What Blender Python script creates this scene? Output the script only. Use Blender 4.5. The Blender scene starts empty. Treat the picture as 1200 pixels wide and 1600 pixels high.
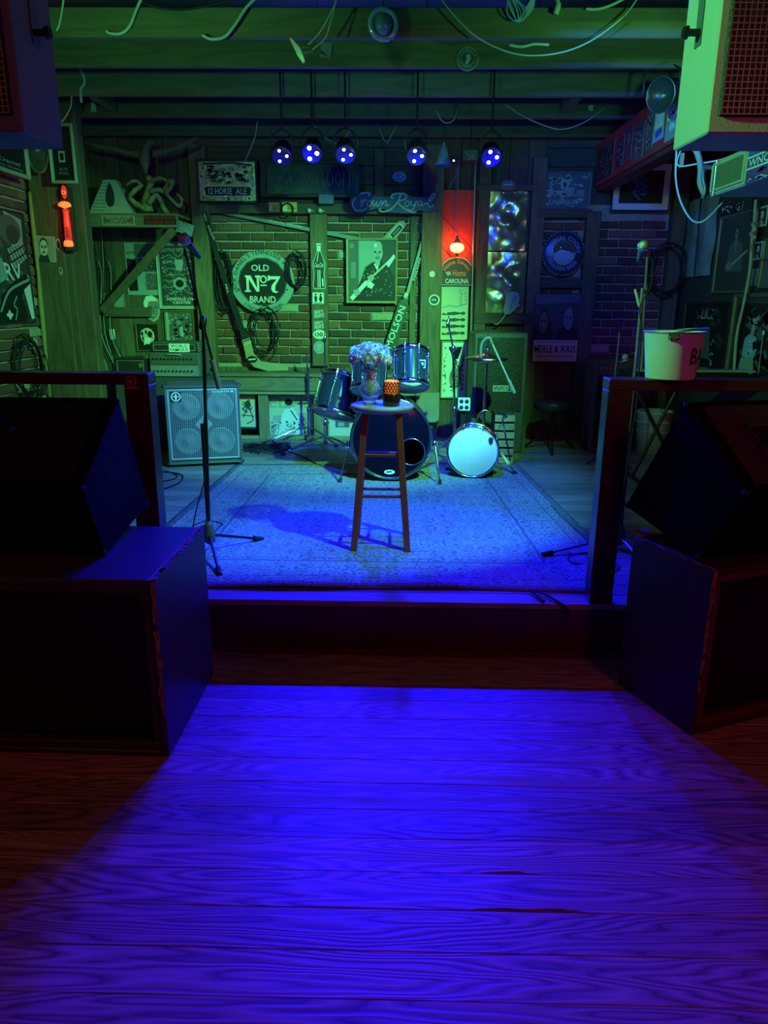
import bpy, bmesh, math, random
from mathutils import Vector, Matrix
random.seed(7)
R = random.Random(11)
SC = bpy.context.scene
C = SC.collection
rad = math.radians

# ---------------------------------------------------------------- camera
FPX = 1150.0
PITCH, YAW, ROLL = rad(16.0), rad(1.0), 0.0075
EYE = Vector((0.0, 0.0, 1.5))
fwd = Vector((-math.sin(YAW) * math.cos(PITCH), math.cos(YAW) * math.cos(PITCH), -math.sin(PITCH)))
rt0 = Vector((math.cos(YAW), math.sin(YAW), 0))
up0 = rt0.cross(fwd)
rgt = rt0 * math.cos(ROLL) + up0 * math.sin(ROLL)
upv = up0 * math.cos(ROLL) - rt0 * math.sin(ROLL)
cd = bpy.data.cameras.new('camera')
cam = bpy.data.objects.new('camera', cd)
C.objects.link(cam)
cd.sensor_fit = 'HORIZONTAL'; cd.sensor_width = 36; cd.lens = 36 * FPX / 1200
cd.clip_start = 0.05; cd.clip_end = 60
cam.matrix_world = Matrix(((rgt.x, upv.x, -fwd.x, EYE.x), (rgt.y, upv.y, -fwd.y, EYE.y), (rgt.z, upv.z, -fwd.z, EYE.z), (0, 0, 0, 1)))
SC.camera = cam

def ray(px, py):
    return fwd + rgt * ((px - 600) / FPX) + upv * ((800 - py) / FPX)
def at(px, py, Y):
    d = ray(px, py); return EYE + d * ((Y - EYE.y) / d.y)
def atz(px, py, z):
    d = ray(px, py); return EYE + d * ((z - EYE.z) / d.z)
def atx(px, py, X):
    d = ray(px, py); return EYE + d * ((X - EYE.x) / d.x)

# ---------------------------------------------------------------- world, exposure, lights
W = bpy.data.worlds.new('world'); SC.world = W; W.use_nodes = True
W.node_tree.nodes['Background'].inputs[0].default_value = (0.02, 0.04, 0.10, 1)
W.node_tree.nodes['Background'].inputs[1].default_value = 0.05
SC.view_settings.view_transform = 'Standard'; SC.view_settings.look = 'None'
SC.view_settings.gamma = 1; SC.view_settings.exposure = 0.0
SC.view_settings.use_curve_mapping = False

def lamp(kind, name, loc, target, energy, color, radius=0.03, angle=60, blend=0.3, size=1.0):
    l = bpy.data.lights.new(name, kind); l.energy = energy; l.color = color
    if kind == 'SPOT':
        l.spot_size = rad(angle); l.spot_blend = blend; l.shadow_soft_size = radius
    elif kind == 'POINT': l.shadow_soft_size = radius
    else: l.size = size
    o = bpy.data.objects.new(name, l); C.objects.link(o); o.location = loc
    if target is not None:
        o.rotation_euler = (Vector(target) - Vector(loc)).to_track_quat('-Z', 'Y').to_euler()
    return o
GREEN, BLUE, RED = (0.13, 1.0, 0.25), (0.006, 0.002, 1.0), (1.0, 0.12, 0.10)
# coloured stage lights and added fill spots, unseen beside and above the stage front
lamp('SPOT', 'green_light_right', (0.95, 3.0, 2.72), (-0.75, 6.9, 0.52), 860, GREEN, 0.02, 51, 0.60)
lamp('SPOT', 'green_fill_left_wall', (0.85, 2.9, 2.7), (-2.6, 6.1, 1.5), 330, GREEN, 0.03, 32, 0.7)  # added spot that carries the green on to the left wall
lamp('SPOT', 'green_fill_floor', (0.9, 2.9, 2.7), (-0.65, 5.3, 0.3), 190, GREEN, 0.03, 74, 0.4)  # added weaker spot tinting the rug and stage floor green
lamp('SPOT', 'green_light_left', (-0.95, 2.35, 2.62), (1.9, 3.75, 2.0), 230, GREEN, 0.03, 62, 0.5)
lamp('SPOT', 'green_light_joists_left', (-1.3, 3.25, 2.45), (-1.15, 4.4, 2.95), 32, GREEN, 0.04, 96, 0.6)
lamp('SPOT', 'green_light_joists_right', (1.25, 3.35, 2.45), (1.15, 4.4, 2.95), 30, GREEN, 0.04, 96, 0.6)
lamp('SPOT', 'blue_light_front', (0.1, 3.95, 2.6), (-0.35, 4.85, 0.25), 620, (0.006, 0.05, 1.0), 0.05, 84, 0.6)
lamp('SPOT', 'blue_fill_back_right', (0.55, 2.2, 2.7), (1.9, 6.9, 2.15), 260, (0.01, 0.04, 1.0), 0.04, 30, 0.6)  # added spot standing in for LED blue on the rear right frame
lamp('AREA', 'red_room_light_right', (2.1, -0.3, 2.6), (0.9, 3.0, 0.4), 12, (1.0, 0.09, 0.20), size=0.5)
lamp('AREA', 'red_room_light_left', (-2.2, 0.2, 2.7), (-0.6, 1.8, 0), 3.5, (1.0, 0.25, 0.08), size=0.5)

# ---------------------------------------------------------------- materials
MC = {}
def rgba(c): return (c[0], c[1], c[2], 1)
def M(name, col=(.5, .5, .5), rough=.6, metal=0.0, ns=18, na=.25, bump=.15, emit=None, es=1.0, trans=0, ior=1.45, coat=0):
    if name in MC: return MC[name]
    m = bpy.data.materials.new(name); m.use_nodes = True; MC[name] = m
    nt = m.node_tree; b = nt.nodes['Principled BSDF']
    tc = nt.nodes.new('ShaderNodeTexCoord'); nz = nt.nodes.new('ShaderNodeTexNoise')
    nz.inputs['Scale'].default_value = ns; nz.inputs['Detail'].default_value = 4
    nt.links.new(tc.outputs['Object'], nz.inputs['Vector'])
    mx = nt.nodes.new('ShaderNodeMix'); mx.data_type = 'RGBA'
    mx.inputs[6].default_value = rgba([max(0, x * (1 - na)) for x in col]); mx.inputs[7].default_value = rgba([min(1, x * (1 + na)) for x in col])
    nt.links.new(nz.outputs['Fac'], mx.inputs[0]); nt.links.new(mx.outputs[2], b.inputs['Base Color'])
    b.inputs['Roughness'].default_value = rough; b.inputs['Metallic'].default_value = metal
    b.inputs['IOR'].default_value = ior
    if trans: b.inputs['Transmission Weight'].default_value = trans
    if coat: b.inputs['Coat Weight'].default_value = coat; b.inputs['Coat Roughness'].default_value = .15
    if bump:
        bp = nt.nodes.new('ShaderNodeBump'); bp.inputs['Strength'].default_value = bump; bp.inputs['Distance'].default_value = .01
        nt.links.new(nz.outputs['Fac'], bp.inputs['Height']); nt.links.new(bp.outputs[0], b.inputs['Normal'])
    if emit:
        b.inputs['Emission Color'].default_value = rgba(emit); b.inputs['Emission Strength'].default_value = es
    return m

def wood(name, light, dark, along='X', rough=.5, grain=9.0, stretch=7.0, fine=.35, bump=.2, lines=14.0, contrast=1.0):
    """board wood: cathedral grain contours plus fine streaks, different on every board"""
    if name in MC: return MC[name]
    m = bpy.data.materials.new(name); m.use_nodes = True; MC[name] = m
    nt = m.node_tree; b = nt.nodes['Principled BSDF']; N = nt.nodes.new; L = nt.links.new
    tc = N('ShaderNodeTexCoord'); oi = N('ShaderNodeObjectInfo')
    mu = N('ShaderNodeMath'); mu.operation = 'MULTIPLY'; mu.inputs[1].default_value = 57.3; L(oi.outputs['Random'], mu.inputs[0])
    ad = N('ShaderNodeVectorMath'); ad.operation = 'ADD'; L(tc.outputs['Object'], ad.inputs[0]); L(mu.outputs[0], ad.inputs[1])
    mp = N('ShaderNodeMapping'); s = {'X': (1, stretch, stretch), 'Y': (stretch, 1, stretch), 'Z': (stretch, stretch, 1)}[along]
    mp.inputs['Scale'].default_value = s; L(ad.outputs[0], mp.inputs[0])
    n1 = N('ShaderNodeTexNoise'); n1.inputs['Scale'].default_value = grain / 6; n1.inputs['Detail'].default_value = 2.5; n1.inputs['Roughness'].default_value = .42; L(mp.outputs[0], n1.inputs['Vector'])
    m1 = N('ShaderNodeMath'); m1.operation = 'MULTIPLY'; m1.inputs[1].default_value = lines; L(n1.outputs['Fac'], m1.inputs[0])
    fr = N('ShaderNodeMath'); fr.operation = 'FRACT'; L(m1.outputs[0], fr.inputs[0])
    rp = N('ShaderNodeValToRGB'); e = rp.color_ramp.elements
    e[0].position = 0; e[0].color = (0, 0, 0, 1); e[1].position = .55; e[1].color = (1, 1, 1, 1)
    e2 = rp.color_ramp.elements.new(1.0); e2.color = (.35, .35, .35, 1); L(fr.outputs[0], rp.inputs[0])
    mp2 = N('ShaderNodeMapping'); k = 14; s2 = {'X': (1, k, k), 'Y': (k, 1, k), 'Z': (k, k, 1)}[along]
    mp2.inputs['Scale'].default_value = s2; L(ad.outputs[0], mp2.inputs[0])
    n2 = N('ShaderNodeTexNoise'); n2.inputs['Scale'].default_value = 9; n2.inputs['Detail'].default_value = 4; L(mp2.outputs[0], n2.inputs['Vector'])
    mixf = N('ShaderNodeMix'); mixf.data_type = 'FLOAT'; mixf.inputs[0].default_value = fine; L(rp.outputs[0], mixf.inputs[2]); L(n2.outputs['Fac'], mixf.inputs[3])
    mx = N('ShaderNodeMix'); mx.data_type = 'RGBA'; mx.inputs[6].default_value = rgba(dark); mx.inputs[7].default_value = rgba(light); L(mixf.outputs[0], mx.inputs[0])
    hs = N('ShaderNodeHueSaturation'); L(mx.outputs[2], hs.inputs['Color'])
    mr = N('ShaderNodeMapRange'); mr.inputs['To Min'].default_value = 1 - .3 * contrast; mr.inputs['To Max'].default_value = 1 + .2 * contrast; L(oi.outputs['Random'], mr.inputs[0]); L(mr.outputs[0], hs.inputs['Value'])
    L(hs.outputs[0], b.inputs['Base Color']); b.inputs['Roughness'].default_value = rough
    bp = N('ShaderNodeBump'); bp.inputs['Strength'].default_value = bump; bp.inputs['Distance'].default_value = .004; L(mixf.outputs[0], bp.inputs['Height']); L(bp.outputs[0], b.inputs['Normal'])
    return m

# ---------------------------------------------------------------- mesh builder
class MB:
    def __init__(s, M_=None): s.v = []; s.f = []; s.sm = []; s.mi = []; s.M = M_ or Matrix(); s.m = 0
    def add(s, vs, fs, smooth=False):
        b = len(s.v); s.v += [s.M @ Vector(v) for v in vs]
        for f in fs: s.f.append([i + b for i in f]); s.sm.append(smooth); s.mi.append(s.m)
        return s
    def box(s, c, size, R_=None, taper=1.0):
        hx, hy, hz = [x / 2 for x in size]
        vs = [Vector((x * hx * (taper if z > 0 else 1), y * hy * (taper if z > 0 else 1), z * hz)) for z in (-1, 1) for y in (-1, 1) for x in (-1, 1)]
        if R_ is not None: vs = [R_ @ v for v in vs]
        vs = [v + Vector(c) for v in vs]
        return s.add(vs, [(0, 2, 3, 1), (4, 5, 7, 6), (0, 1, 5, 4), (2, 6, 7, 3), (0, 4, 6, 2), (1, 3, 7, 5)])
    def bb(s, a, b):
        return s.box([(a[i] + b[i]) / 2 for i in range(3)], [abs(b[i] - a[i]) for i in range(3)])
    def cyl(s, p0, p1, r0, r1=None, n=12, cap=True):
        if r1 is None: r1 = r0
        p0 = Vector(p0); p1 = Vector(p1); d = (p1 - p0).normalized()
        a = d.orthogonal().normalized(); b = d.cross(a)
        vs = []
        for p, r in ((p0, r0), (p1, r1)):
            vs += [p + a * (r * math.cos(2 * math.pi * i / n)) + b * (r * math.sin(2 * math.pi * i / n)) for i in range(n)]
        s.add(vs, [(i, (i + 1) % n, n + (i + 1) % n, n + i) for i in range(n)], True)
        if cap:
            s.add(vs[:n], [tuple(reversed(range(n)))]); s.add(vs[n:], [tuple(range(n))])
        return s
    def tube(s, pts, r, n=6, cap=True):
        pts = [Vector(p) for p in pts]; k = len(pts); vs = []
        rs = r if isinstance(r, (list, tuple)) else [r] * k
        a = None
        for i, p in enumerate(pts):
            d = (pts[min(i + 1, k - 1)] - pts[max(i - 1, 0)])
            if d.length < 1e-9: d = Vector((0, 0, 1))
            d.normalize()
            a = d.orthogonal().normalized() if a is None else (a - d * a.dot(d))
            if a.length < 1e-6: a = d.orthogonal()
            a.normalize(); b = d.cross(a)
            vs += [p + a * (rs[i] * math.cos(2 * math.pi * j / n)) + b * (rs[i] * math.sin(2 * math.pi * j / n)) for j in range(n)]
        fs = [(i * n + j, i * n + (j + 1) % n, (i + 1) * n + (j + 1) % n, (i + 1) * n + j) for i in range(k - 1) for j in range(n)]
        if cap: fs += [tuple(reversed(range(n))), tuple(range((k - 1) * n, k * n))]
        return s.add(vs, fs, True)
    def lathe(s, prof, c, axis=(0, 0, 1), n=24, smooth=True):
        d = Vector(axis).normalized(); a = d.orthogonal().normalized(); b = d.cross(a); c = Vector(c); vs = []
        for r, h in prof:
            vs += [c + d * h + a * (r * math.cos(2 * math.pi * j / n)) + b * (r * math.sin(2 * math.pi * j / n)) for j in range(n)]
        k = len(prof)
        fs = [(i * n + j, i * n + (j + 1) % n, (i + 1) * n + (j + 1) % n, (i + 1) * n + j) for i in range(k - 1) for j in range(n)]
        if prof[0][0] > 1e-4: fs.append(tuple(reversed(range(n))))
        if prof[-1][0] > 1e-4: fs.append(tuple(range((k - 1) * n, k * n)))
        return s.add(vs, fs, smooth)
    def open_lathe(s, prof, c, axis=(0, 0, 1), n=24):
        d = Vector(axis).normalized(); a = d.orthogonal().normalized(); b = d.cross(a); c = Vector(c); vs = []
        for r, h in prof:
            vs += [c + d * h + a * (r * math.cos(2 * math.pi * j / n)) + b * (r * math.sin(2 * math.pi * j / n)) for j in range(n)]
        return s.add(vs, [(i * n + j, i * n + (j + 1) % n, (i + 1) * n + (j + 1) % n, (i + 1) * n + j) for i in range(len(prof) - 1) for j in range(n)], True)
    def torus(s, c, axis, R0, r, n=24, m=6):
        d = Vector(axis).normalized(); a = d.orthogonal().normalized(); b = d.cross(a); c = Vector(c)
        pts = [c + a * (R0 * math.cos(2 * math.pi * i / n)) + b * (R0 * math.sin(2 * math.pi * i / n)) for i in range(n)]
        vs = []
        for i in range(n):
            e = (pts[i] - c).normalized()
            vs += [pts[i] + e * (r * math.cos(2 * math.pi * j / m)) + d * (r * math.sin(2 * math.pi * j / m)) for j in range(m)]
        return s.add(vs, [(i * m + j, i * m + (j + 1) % m, ((i + 1) % n) * m + (j + 1) % m, ((i + 1) % n) * m + j) for i in range(n) for j in range(m)], True)
    def ball(s, c, r, n=12, m=8, jit=0):
        rx, ry, rz = (r, r, r) if not isinstance(r, (tuple, list)) else r
        vs = [Vector(c) + Vector((0, 0, -rz))]
        for i in range(1, m):
            t = math.pi * i / m - math.pi / 2
            for j in range(n):
                q = 1 + (R.uniform(-jit, jit) if jit else 0)
                vs.append(Vector(c) + Vector((rx * math.cos(t) * math.cos(2 * math.pi * j / n), ry * math.cos(t) * math.sin(2 * math.pi * j / n), rz * math.sin(t))) * q if not jit else
                          Vector(c) + Vector((rx * math.cos(t) * math.cos(2 * math.pi * j / n) * q, ry * math.cos(t) * math.sin(2 * math.pi * j / n) * q, rz * math.sin(t) * q)))
        vs.append(Vector(c) + Vector((0, 0, rz))); T = len(vs) - 1
        fs = [(0, 1 + (j + 1) % n, 1 + j) for j in range(n)]
        for i in range(m - 2):
            for j in range(n):
                a = 1 + i * n + j; b = 1 + i * n + (j + 1) % n
                fs.append((a, b, b + n, a + n))
        fs += [(T, 1 + (m - 2) * n + j, 1 + (m - 2) * n + (j + 1) % n) for j in range(n)]
        return s.add(vs, fs, True)
    def prism(s, poly, O, U, V, N, th):
        """poly in metres along U, V from O, extruded th along N"""
        O = Vector(O); U = Vector(U).normalized(); V = Vector(V).normalized(); N = Vector(N).normalized()
        k = len(poly)
        a = [O + U * p[0] + V * p[1] for p in poly]; b = [p + N * th for p in a]
        return s.add(a + b, [tuple(reversed(range(k))), tuple(range(k, 2 * k))] + [(i, (i + 1) % k, k + (i + 1) % k, k + i) for i in range(k)])
    def mesh(s, name, mats, off=Vector()):
        me = bpy.data.meshes.new(name); me.from_pydata([v - off for v in s.v], [], s.f)
        for m in (mats if isinstance(mats, (list, tuple)) else [mats]): me.materials.append(m)
        me.polygons.foreach_set('use_smooth', s.sm); me.polygons.foreach_set('material_index', s.mi); me.update()
        bm = bmesh.new(); bm.from_mesh(me); bmesh.ops.recalc_face_normals(bm, faces=bm.faces); bm.to_mesh(me); bm.free()
        return me
    def build(s, name, mats, parent=None, bevel=0, loc=None, segs=1):
        off = wloc(parent) if parent is not None else (Vector(loc) if loc is not None else base_of(s.v))
        o = bpy.data.objects.new(name, s.mesh(name, mats, off)); C.objects.link(o)
        if parent is not None: o.parent = parent
        else: o.location = off
        if bevel:
            b = o.modifiers.new('bevel', 'BEVEL'); b.width = bevel; b.segments = segs; b.limit_method = 'ANGLE'; b.angle_limit = rad(40)
        return o
def wloc(o):
    v = Vector()
    while o is not None: v += o.location; o = o.parent
    return v
def base_of(vs):
    lo = [min(v[i] for v in vs) for i in range(3)]; hi = [max(v[i] for v in vs) for i in range(3)]
    return Vector(((lo[0] + hi[0]) / 2, (lo[1] + hi[1]) / 2, lo[2]))

def thing(name, label, cat, loc, group=None):
    o = bpy.data.objects.new(name, None); C.objects.link(o); o.location = loc; o.empty_display_size = .1
    o['label'] = label; o['category'] = cat
    if group: o['group'] = group
    return o
def tag(o, label, cat, group=None, kind=None):
    o['label'] = label; o['category'] = cat
    if group: o['group'] = group
    if kind: o['kind'] = kind
    return o
def struct(o): o['kind'] = 'structure'; return o
def dup(root, loc, label=None, parent=None):
    r = root.copy(); C.objects.link(r); r.location = loc
    if parent is not None: r.parent = parent
    if label: r['label'] = label
    for ch in list(root.children):
        c = ch.copy(); C.objects.link(c); c.parent = r
        for g in ch.children:
            d = g.copy(); C.objects.link(d); d.parent = c
    return r
def spline(pts, k=6):
    pts = [Vector(p) for p in pts]; P = [pts[0] * 2 - pts[1]] + pts + [pts[-1] * 2 - pts[-2]]; out = []
    for i in range(1, len(P) - 2):
        for j in range(k):
            t = j / k; a, b, c, d = P[i - 1], P[i], P[i + 1], P[i + 2]
            out.append(.5 * ((2 * b) + (c - a) * t + (2 * a - 5 * b + 4 * c - d) * t * t + (3 * b - a - 3 * c + d) * t ** 3))
    out.append(pts[-1]); return out
def cable(label, pts, r, mat, name='cable', group=None, k=6, cat='cable'):
    return tag(MB().tube(spline(pts, k), r, 6).build(name, mat), label, cat, group)

# ---------------------------------------------------------------- flat print (drawn with shapes on real plates)
TX = {}
def glyphs(t):
    if t in TX: return TX[t]
    cu = bpy.data.curves.new('lettering', 'FONT'); cu.body = t; cu.resolution_u = 2; cu.size = 1; cu.offset = .012
    o = bpy.data.objects.new('lettering', cu); C.objects.link(o)
    me = bpy.data.meshes.new_from_object(o)
    vs = [(v.co.x, v.co.y) for v in me.vertices]; fs = [tuple(p.vertices) for p in me.polygons]
    bpy.data.objects.remove(o); bpy.data.curves.remove(cu); bpy.data.meshes.remove(me)
    if not vs: vs = [(0, 0), (.3, 0), (0, .7)]; fs = []
    x0 = min(v[0] for v in vs); x1 = max(v[0] for v in vs); y0 = min(v[1] for v in vs); y1 = max(v[1] for v in vs)
    TX[t] = (vs, fs, x0, y0, x1, y1); return TX[t]
PAL = {'k': (.012, .012, .012), 'd': (.05, .05, .055), 'D': (.11, .11, .115), 'g': (.22, .22, .22), 'G': (.4, .4, .4), 'w': (.78, .78, .74), 'c': (.62, .58, .42),
       'r': (.7, .05, .03), 'b': (.05, .10, .45), 'B': (.30, .42, .7), 'y': (.8, .55, .1), 'o': (.8, .25, .06), 't': (.28, .38, .36), 'p': (.35, .05, .1), 'n': (.2, .12, .07), 'v': (.09, .05, .3)}
def pm(c): return M('print_' + ('light_' if c.islower() else 'deep_') + c, PAL[c], .55, 0, 60, .12, .03)
class Fr:
    """a flat rectangle: O top-left corner, U to the right, V downward, N to the viewer; W wide, H high"""
    def __init__(s, O, U, V, N, W_, H_): s.O = Vector(O); s.U = Vector(U).normalized(); s.V = Vector(V).normalized(); s.N = Vector(N).normalized(); s.W = W_; s.H = H_
    def pt(s, x, y, n=0): return s.O + s.U * x + s.V * y + s.N * n
    def inset(s, m, n=0): return Fr(s.pt(m, m, n), s.U, s.V, s.N, s.W - 2 * m, s.H - 2 * m)
    def lift(s, n): return Fr(s.pt(0, 0, n), s.U, s.V, s.N, s.W, s.H)
    def mid(s): return s.pt(s.W / 2, s.H / 2)
    def base(s): return s.pt(s.W / 2, s.H)
def fb(x0, y0, x1, y1, Y, rot=0):
    """rectangle facing the room on a wall plane at depth Y, given by its outline in the photograph"""
    ym = (y0 + y1) / 2; xm = (x0 + x1) / 2
    a = at(x0, ym, Y); b = at(x1, ym, Y); t = at(xm, y0, Y); u = at(xm, y1, Y)
    f = Fr((a.x, Y, t.z), (1, 0, 0), (0, 0, -1), (0, -1, 0), b.x - a.x, t.z - u.z)
    if rot:
        q = Matrix.Rotation(rad(rot), 3, 'Y'); m = f.mid()
        f.U = q @ f.U; f.V = q @ f.V; f.O = m - f.U * f.W / 2 - f.V * f.H / 2
    return f
def fs(x0, y0, x1, y1, X):
    """the same on a side wall at X"""
    ym = (y0 + y1) / 2; xm = (x0 + x1) / 2
    a = atx(x0, ym, X); b = atx(x1, ym, X); t = atx(xm, y0, X); u = atx(xm, y1, X)
    N = (-1, 0, 0) if X > 0 else (1, 0, 0)
    return Fr((X, a.y, t.z), (0, b.y - a.y, 0), (0, 0, -1), N, abs(b.y - a.y), t.z - u.z)
def ell(cx, cy, rx, ry, rot=0, n=14):
    c, s_ = math.cos(rad(rot)), math.sin(rad(rot))
    return [(cx + rx * math.cos(2 * math.pi * i / n) * c - ry * math.sin(2 * math.pi * i / n) * s_, cy + rx * math.cos(2 * math.pi * i / n) * s_ + ry * math.sin(2 * math.pi * i / n) * c) for i in range(n)]
def art(F, layers, parent, name='print', n0=.0008, dn=.0004):
    mb = MB(); cols = []; W_, H_ = F.W, F.H
    for li, l in enumerate(layers):
        k, c = l[0], l[1]
        if c not in cols: cols.append(c)
        mb.m = cols.index(c); n = n0 + dn * li
        if k == 'bg': mb.add([F.pt(0, 0, n), F.pt(W_, 0, n), F.pt(W_, H_, n), F.pt(0, H_, n)], [(0, 1, 2, 3)])
        elif k == 'p': mb.add([F.pt(x * W_, y * H_, n) for x, y in l[2]], [tuple(range(len(l[2])))])
        elif k == 'e':
            q = ell(l[2] * W_, l[3] * H_, l[4] * W_, l[5] * H_ if len(l) < 8 else l[5] * H_, l[6] if len(l) > 6 else 0)
            mb.add([F.pt(x, y, n) for x, y in q], [tuple(range(len(q)))])
        elif k == 's':
            P = [Vector((x * W_, y * H_, 0)) for x, y in l[2]]; w = l[3] * W_ / 2; vs = []
            for i, p in enumerate(P):
                d = (P[min(i + 1, len(P) - 1)] - P[max(i - 1, 0)]).normalized(); q = Vector((-d.y, d.x, 0)) * w
                vs += [F.pt(p.x + q.x, p.y + q.y, n), F.pt(p.x - q.x, p.y - q.y, n)]
            mb.add(vs, [(2 * i, 2 * i + 1, 2 * i + 3, 2 * i + 2) for i in range(len(P) - 1)])
        elif k == 't':
            t, u0, v0, u1, v1 = l[2:7]; sh = l[7] if len(l) > 7 else 0
            vs, fs_, x0, y0, x1, y1 = glyphs(t); o = []
            for x, y in vs:
                a = (x - x0) / (x1 - x0); b = (y - y0) / (y1 - y0)
                o.append(F.pt((u0 + (u1 - u0) * a + sh * (b - .5)) * W_, (v1 + (v0 - v1) * b) * H_, n))
            mb.add(o, fs_)
        elif k == 'tv':   # text running upward
            t, u0, v0, u1, v1 = l[2:7]; vs, fs_, x0, y0, x1, y1 = glyphs(t)
            mb.add([F.pt((u1 + (u0 - u1) * (y - y0) / (y1 - y0)) * W_, (v1 + (v0 - v1) * (x - x0) / (x1 - x0)) * H_, n) for x, y in vs], fs_)
        elif k == 'a':    # text on an arc: centre, radius (fraction of W), from-to degrees clockwise from the top, letter height
            t, cu, cv, r, d0, d1, h = l[2:9]; inner = d1 < d0
            ws = [(.35 if ch == ' ' else (glyphs(ch)[4] - glyphs(ch)[2]) + .14) for ch in t]; tot = sum(ws); acc = 0
            for ch, w in zip(t, ws):
                mid = d0 + (d1 - d0) * (acc + w / 2) / tot; acc += w
                if ch == ' ': continue
                vs, fs_, x0, y0, x1, y1 = glyphs(ch); sx = abs(rad(d1 - d0)) * r * W_ / tot; sy = h * W_ / .72
                an = rad(mid); ro = Vector((math.sin(an), -math.cos(an))); ta = Vector((math.cos(an), math.sin(an)))
                if inner: ro = -ro; ta = -ta
                base = Vector((cu * W_, cv * H_)) + Vector((math.sin(an), -math.cos(an))) * r * W_
                o = []
                for x, y in vs:
                    p = base + ta * ((x - (x0 + x1) / 2) * sx) + ro * ((y - .36) * sy)
                    o.append(F.pt(p.x, p.y, n))
                mb.add(o, fs_)
        elif k == 'n':    # many small marks: colour, count, size u, size v, seed, region
            cnt, su, sv, sd = l[2:6]; reg = l[6] if len(l) > 6 else (0, 0, 1, 1); rr = random.Random(sd)
            for _ in range(cnt):
                u = rr.uniform(reg[0] + su / 2, reg[2] - su / 2); v = rr.uniform(reg[1] + sv / 2, reg[3] - sv / 2); a = rr.uniform(.3, 1) * su / 2; b = rr.uniform(.3, 1) * sv / 2
                q = [(u - a, v), (u, v - b), (u + a, v + b * .3), (u + a * .2, v + b)]
                mb.add([F.pt(x * W_, y * H_, n) for x, y in q], [(0, 1, 2, 3)])
    o = mb.build(name, [pm(c) for c in cols], parent)
    return o
def face(cu, cv, r, skin='G', dark='k', asp=1.0, hair=True):
    """head and face, r the half height"""
    a = r * asp * .76; L = []
    if hair: L.append(('e', dark, cu, cv - r * .18, a * 1.15, r * 1.05))
    L += [('e', skin, cu, cv, a, r * .95), ('e', dark, cu - a * .4, cv - r * .1, a * .27, r * .13), ('e', dark, cu + a * .4, cv - r * .1, a * .27, r * .13),
          ('s', dark, [(cu - a * .65, cv - r * .28), (cu - a * .2, cv - r * .3)], a * .14), ('s', dark, [(cu + a * .2, cv - r * .3), (cu + a * .65, cv - r * .28)], a * .14),
          ('p', 'g', [(cu, cv - r * .05), (cu + a * .22, cv + r * .28), (cu - a * .1, cv + r * .3)]), ('e', dark, cu, cv + r * .52, a * .42, r * .14), ('s', 'w', [(cu - a * .25, cv + r * .5), (cu + a * .25, cv + r * .5)], a * .08)]
    return L
def ring(mb, F, w, th, n0=0.0):
    """picture moulding around F, w wide, th deep"""
    def lp(m, n): return [F.pt(m, m, n), F.pt(F.W - m, m, n), F.pt(F.W - m, F.H - m, n), F.pt(m, F.H - m, n)]
    loops = [lp(0, n0), lp(0, n0 + th * .8), lp(w * .25, n0 + th), lp(w * .75, n0 + th * .85), lp(w, n0 + th * .5), lp(w, n0)]
    vs = [p for l in loops for p in l]
    mb.add(vs, [(i * 4 + j, i * 4 + (j + 1) % 4, ((i + 1) % 6) * 4 + (j + 1) % 4, ((i + 1) % 6) * 4 + j) for i in range(6) for j in range(4)])
def framed(name, label, F, layers, fw=.02, th=.02, fmat=None, cat='picture', group=None, mount=0, glass=False):
    t = thing(name, label, cat, F.base(), group)
    mb = MB(); ring(mb, F, fw, th); mb.build('frame', fmat or M('black_frame', (.03, .03, .03), .35), t)
    G = F.inset(fw * .95, th * .25)
    MB().add([G.pt(0, 0, -.004), G.pt(G.W, 0, -.004), G.pt(G.W, G.H, -.004), G.pt(0, G.H, -.004)], [(0, 1, 2, 3)]).build('backing_board', M('backing', (.2, .15, .1), .8), t)
    if mount:
        art(G, [('bg', 'w' if mount > 0 else 'd')], t, 'mount'); G = G.inset(abs(mount), .001)
    art(G, layers, t)
    return t
def sheet(name, label, F, layers, cat='poster', group=None, th=.003, mat=None):
    """paper or plate with its own thickness"""
    t = thing(name, label, cat, F.base(), group)
    mb = MB(); mb.prism([(0, 0), (F.W, 0), (F.W, F.H), (0, F.H)], F.O, F.U, F.V, F.N, th); mb.build('backing', mat or M('paper', (.5, .48, .42), .8), t)
    art(F.lift(th), layers, t)
    return t
# ================================================================ SETTING
floor_wood = wood('floor_wood', (.46, .33, .27), (.075, .038, .03), 'X', .42, 4.6, 10, .22, .25, 26)
deck_wood = wood('deck_wood', (.33, .30, .24), (.12, .10, .08), 'X', .5, 6, 9, .45, .2, 9)
joist_wood = wood('joist_wood', (.20, .155, .085), (.10, .075, .04), 'X', .7, 5, 7, .5, .3, 7)
post_wood = wood('post_wood', (.22, .17, .09), (.09, .065, .035), 'Z', .7, 6, 8, .5, .35, 8)
rail_wood = wood('wall_board_wood', (.17, .13, .08), (.07, .05, .03), 'Z', .75, 6, 8, .5, .3, 8)
hboard_wood = wood('horizontal_board_wood', (.13, .10, .07), (.06, .045, .03), 'X', .75, 6, 8, .5, .3, 8)
ledge_wood = wood('ledge_wood', (.36, .29, .15), (.17, .13, .07), 'X', .65, 6, 8, .5, .3, 8)
blackwood = wood('black_wood', (.03, .026, .022), (.012, .01, .008), 'X', .5, 6, 8, .5, .2, 8)
maroon = M('maroon_paint', (.06, .012, .014), .38, 0, 14, .35, .12, coat=.2)
SZ = atz(640, 940, 0.25).z
ZS = 0.253                       # stage height
YE = 2.95                        # front edge of the stage
XL, XR, YB = -2.85, 2.52, 7.0

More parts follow.
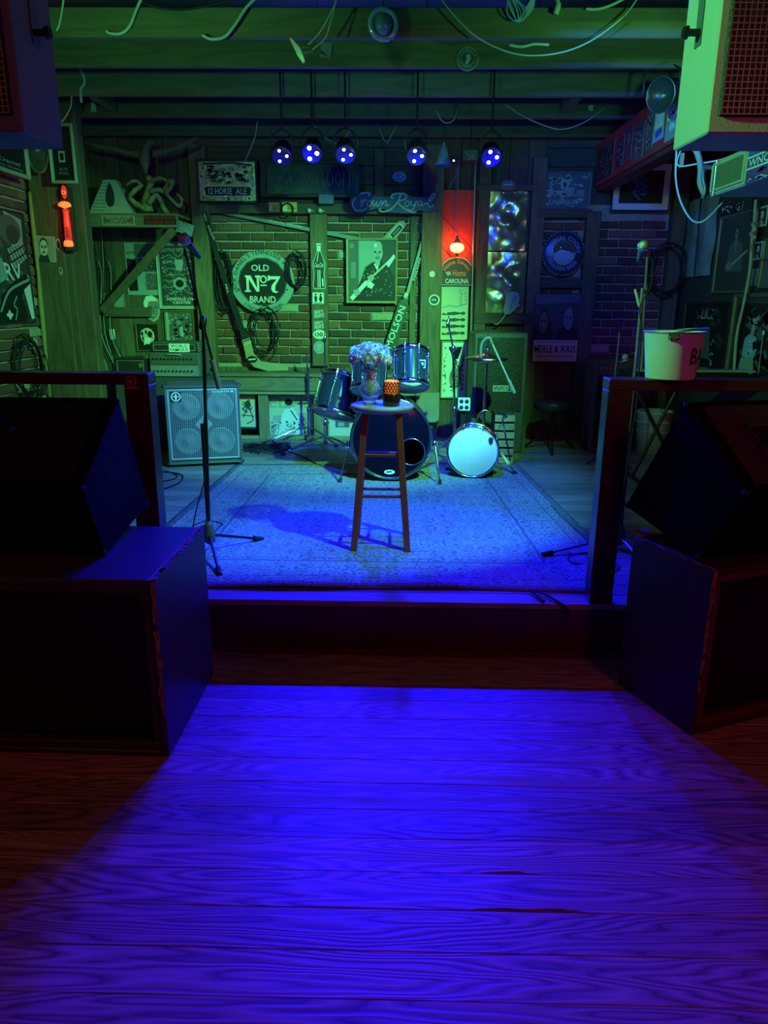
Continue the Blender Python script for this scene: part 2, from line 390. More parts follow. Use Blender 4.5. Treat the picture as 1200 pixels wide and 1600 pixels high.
m_dark = M('dark_wall', (.035, .032, .03), .85, 0, 6, .3, .3)
m_mortar = M('mortar', (.40, .37, .30), .95, 0, 40, .3, .6)
fl = struct(MB().bb((XL - .1, -1.4, -.12), (XR + .1, YE + .1, -.028)).build('floor', M('subfloor', (.012, .008, .006), .9), loc=(0, 0, 0)))
Y0 = 1.536
for k in range(-22, 12):
    a = Y0 + .128 * k; b = a + .128; x = XL - .05 - R.uniform(0, .7)
    while x < XR + .05:
        L_ = R.uniform(4.9, 6.4); x1 = min(x + L_, XR + .08); x0 = max(x, XL - .08)
        if x1 - x0 > .05:
            mb = MB(); g = .0006
            notch = {0: (.20, .50), 1: (.235, .40), -1: (.75, 1.0)}.get(k)
            if notch and x0 < notch[0] and x1 > notch[1] and k != -1:
                n0, n1 = notch; pts = [(x0 + g, a + g)]
                pts += [(n0, a + g), (n0 + .02, a + .006), (n0 + .09, a + .010), ((n0 + n1) / 2, a + .008), (n1 - .06, a + .011), (n1, a + g), (x1 - g, a + g), (x1 - g, b - g), (x0 + g, b - g)]
                mb.prism([(p[0] - x0, p[1] - a) for p in pts], (x0, a, -.022), (1, 0, 0), (0, 1, 0), (0, 0, 1), .022)
            else:
                mb.bb((x0 + g, a + g, -.022), (x1 - g, b - g, R.uniform(-.0006, 0)))
            o = mb.build('plank', floor_wood, None, .0015, loc=((x0 + x1) / 2, a, -.022)); o.parent = fl
        x += L_
# stage
st = struct(MB().bb((XL - .1, YE + .03, -.02), (XR + .1, YB + .15, ZS - .03)).build('floor_stage', M('stage_core', (.02, .015, .012), .9), loc=(0, 0, 0)))
o = MB().bb((XL, YE, .0), (XR, YE + .03, ZS - .028)).build('riser_board', maroon, st, .002)
o = MB().bb((XL, YE - .012, .0), (XR, YE, .026)).build('riser_moulding', M('maroon_trim', (.10, .018, .016), .4), st, .003)
y = YE - .004; k = 0
while y < YB:
    w = .11 if k == 0 else .125
    x = XL - R.uniform(0, 1.5)
    while x < XR:
        L_ = R.uniform(2.2, 4); x0 = max(x, XL); x1 = min(x + L_, XR)
        if x1 - x0 > .05:
            MB().bb((x0 + .001, y + .0012, ZS - .026), (x1 - .001, min(y + w, YB + .1) - .0012, ZS - R.uniform(0, .0008))).build('deck_board', deck_wood, st, .0015)
        x += L_
    y += w; k += 1

# shell
wb = struct(MB().bb((XL - .2, YB + .014, 0), (XR + .2, YB + .15, 3.2)).build('wall_back', m_mortar, loc=(0, 0, 0)))
wl = struct(MB().bb((XL - .15, -1.4, 0), (XL - .014, YB + .1, 3.2)).build('wall_left', m_mortar, loc=(0, 0, 0)))
wr = struct(MB().bb((XR + .014, -1.4, 0), (XR + .15, YB + .1, 3.2)).build('wall_right', m_dark, loc=(0, 0, 0)))
wf = struct(MB().bb((XL - .1, -1.55, 0), (XR + .1, -1.4, 3.2)).build('wall_front', m_dark, loc=(0, 0, 0)))
ce = struct(MB().bb((XL - .1, -1.4, 3.07), (XR + .1, YB + .1, 3.2)).build('ceiling', M('dark_ceiling', (.03, .028, .026), .9), loc=(0, 0, 0)))
for k in range(9):
    x0 = XL + k * (XR - XL) / 9
    MB().bb((x0 + .002, 3.2, 3.045), (x0 + (XR - XL) / 9 - .002, YB, 3.07)).build('ceiling_board', blackwood, ce)
JY = [3.82] + [atz(600, yy, 2.83).y for yy in (59, 105, 150, 184, 213)]
for i, jy in enumerate(JY):
    zt = at(600, 11, jy).z if i == 1 else 3.04
    o = struct(MB().bb((XL, jy, 2.83), (XR, jy + .045, zt)).build('trim_%d' % (i + 1), joist_wood, None, .004))
    o['label'] = 'rough wooden ceiling joist crossing above the stage'
# blocking pieces between joists
for (px, i) in ((128, 3), (912, 3), (444, 5)):
    p = at(px, 150, JY[i]); struct(MB().bb((p.x - .03, JY[i] + .045, 2.86), (p.x + .03, JY[i + 1] if i < 5 else YB, 2.99)).build('trim_%d' % (20 + i + px % 3), joist_wood, None, .003))

# bricks
def brick_mesh(sd):
    rr = random.Random(sd); j = lambda a: rr.uniform(-a, a)
    L_, H_, D_ = .198, .064, .03; c = .007
    bk = [(-L_ / 2, 0, -H_ / 2), (L_ / 2, 0, -H_ / 2), (L_ / 2, 0, H_ / 2), (-L_ / 2, 0, H_ / 2)]
    md = [(x + j(.003), -D_ * .62, z + j(.003)) for x, y, z in bk]
    ft = [(x * (1 - c * 2 / L_) + j(.003), -D_ + j(.0025), z * (1 - c * 2 / H_) + j(.0025)) for x, y, z in bk]
    mid = [(j(.03), -D_ - rr.uniform(0, .003), j(.01))]
    vs = bk + md + ft + mid
    fs_ = [(i, (i + 1) % 4, 4 + (i + 1) % 4, 4 + i) for i in range(4)] + [(4 + i, 4 + (i + 1) % 4, 8 + (i + 1) % 4, 8 + i) for i in range(4)] + [(8 + i, 8 + (i + 1) % 4, 12) for i in range(4)]
    return vs, fs_
bmats = [M('brick_red', (.17, .075, .045), .9, 0, 30, .4, .6), M('brick_dark', (.10, .06, .045), .9, 0, 30, .4, .6), M('brick_tan', (.24, .13, .08), .9, 0, 30, .4, .6), M('brick_pale', (.42, .38, .25), .9, 0, 30, .3, .6)]
BM = [[MB().add(*brick_mesh(s + 10 * k)).mesh('brick', m) for s in range(4)] for k, m in enumerate(bmats)]
def lay(u0, u1, z0, z1, put):
    n = 0; z = z0; row = 0
    while z + .064 < z1 + .02:
        x = u0 + .10 - (row % 2) * .104 + R.uniform(-.015, .015)
        while x < u1 + .04:
            a = max(x - .104, u0); b = min(x + .104, u1)
            if b - a > .05:
                k = R.choices([0, 1, 2, 3], [50, 25, 20, 5])[0]
                put((a + b) / 2, z + .032, (b - a - .010 * (1 if b - a > .2 else 1)) / .198, BM[k][R.randrange(4)], R.uniform(-1, 1))
                n += 1
            x += .209
        z += .0768; row += 1
    return n
def put_back(x, z, s, me, r):
    o = bpy.data.objects.new('brick', me); C.objects.link(o); o.parent = wb
    o.location = (x, YB + .02 + R.uniform(-.002, .004), z); o.scale = (s, 1, R.uniform(.92, 1.04)); o.rotation_euler = (0, rad(r * .8), 0)
def put_left(y, z, s, me, r):
    o = bpy.data.objects.new('brick', me); C.objects.link(o); o.parent = wl
    o.location = (XL - .02, y, z); o.scale = (s, 1, R.uniform(.92, 1.04)); o.rotation_euler = (0, 0, rad(90)) 
def X_(px, py=450): return at(px, py, YB).x
def Z_(py, px=600): return at(px, py, YB).z
nb = lay(X_(326), X_(486), Z_(568), Z_(333), put_back) + lay(X_(511), X_(658), Z_(580), Z_(333), put_back)
nb += lay(X_(842), X_(905), Z_(470), Z_(335), put_back) + lay(X_(925), X_(1040), Z_(600), Z_(335), put_back)
# wider joint of the left wall: bricks above and below the guitar painting
zA = atx(20, 330, XL).z; zB = atx(20, 505, XL).z
nl = lay(4.95, 6.25, .75, 2.75, put_left)
print('bricks', nb, nl)

# boards closing the lower wall
for (pa, pb, zt_) in ((326, 658, Z_(575)), (842, 906, Z_(470)), (925, 1040, Z_(600))):
    x = X_(pa)
    while x < X_(pb) - .02:
        x1 = min(x + R.uniform(.11, .15), X_(pb)); MB().bb((x + .002, YB - .012, ZS), (x1 - .002, YB + .014, zt_)).build('wall_board', rail_wood, wb, .003); x = x1
# boards and timber frame of the back wall
n_t = [30]
def timber(px0, py0, px1, py1, Y, d, mat=post_wood, bev=.004):
    f = fb(px0, py0, px1, py1, Y); n_t[0] += 1
    mb = MB(); mb.bb((f.O.x, Y, f.O.z - f.H), (f.O.x + f.W, Y + d, f.O.z))
    return struct(mb.build('trim_%d' % n_t[0], mat, None, bev))
x = XL
while x < X_(303):
    w = R.uniform(.11, .15); x1 = min(x + w, X_(306))
    MB().bb((x + .002, YB - .015 + R.uniform(0, .008), ZS), (x1 - .002, YB + .014, 3.04)).build('wall_board', rail_wood, wb, .003); x = x1
x = X_(690)
while x < X_(842):
    x1 = min(x + R.uniform(.12, .16), X_(843))
    MB().bb((x + .002, YB - .012, ZS), (x1 - .002, YB + .014, 3.04)).build('wall_board', rail_wood, wb, .003); x = x1
z = Z_(318)
while z < 3.0:
    MB().bb((X_(306), YB - .02, z + .002), (X_(690), YB + .014, min(z + .15, 3.04) - .002)).build('wall_board', hboard_wood, wb, .003)
    MB().bb((X_(843), YB - .02, z + .002), (XR, YB + .014, min(z + .15, 3.04) - .002)).build('wall_board', hboard_wood, wb, .003); z += .15
timber(303, 225, 329, 575, YB - .10, .1)             # left jamb
timber(486, 333, 512, 572, YB - .07, .08)            # middle post
timber(640, 340, 650, 575, YB - .04, .05)            # inner stop
timber(657, 225, 689, 700, YB - .12, .13)            # right jamb
timber(300, 318, 690, 334, YB - .09, .1, hboard_wood)      # lintel
timber(742, 245, 760, 690, YB - .08, .09, rail_wood)
timber(822, 245, 843, 690, YB - .08, .09, rail_wood)
timber(905, 330, 926, 690, YB - .10, .11, rail_wood)
timber(1038, 245, 1058, 690, YB - .10, .11, rail_wood)
timber(585, 232, 600, 318, YB - .05, .06, rail_wood)
timber(742, 288, 843, 298, YB - .09, .02, rail_wood)
timber(742, 490, 843, 506, YB - .09, .03, hboard_wood)
timber(840, 327, 926, 340, YB - .09, .06, hboard_wood)
timber(842, 437, 925, 450, YB - .07, .06, hboard_wood)
timber(160, 480, 235, 495, YB - .06, .05, hboard_wood)
# ledge with posts under it
LZ = at(500, 584, 6.72).z
tg = struct(MB().bb((X_(330), 6.70, LZ - .03), (X_(658), YB, LZ)).build('trim_60', ledge_wood, None, .004))
struct(MB().bb((X_(325), 6.72, LZ - .16), (X_(660), 6.76, LZ - .034)).build('trim_61', ledge_wood, None, .004))
struct(MB().bb((X_(325), 6.705, LZ - .19), (X_(660), 6.75, LZ - .165)).build('trim_62', ledge_wood, None, .004))
for i, (a, b) in enumerate(((404, 419), (490, 506))):
    f = fb(a, 610, b, 690, 6.73); struct(MB().bb((f.O.x, 6.73, ZS), (f.O.x + f.W, 6.80, LZ - .19)).build('trim_%d' % (63 + i), wood('ledge_post_wood', (.36, .29, .15), (.17, .13, .07), 'Z', .65, 6, 8, .5, .3, 8), None, .004))
struct(MB().bb((X_(325), 6.74, ZS), (X_(660), 6.78, ZS + .035)).build('trim_66', ledge_wood, None, .004))
# big corner timbers on the left with the pale split edge
def lpost(i, px0, px1, Y, d, pxy=450):
    a = at(px0, pxy, Y).x; b = at(px1, pxy, Y).x
    return struct(MB().bb((a, Y, ZS), (b, Y + d, 3.0)).build('trim_%d' % i, post_wood, None, .008))
lpost(70, 62, 66 + 40, 5.98, .14)
lpost(71, 107, 118, 6.01, .10); lpost(72, 118, 143, 6.04, .12)
struct(MB().tube([at(46, 300, 5.97), at(52, 360, 5.965), at(60, 430, 5.97), at(64, 480, 5.965), at(72, 560, 5.97), at(78, 620, 5.97)], [.012, .018, .014, .02, .016, .02], 5).build('trim_73', M('split_edge', (.42, .36, .12), .7), None))
struct(MB().bb((XL, 5.2, at(20, 262, 5.9).z), (XL + .07, 5.97, at(20, 262, 5.9).z + .05)).build('trim_74', hboard_wood, None, .004))
# red header along the right side
HX = atz(930, 292, 2.46).x; HY1 = 6.98
hz = 2.46
hd = struct(MB().bb((HX, 3.6, hz), (HX + .05, HY1, 2.80)).build('trim_75', M('red_header_paint', (.45, .05, .05), .6, 0, 10, .35, .15), None, .005))
struct(MB().bb((HX + .02, 3.6, hz - .035), (HX + .14, HY1, hz)).build('trim_76', M('red_header_edge', (.16, .03, .03), .6), None, .004))

# stage railings
def railing(x0, x1, label, px_top):
    zt = px_top
    t = thing('stage_railing', label, 'railing', ((x0 + x1) / 2, YE + .05, ZS)); return t
rl = railing(-2.8, -.95, 'dark red wooden stage railing behind the wedge monitor by the bass cabinet', 0)
rr_ = railing(.9, 2.7, 'dark red wooden stage railing with the white bucket standing on it', 0)
ZT = at(957, 592, YE + .01).z
RX = at(957, 592, YE + .01).x; LX = at(231, 584, YE + .01).x
ZTL = at(231, 584, YE + .01).z
for t, xa, xb, zt, s in ((rr_, RX - .012, RX + .085, ZT, 1), (rl, LX - .1, LX, ZTL, -1)):
    MB().bb((xa, YE + .005, ZS), (xb, YE + .10, zt - .045)).build('post', maroon, t, .004)
    xo = xb + 1.5 if s > 0 else xa - 1.75
    MB().bb((min(xa, xo), YE + .003, zt - .045), (max(xb, xo), YE + .105, zt)).build('top_rail', maroon, t, .004)
    xm = xa + s * .95; MB().bb((xm - .03, YE + .02, ZS), (xm + .03, YE + .09, zt - .045)).build('post', maroon, t, .004)
f = fb(194, 586, 216, 608, YE + .004)
sheet('sticker', 'small round-faced red sticker on the railing post beside the bass cabinet', f, [('bg', 'k'), ('e', 'r', .5, .42, .42, .4), ('e', 'k', .5, .42, .34, .32), ('e', 'r', .45, .45, .14, .14), ('p', 'r', [(.7, .3), (1, .45), (.7, .6)]), ('s', 'r', [(.05, .92), (.95, .92)], .12)], 'sticker', None, .0015)
# ================================================================ RUG
def rug():
    rr = random.Random(4); nx, ny = 46, 54
    p = [atz(325 - 62, 818, ZS), atz(918, 842, ZS), atz(806, 723, ZS), atz(372, 727, ZS)]
    bl = Vector((-1.36, 3.08)); br = Vector((1.13, 3.08)); tr = Vector((p[2].x, p[2].y)); tl = Vector((p[3].x - .02, p[3].y))
    vs = []
    for j in range(ny + 1):
        for i in range(nx + 1):
            u, v = i / nx, j / ny
            a = bl.lerp(br, u); b = tl.lerp(tr, u); q = a.lerp(b, v)
            x, y = q.x, q.y; z = ZS + .007
            e = max(0, 1 - v * 9)                       # waves along the front hem
            z += e * (.010 * max(0, math.sin(u * 11 + 1.0)) ** 3 + .016 * max(0, math.sin(u * 5.1 - .2)) ** 6)
            y += e * .012 * math.sin(u * 9 + 2)
            c = max(0, u - .9) * max(0, .12 - v) * 80   # corner pulled back at the railing post
            x -= c * .22; y += c * .10
            if abs(v - .135) < .06: z += .004 * math.sin(u * 3 + 2)
            vs.append((x, y, z))
    m = M('rug_pile'); 
    return vs, nx, ny
vs, nx, ny = rug()
rm = bpy.data.materials.new('rug_wool'); rm.use_nodes = True; nt = rm.node_tree; b = nt.nodes['Principled BSDF']; N = nt.nodes.new; L = nt.links.new
b.inputs['Roughness'].default_value = .95
uvn = N('ShaderNodeUVMap'); sx = N('ShaderNodeSeparateXYZ'); L(uvn.outputs[0], sx.inputs[0])
def mth(op, a, b_=None, c_=None):
    n = N('ShaderNodeMath'); n.operation = op
    for i, q in enumerate((a, b_, c_)):
        if q is None: continue
        if isinstance(q, (int, float)): n.inputs[i].default_value = q
        else: L(q, n.inputs[i])
    return n.outputs[0]
u, v = sx.outputs[0], sx.outputs[1]
# distance to the border (metres), mirrored like a woven carpet
du = mth('MINIMUM', u, mth('SUBTRACT', 2.45, u)); dv = mth('MINIMUM', v, mth('SUBTRACT', 2.72, v)); dd = mth('MINIMUM', du, dv)
def band(a, c): return mth('MULTIPLY', mth('GREATER_THAN', dd, a), mth('LESS_THAN', dd, c))
mu_ = mth('PINGPONG', u, .1225 * 5); mv_ = mth('PINGPONG', v, .34)
cx = N('ShaderNodeCombineXYZ'); L(mu_, cx.inputs[0]); L(mv_, cx.inputs[1])
vo = N('ShaderNodeTexVoronoi'); vo.inputs['Scale'].default_value = 17; vo.feature = 'SMOOTH_F1'; L(cx.outputs[0], vo.inputs['Vector'])
wv = N('ShaderNodeTexNoise'); wv.inputs['Scale'].default_value = 26; wv.inputs['Detail'].default_value = 2; L(cx.outputs[0], wv.inputs['Vector'])
fig = mth('ABSOLUTE', mth('SUBTRACT', mth('FRACT', mth('MULTIPLY', mth('ADD', vo.outputs['Distance'], mth('MULTIPLY', wv.outputs['Fac'], .5)), 4.5)), .5))
fig = mth('SMOOTH_MIN', mth('MULTIPLY', fig, 3.4), 1.0, .1)
ln = mth('ADD', mth('ADD', band(.045, .055), band(.13, .137)), mth('ADD', band(.36, .375), band(.40, .405)))
fac = mth('SUBTRACT', fig, mth('MULTIPLY', ln, .8)); fac = mth('ADD', fac, mth('MULTIPLY', band(.0, .045), -.35))
pn = N('ShaderNodeTexNoise'); pn.inputs['Scale'].default_value = 3.0; pn.inputs['Detail'].default_value = 5; L(uvn.outputs[0], pn.inputs['Vector'])
mx = N('ShaderNodeMix'); mx.data_type = 'RGBA'; mx.clamp_factor = True; mx.inputs[6].default_value = (.10, .10, .12, 1); mx.inputs[7].default_value = (.38, .36, .36, 1); L(fac, mx.inputs[0])
m2 = N('ShaderNodeMix'); m2.data_type = 'RGBA'; m2.blend_type = 'MULTIPLY'; m2.inputs[0].default_value = .45; L(mx.outputs[2], m2.inputs[6]); L(pn.outputs['Color'], m2.inputs[7]); L(m2.outputs[2], b.inputs['Base Color'])
fn = N('ShaderNodeTexNoise'); fn.inputs['Scale'].default_value = 240; L(uvn.outputs[0], fn.inputs['Vector'])
bp = N('ShaderNodeBump'); bp.inputs['Strength'].default_value = .5; bp.inputs['Distance'].default_value = .006; L(fn.outputs['Fac'], bp.inputs['Height']); L(bp.outputs[0], b.inputs['Normal'])
mb = MB(); mb.add(vs, [(j * (nx + 1) + i, j * (nx + 1) + i + 1, (j + 1) * (nx + 1) + i + 1, (j + 1) * (nx + 1) + i) for j in range(ny) for i in range(nx)], True)
ro = mb.build('rug', rm, None, loc=(0, 4.4, ZS))
me = ro.data; ul = me.uv_layers.new(name='UVMap')
for p in me.polygons:
    for li in p.loop_indices:
        k = me.loops[li].vertex_index; ul.data[li].uv = ((k % (nx + 1)) / nx * 2.45, (k // (nx + 1)) / ny * 2.72)
so = ro.modifiers.new('thickness', 'SOLIDIFY'); so.thickness = .006; so.offset = -1
tag(ro, 'large worn oriental rug with a bordered floral pattern covering the stage boards', 'rug')

# ================================================================ SUBWOOFER BOXES AND WEDGE MONITORS
box_paint = M('black_box_paint', (.05, .045, .045), .45, 0, 9, .5, .2)
carpet = M('black_carpet', (.010, .011, .0035), .9, 0, 160, .4, .5)
worn = M('bare_worn_plywood', (.35, .24, .12), .8, 0, 30, .4, .4)
carpet.node_tree.nodes['Principled BSDF'].inputs['Specular IOR Level'].default_value = .08
grille_m = M('black_grille', (.02, .02, .02), .5, .4, 90, .3, .5)
steel = M('steel', (.55, .55, .56), .28, 1, 30, .1, .03)
chrome = M('chrome', (.82, .83, .85), .12, 1, 20, .05, .01)
blackm = M('black_metal', (.025, .025, .027), .35, .5, 30, .2, .05)
rubber = M('black_rubber', (.015, .015, .015), .7, 0, 40, .2, .1)
def Rz(a, c): return Matrix.Translation(Vector(c)) @ Matrix.Rotation(a, 4, 'Z')
def subbox(name, label, corner, w, d, h, ang, s, edge_m):
    """open fronted bin: corner = inner front bottom corner, s = +1 grows to the right"""
    t = thing(name, label, 'speaker cabinet', (corner[0] + s * w / 2, corner[1] + d / 2, 0))
    T = Rz(ang, (corner[0], corner[1], 0)); X = lambda a: s * a; th = .022
    def bb(mb, a, b): return mb.bb((X(a[0]), a[1], a[2]), (X(b[0]), b[1], b[2]))
    bb(MB(T), (0, 0, 0), (th, d, h)).build('side_panel', box_paint, t, .003)
    bb(MB(T), (w - th, 0, 0), (w, d, h)).build('side_panel', box_paint, t, .003)
    bb(MB(T), (th, 0, h - th), (w - th, d, h)).build('top_panel', box_paint, t, .003)
    bb(MB(T), (th, 0, 0), (w - th, d, th)).build('bottom_panel', box_paint, t, .003)
    bb(MB(T), (th, d - th, th), (w - th, d, h - th)).build('back_panel', box_paint, t)
    mb = MB(T); e = .05                                  # front edge frame
    bb(mb, (th, .005, h - e), (w - th, .03, h - th)); bb(mb, (th, .005, th), (w - th, .03, e)); bb(mb, (th, .005, e), (e, .03, h - e)); bb(mb, (w - e, .005, e), (w - th, .03, h - e))
    mb.build('front_frame', edge_m, t, .003)
    bb(MB(T), (e, .06, e), (w - e, .07, h - e)).build('grille', grille_m, t)
    # chipped edges: irregular splinters of bare wood lying along the edges
    rr = random.Random(int(w * 100)); mb = MB(T)
    for q in range(90):
        u = rr.random() ** 1.2
        if q % 2: x0, y0, z0 = X(rr.uniform(0, .004)), u * d, h; dx = (X(rr.uniform(.004, .016)), rr.uniform(.005, .03), .0015)
        else: x0, y0, z0 = X(rr.uniform(0, .006)), 0, h - u * h * .7; dx = (X(rr.uniform(.003, .014)), -.0015, -rr.uniform(.005, .035))
        mb.bb((x0 - X(.0012), y0, z0 - (0 if q % 2 else 0)), (x0 + dx[0], y0 + dx[1], z0 + dx[2]))
    o = mb.build('chipped_edge', worn, t); o['kind'] = 'stuff'
    return t
c0 = atz(265, 1183, 0)
subbox('subwoofer_cabinet', 'black painted bass bin with chipped edges lit blue beside the stage opening', (c0.x, c0.y), 1.05, .575, .643, rad(-1.0), -1, M('dark_edge', (.05, .03, .03), .5))
c1 = atz(1079, 1150, 0); b1 = atz(965, 1068, 0)
a1 = math.atan2(-(b1.x - c1.x), b1.y - c1.y)
subbox('subwoofer_cabinet', 'scuffed dark cabinet with peeling corner tape and red edged open front', (c1.x, c1.y), .60, (b1 - c1).length, .632, a1, 1, M('red_edge', (.13, .022, .025), .4, 0, 20, .3, .1))
# peeled tape hanging off the top edge
p = atz(1000, 832, .632)
tag(MB(Rz(a1, p)).bb((-.03, -.05, .0), (.05, .02, .004)).bb((-.031, -.05, -.06), (-.028, -.02, .002)).build('tape_strip', M('yellow_tape', (.5, .5, .15), .7)), 'peeling yellowish tape strip on the back corner of the scuffed cabinet', 'tape')

def wedge(label, prof, x0, ang, w, s, port):
    """prof: (y, z) profile of the end panel; the plane of the end panel passes x0 at prof[0]; runs w sideways"""
    t = thing('stage_monitor', label, 'stage monitor', (x0 + s * w / 2, prof[0][0], prof[0][1]))
    T = Rz(ang, (x0, prof[0][0], prof[0][1])); cs = math.cos(ang)
    P = [((y - prof[0][0]) / cs, z - prof[0][1]) for y, z in prof]
    def quad(mb, a, b, xa, xb, th):
        (ya, za), (yb, zb) = a, b; d = Vector((0, yb - ya, zb - za)).normalized(); n = Vector((0, -d.z, d.y)) * th
        A = [Vector((xa, ya, za)), Vector((xb, ya, za)), Vector((xb, yb, zb)), Vector((xa, yb, zb))]
        mb.add(A + [q + n for q in A], [(0, 1, 2, 3), (4, 7, 6, 5), (0, 4, 5, 1), (1, 5, 6, 2), (2, 6, 7, 3), (3, 7, 4, 0)])
    k = len(P)
    for xx in (0, s * (w - .02)):
        MB(T).prism(P, (xx, 0, 0), (0, 1, 0), (0, 0, 1), (1, 0, 0), s * .02).build('end_panel', carpet, t, .003)
    body = MB(T)
    for i in range(k): quad(body, P[i], P[(i + 1) % k], s * .02, s * (w - .02), -.0)
    body.build('body', carpet, t)
    # baffle between the two upper corners is a metal grille set in a lip
    (ya, za), (yb, zb) = P[-1], P[-2]; d = Vector((0, yb - ya, zb - za)); ln = d.length; d.normalize(); n = Vector((0, -d.z, d.y))
    if n.z < 0: n = -n
    mb = MB(T); O = Vector((s * .05, ya, za)) + d * .03
    mb.prism([(0, 0), (w - .1, 0), (w - .1, ln - .06), (0, ln - .06)], O, (s, 0, 0), d, n, .006); mb.build('grille', grille_m if not port else M('maroon_carpet', (.045, .016, .03), .6, 0, 120, .3, .2), t)
    if port:
        O = Vector((s * .16, ya, za)) + d * .16 + n * .0065
        F = Fr(O + d * .14, (s, 0, 0), -d, n, .25, .14)
        mb = MB(T); ring(mb, F, .02, .008); mb.build('handle_plate', M('dull_steel', (.25, .25, .25), .4, 1), t)
        mb = MB(T); mb.prism([(.02, .02), (.23, .02), (.23, .12), (.02, .12)], F.O, F.U, F.V, n, .0015); mb.build('handle_recess', M('recess_black', (.008, .008, .008), .9), t)
    for (yy, zz) in P:
        MB(T).ball((s * .006, yy * .97 + .003, zz * .97 + .004), .013, 8, 6).build('corner_cap', blackm, t)
    if not port:
        cab = MB(T); cab.tube(spline([(s * .38, P[-1][0] - .01, P[-1][1] - .15), (s * .36, P[-1][0] - .012, P[-1][1] - .02), (s * .33, P[-1][0] + .1, P[-1][1] + .1), (s * .30, P[-1][0] + .2, P[-1][1] + .16)]), .004, 6); cab.build('strap', rubber, t)
    return t
PL = [at(165, 876, 2.39), at(247, 787, 2.88), at(185, 622, 2.65), at(130, 764, 2.27)]
wedge('black wedge stage monitor lying on the bass bin beside the stage opening', [(p.y, max(p.z, .648)) for p in PL], PL[0].x, rad(0.5), .92, -1, False)
PR = [at(1089, 873, 2.446), at(977, 790, 2.88), at(1070, 629, 2.6), at(1156, 770, 2.27)]
wedge('dark wedge stage monitor with maroon front and metal handle plate on the scuffed cabinet', [(p.y, max(p.z, .638)) for p in PR], PR[0].x, math.atan2(-(PR[1].x - PR[0].x), PR[1].y - PR[0].y), .6, 1, True)

# ================================================================ HANGING SPEAKERS
def hanging(label, xi, s, w, zb, y0, y1, m_side, ang):
    t = thing('hanging_speaker', label, 'loudspeaker', (xi + s * w / 2, (y0 + y1) / 2, zb))
    T = Rz(ang, (xi, y0, zb)); H = .95; D = y1 - y0
    def bb(mb, a, b): return mb.bb((s * a[0], a[1], a[2]), (s * b[0], b[1], b[2]))
    P = [(0, 0), (w, 0), (w * .82, D), (w * .10, D)]
    mb = MB(T); mb.prism([(s * x, y) for x, y in [(0, .0), (w, .0), (w, D), (0.0, D)]], (0, 0, 0), (1, 0, 0), (0, 1, 0), (0, 0, 1), H); mb.build('cabinet', m_side, t, .006)
    g = MB(T); bb(g, (.03, -.012, .05), (w - .03, -.001, H - .05)); g.build('grille', grille_m, t, .004)
    # grille wires
    g = MB(T); n = 26
    for i in range(n + 1):
        x = .035 + (w - .07) * i / n; g.add([(s * x, -.0135, .055), (s * (x + .003), -.0135, .055), (s * (x + .003), -.0135, H - .055), (s * x, -.0135, H - .055)], [(0, 1, 2, 3)])
    for i in range(46):
        z = .055 + (H - .11) * i / 45; g.add([(s * .035, -.0142, z), (s * (w - .035), -.0142, z), (s * (w - .035), -.0142, z + .003), (s * .035, -.0142, z + .003)], [(0, 1, 2, 3)])
    g.build('grille_mesh', M('grille_wire', (.16, .16, .16), .4, .6), t)
    g = MB(T); bb(g, (-.004, D * .45, .3), (-.001, D * .62, H)); g.build('mounting_strap', M('dull_strap', (.1, .11, .12), .5), t)
    k = MB(T); k.cyl((s * -.004, D * .5, .34), (s * -.045, D * .5, .34), .012, .012, 8); k.cyl((s * -.045, D * .5, .34), (s * -.06, D * .5, .34), .022, .018, 8); k.build('bracket_knob', blackm, t)
    k = MB(T); bb(k, (w * .4, D * .4, H), (w * .5, D * .5, 3.07 - zb)); k.build('bracket', blackm, t)
    return t
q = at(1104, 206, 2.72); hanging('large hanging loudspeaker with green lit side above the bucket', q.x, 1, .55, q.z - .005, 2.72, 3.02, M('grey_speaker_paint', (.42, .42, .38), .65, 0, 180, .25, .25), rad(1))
q = at(36, 196, 2.72); hanging('dark hanging loudspeaker with dull blue side above the guitar painting', q.x, -1, .55, q.z - .02, 2.72, 3.02, M('dark_speaker_paint', (.16, .18, .2), .65, 0, 180, .25, .25), rad(-1))
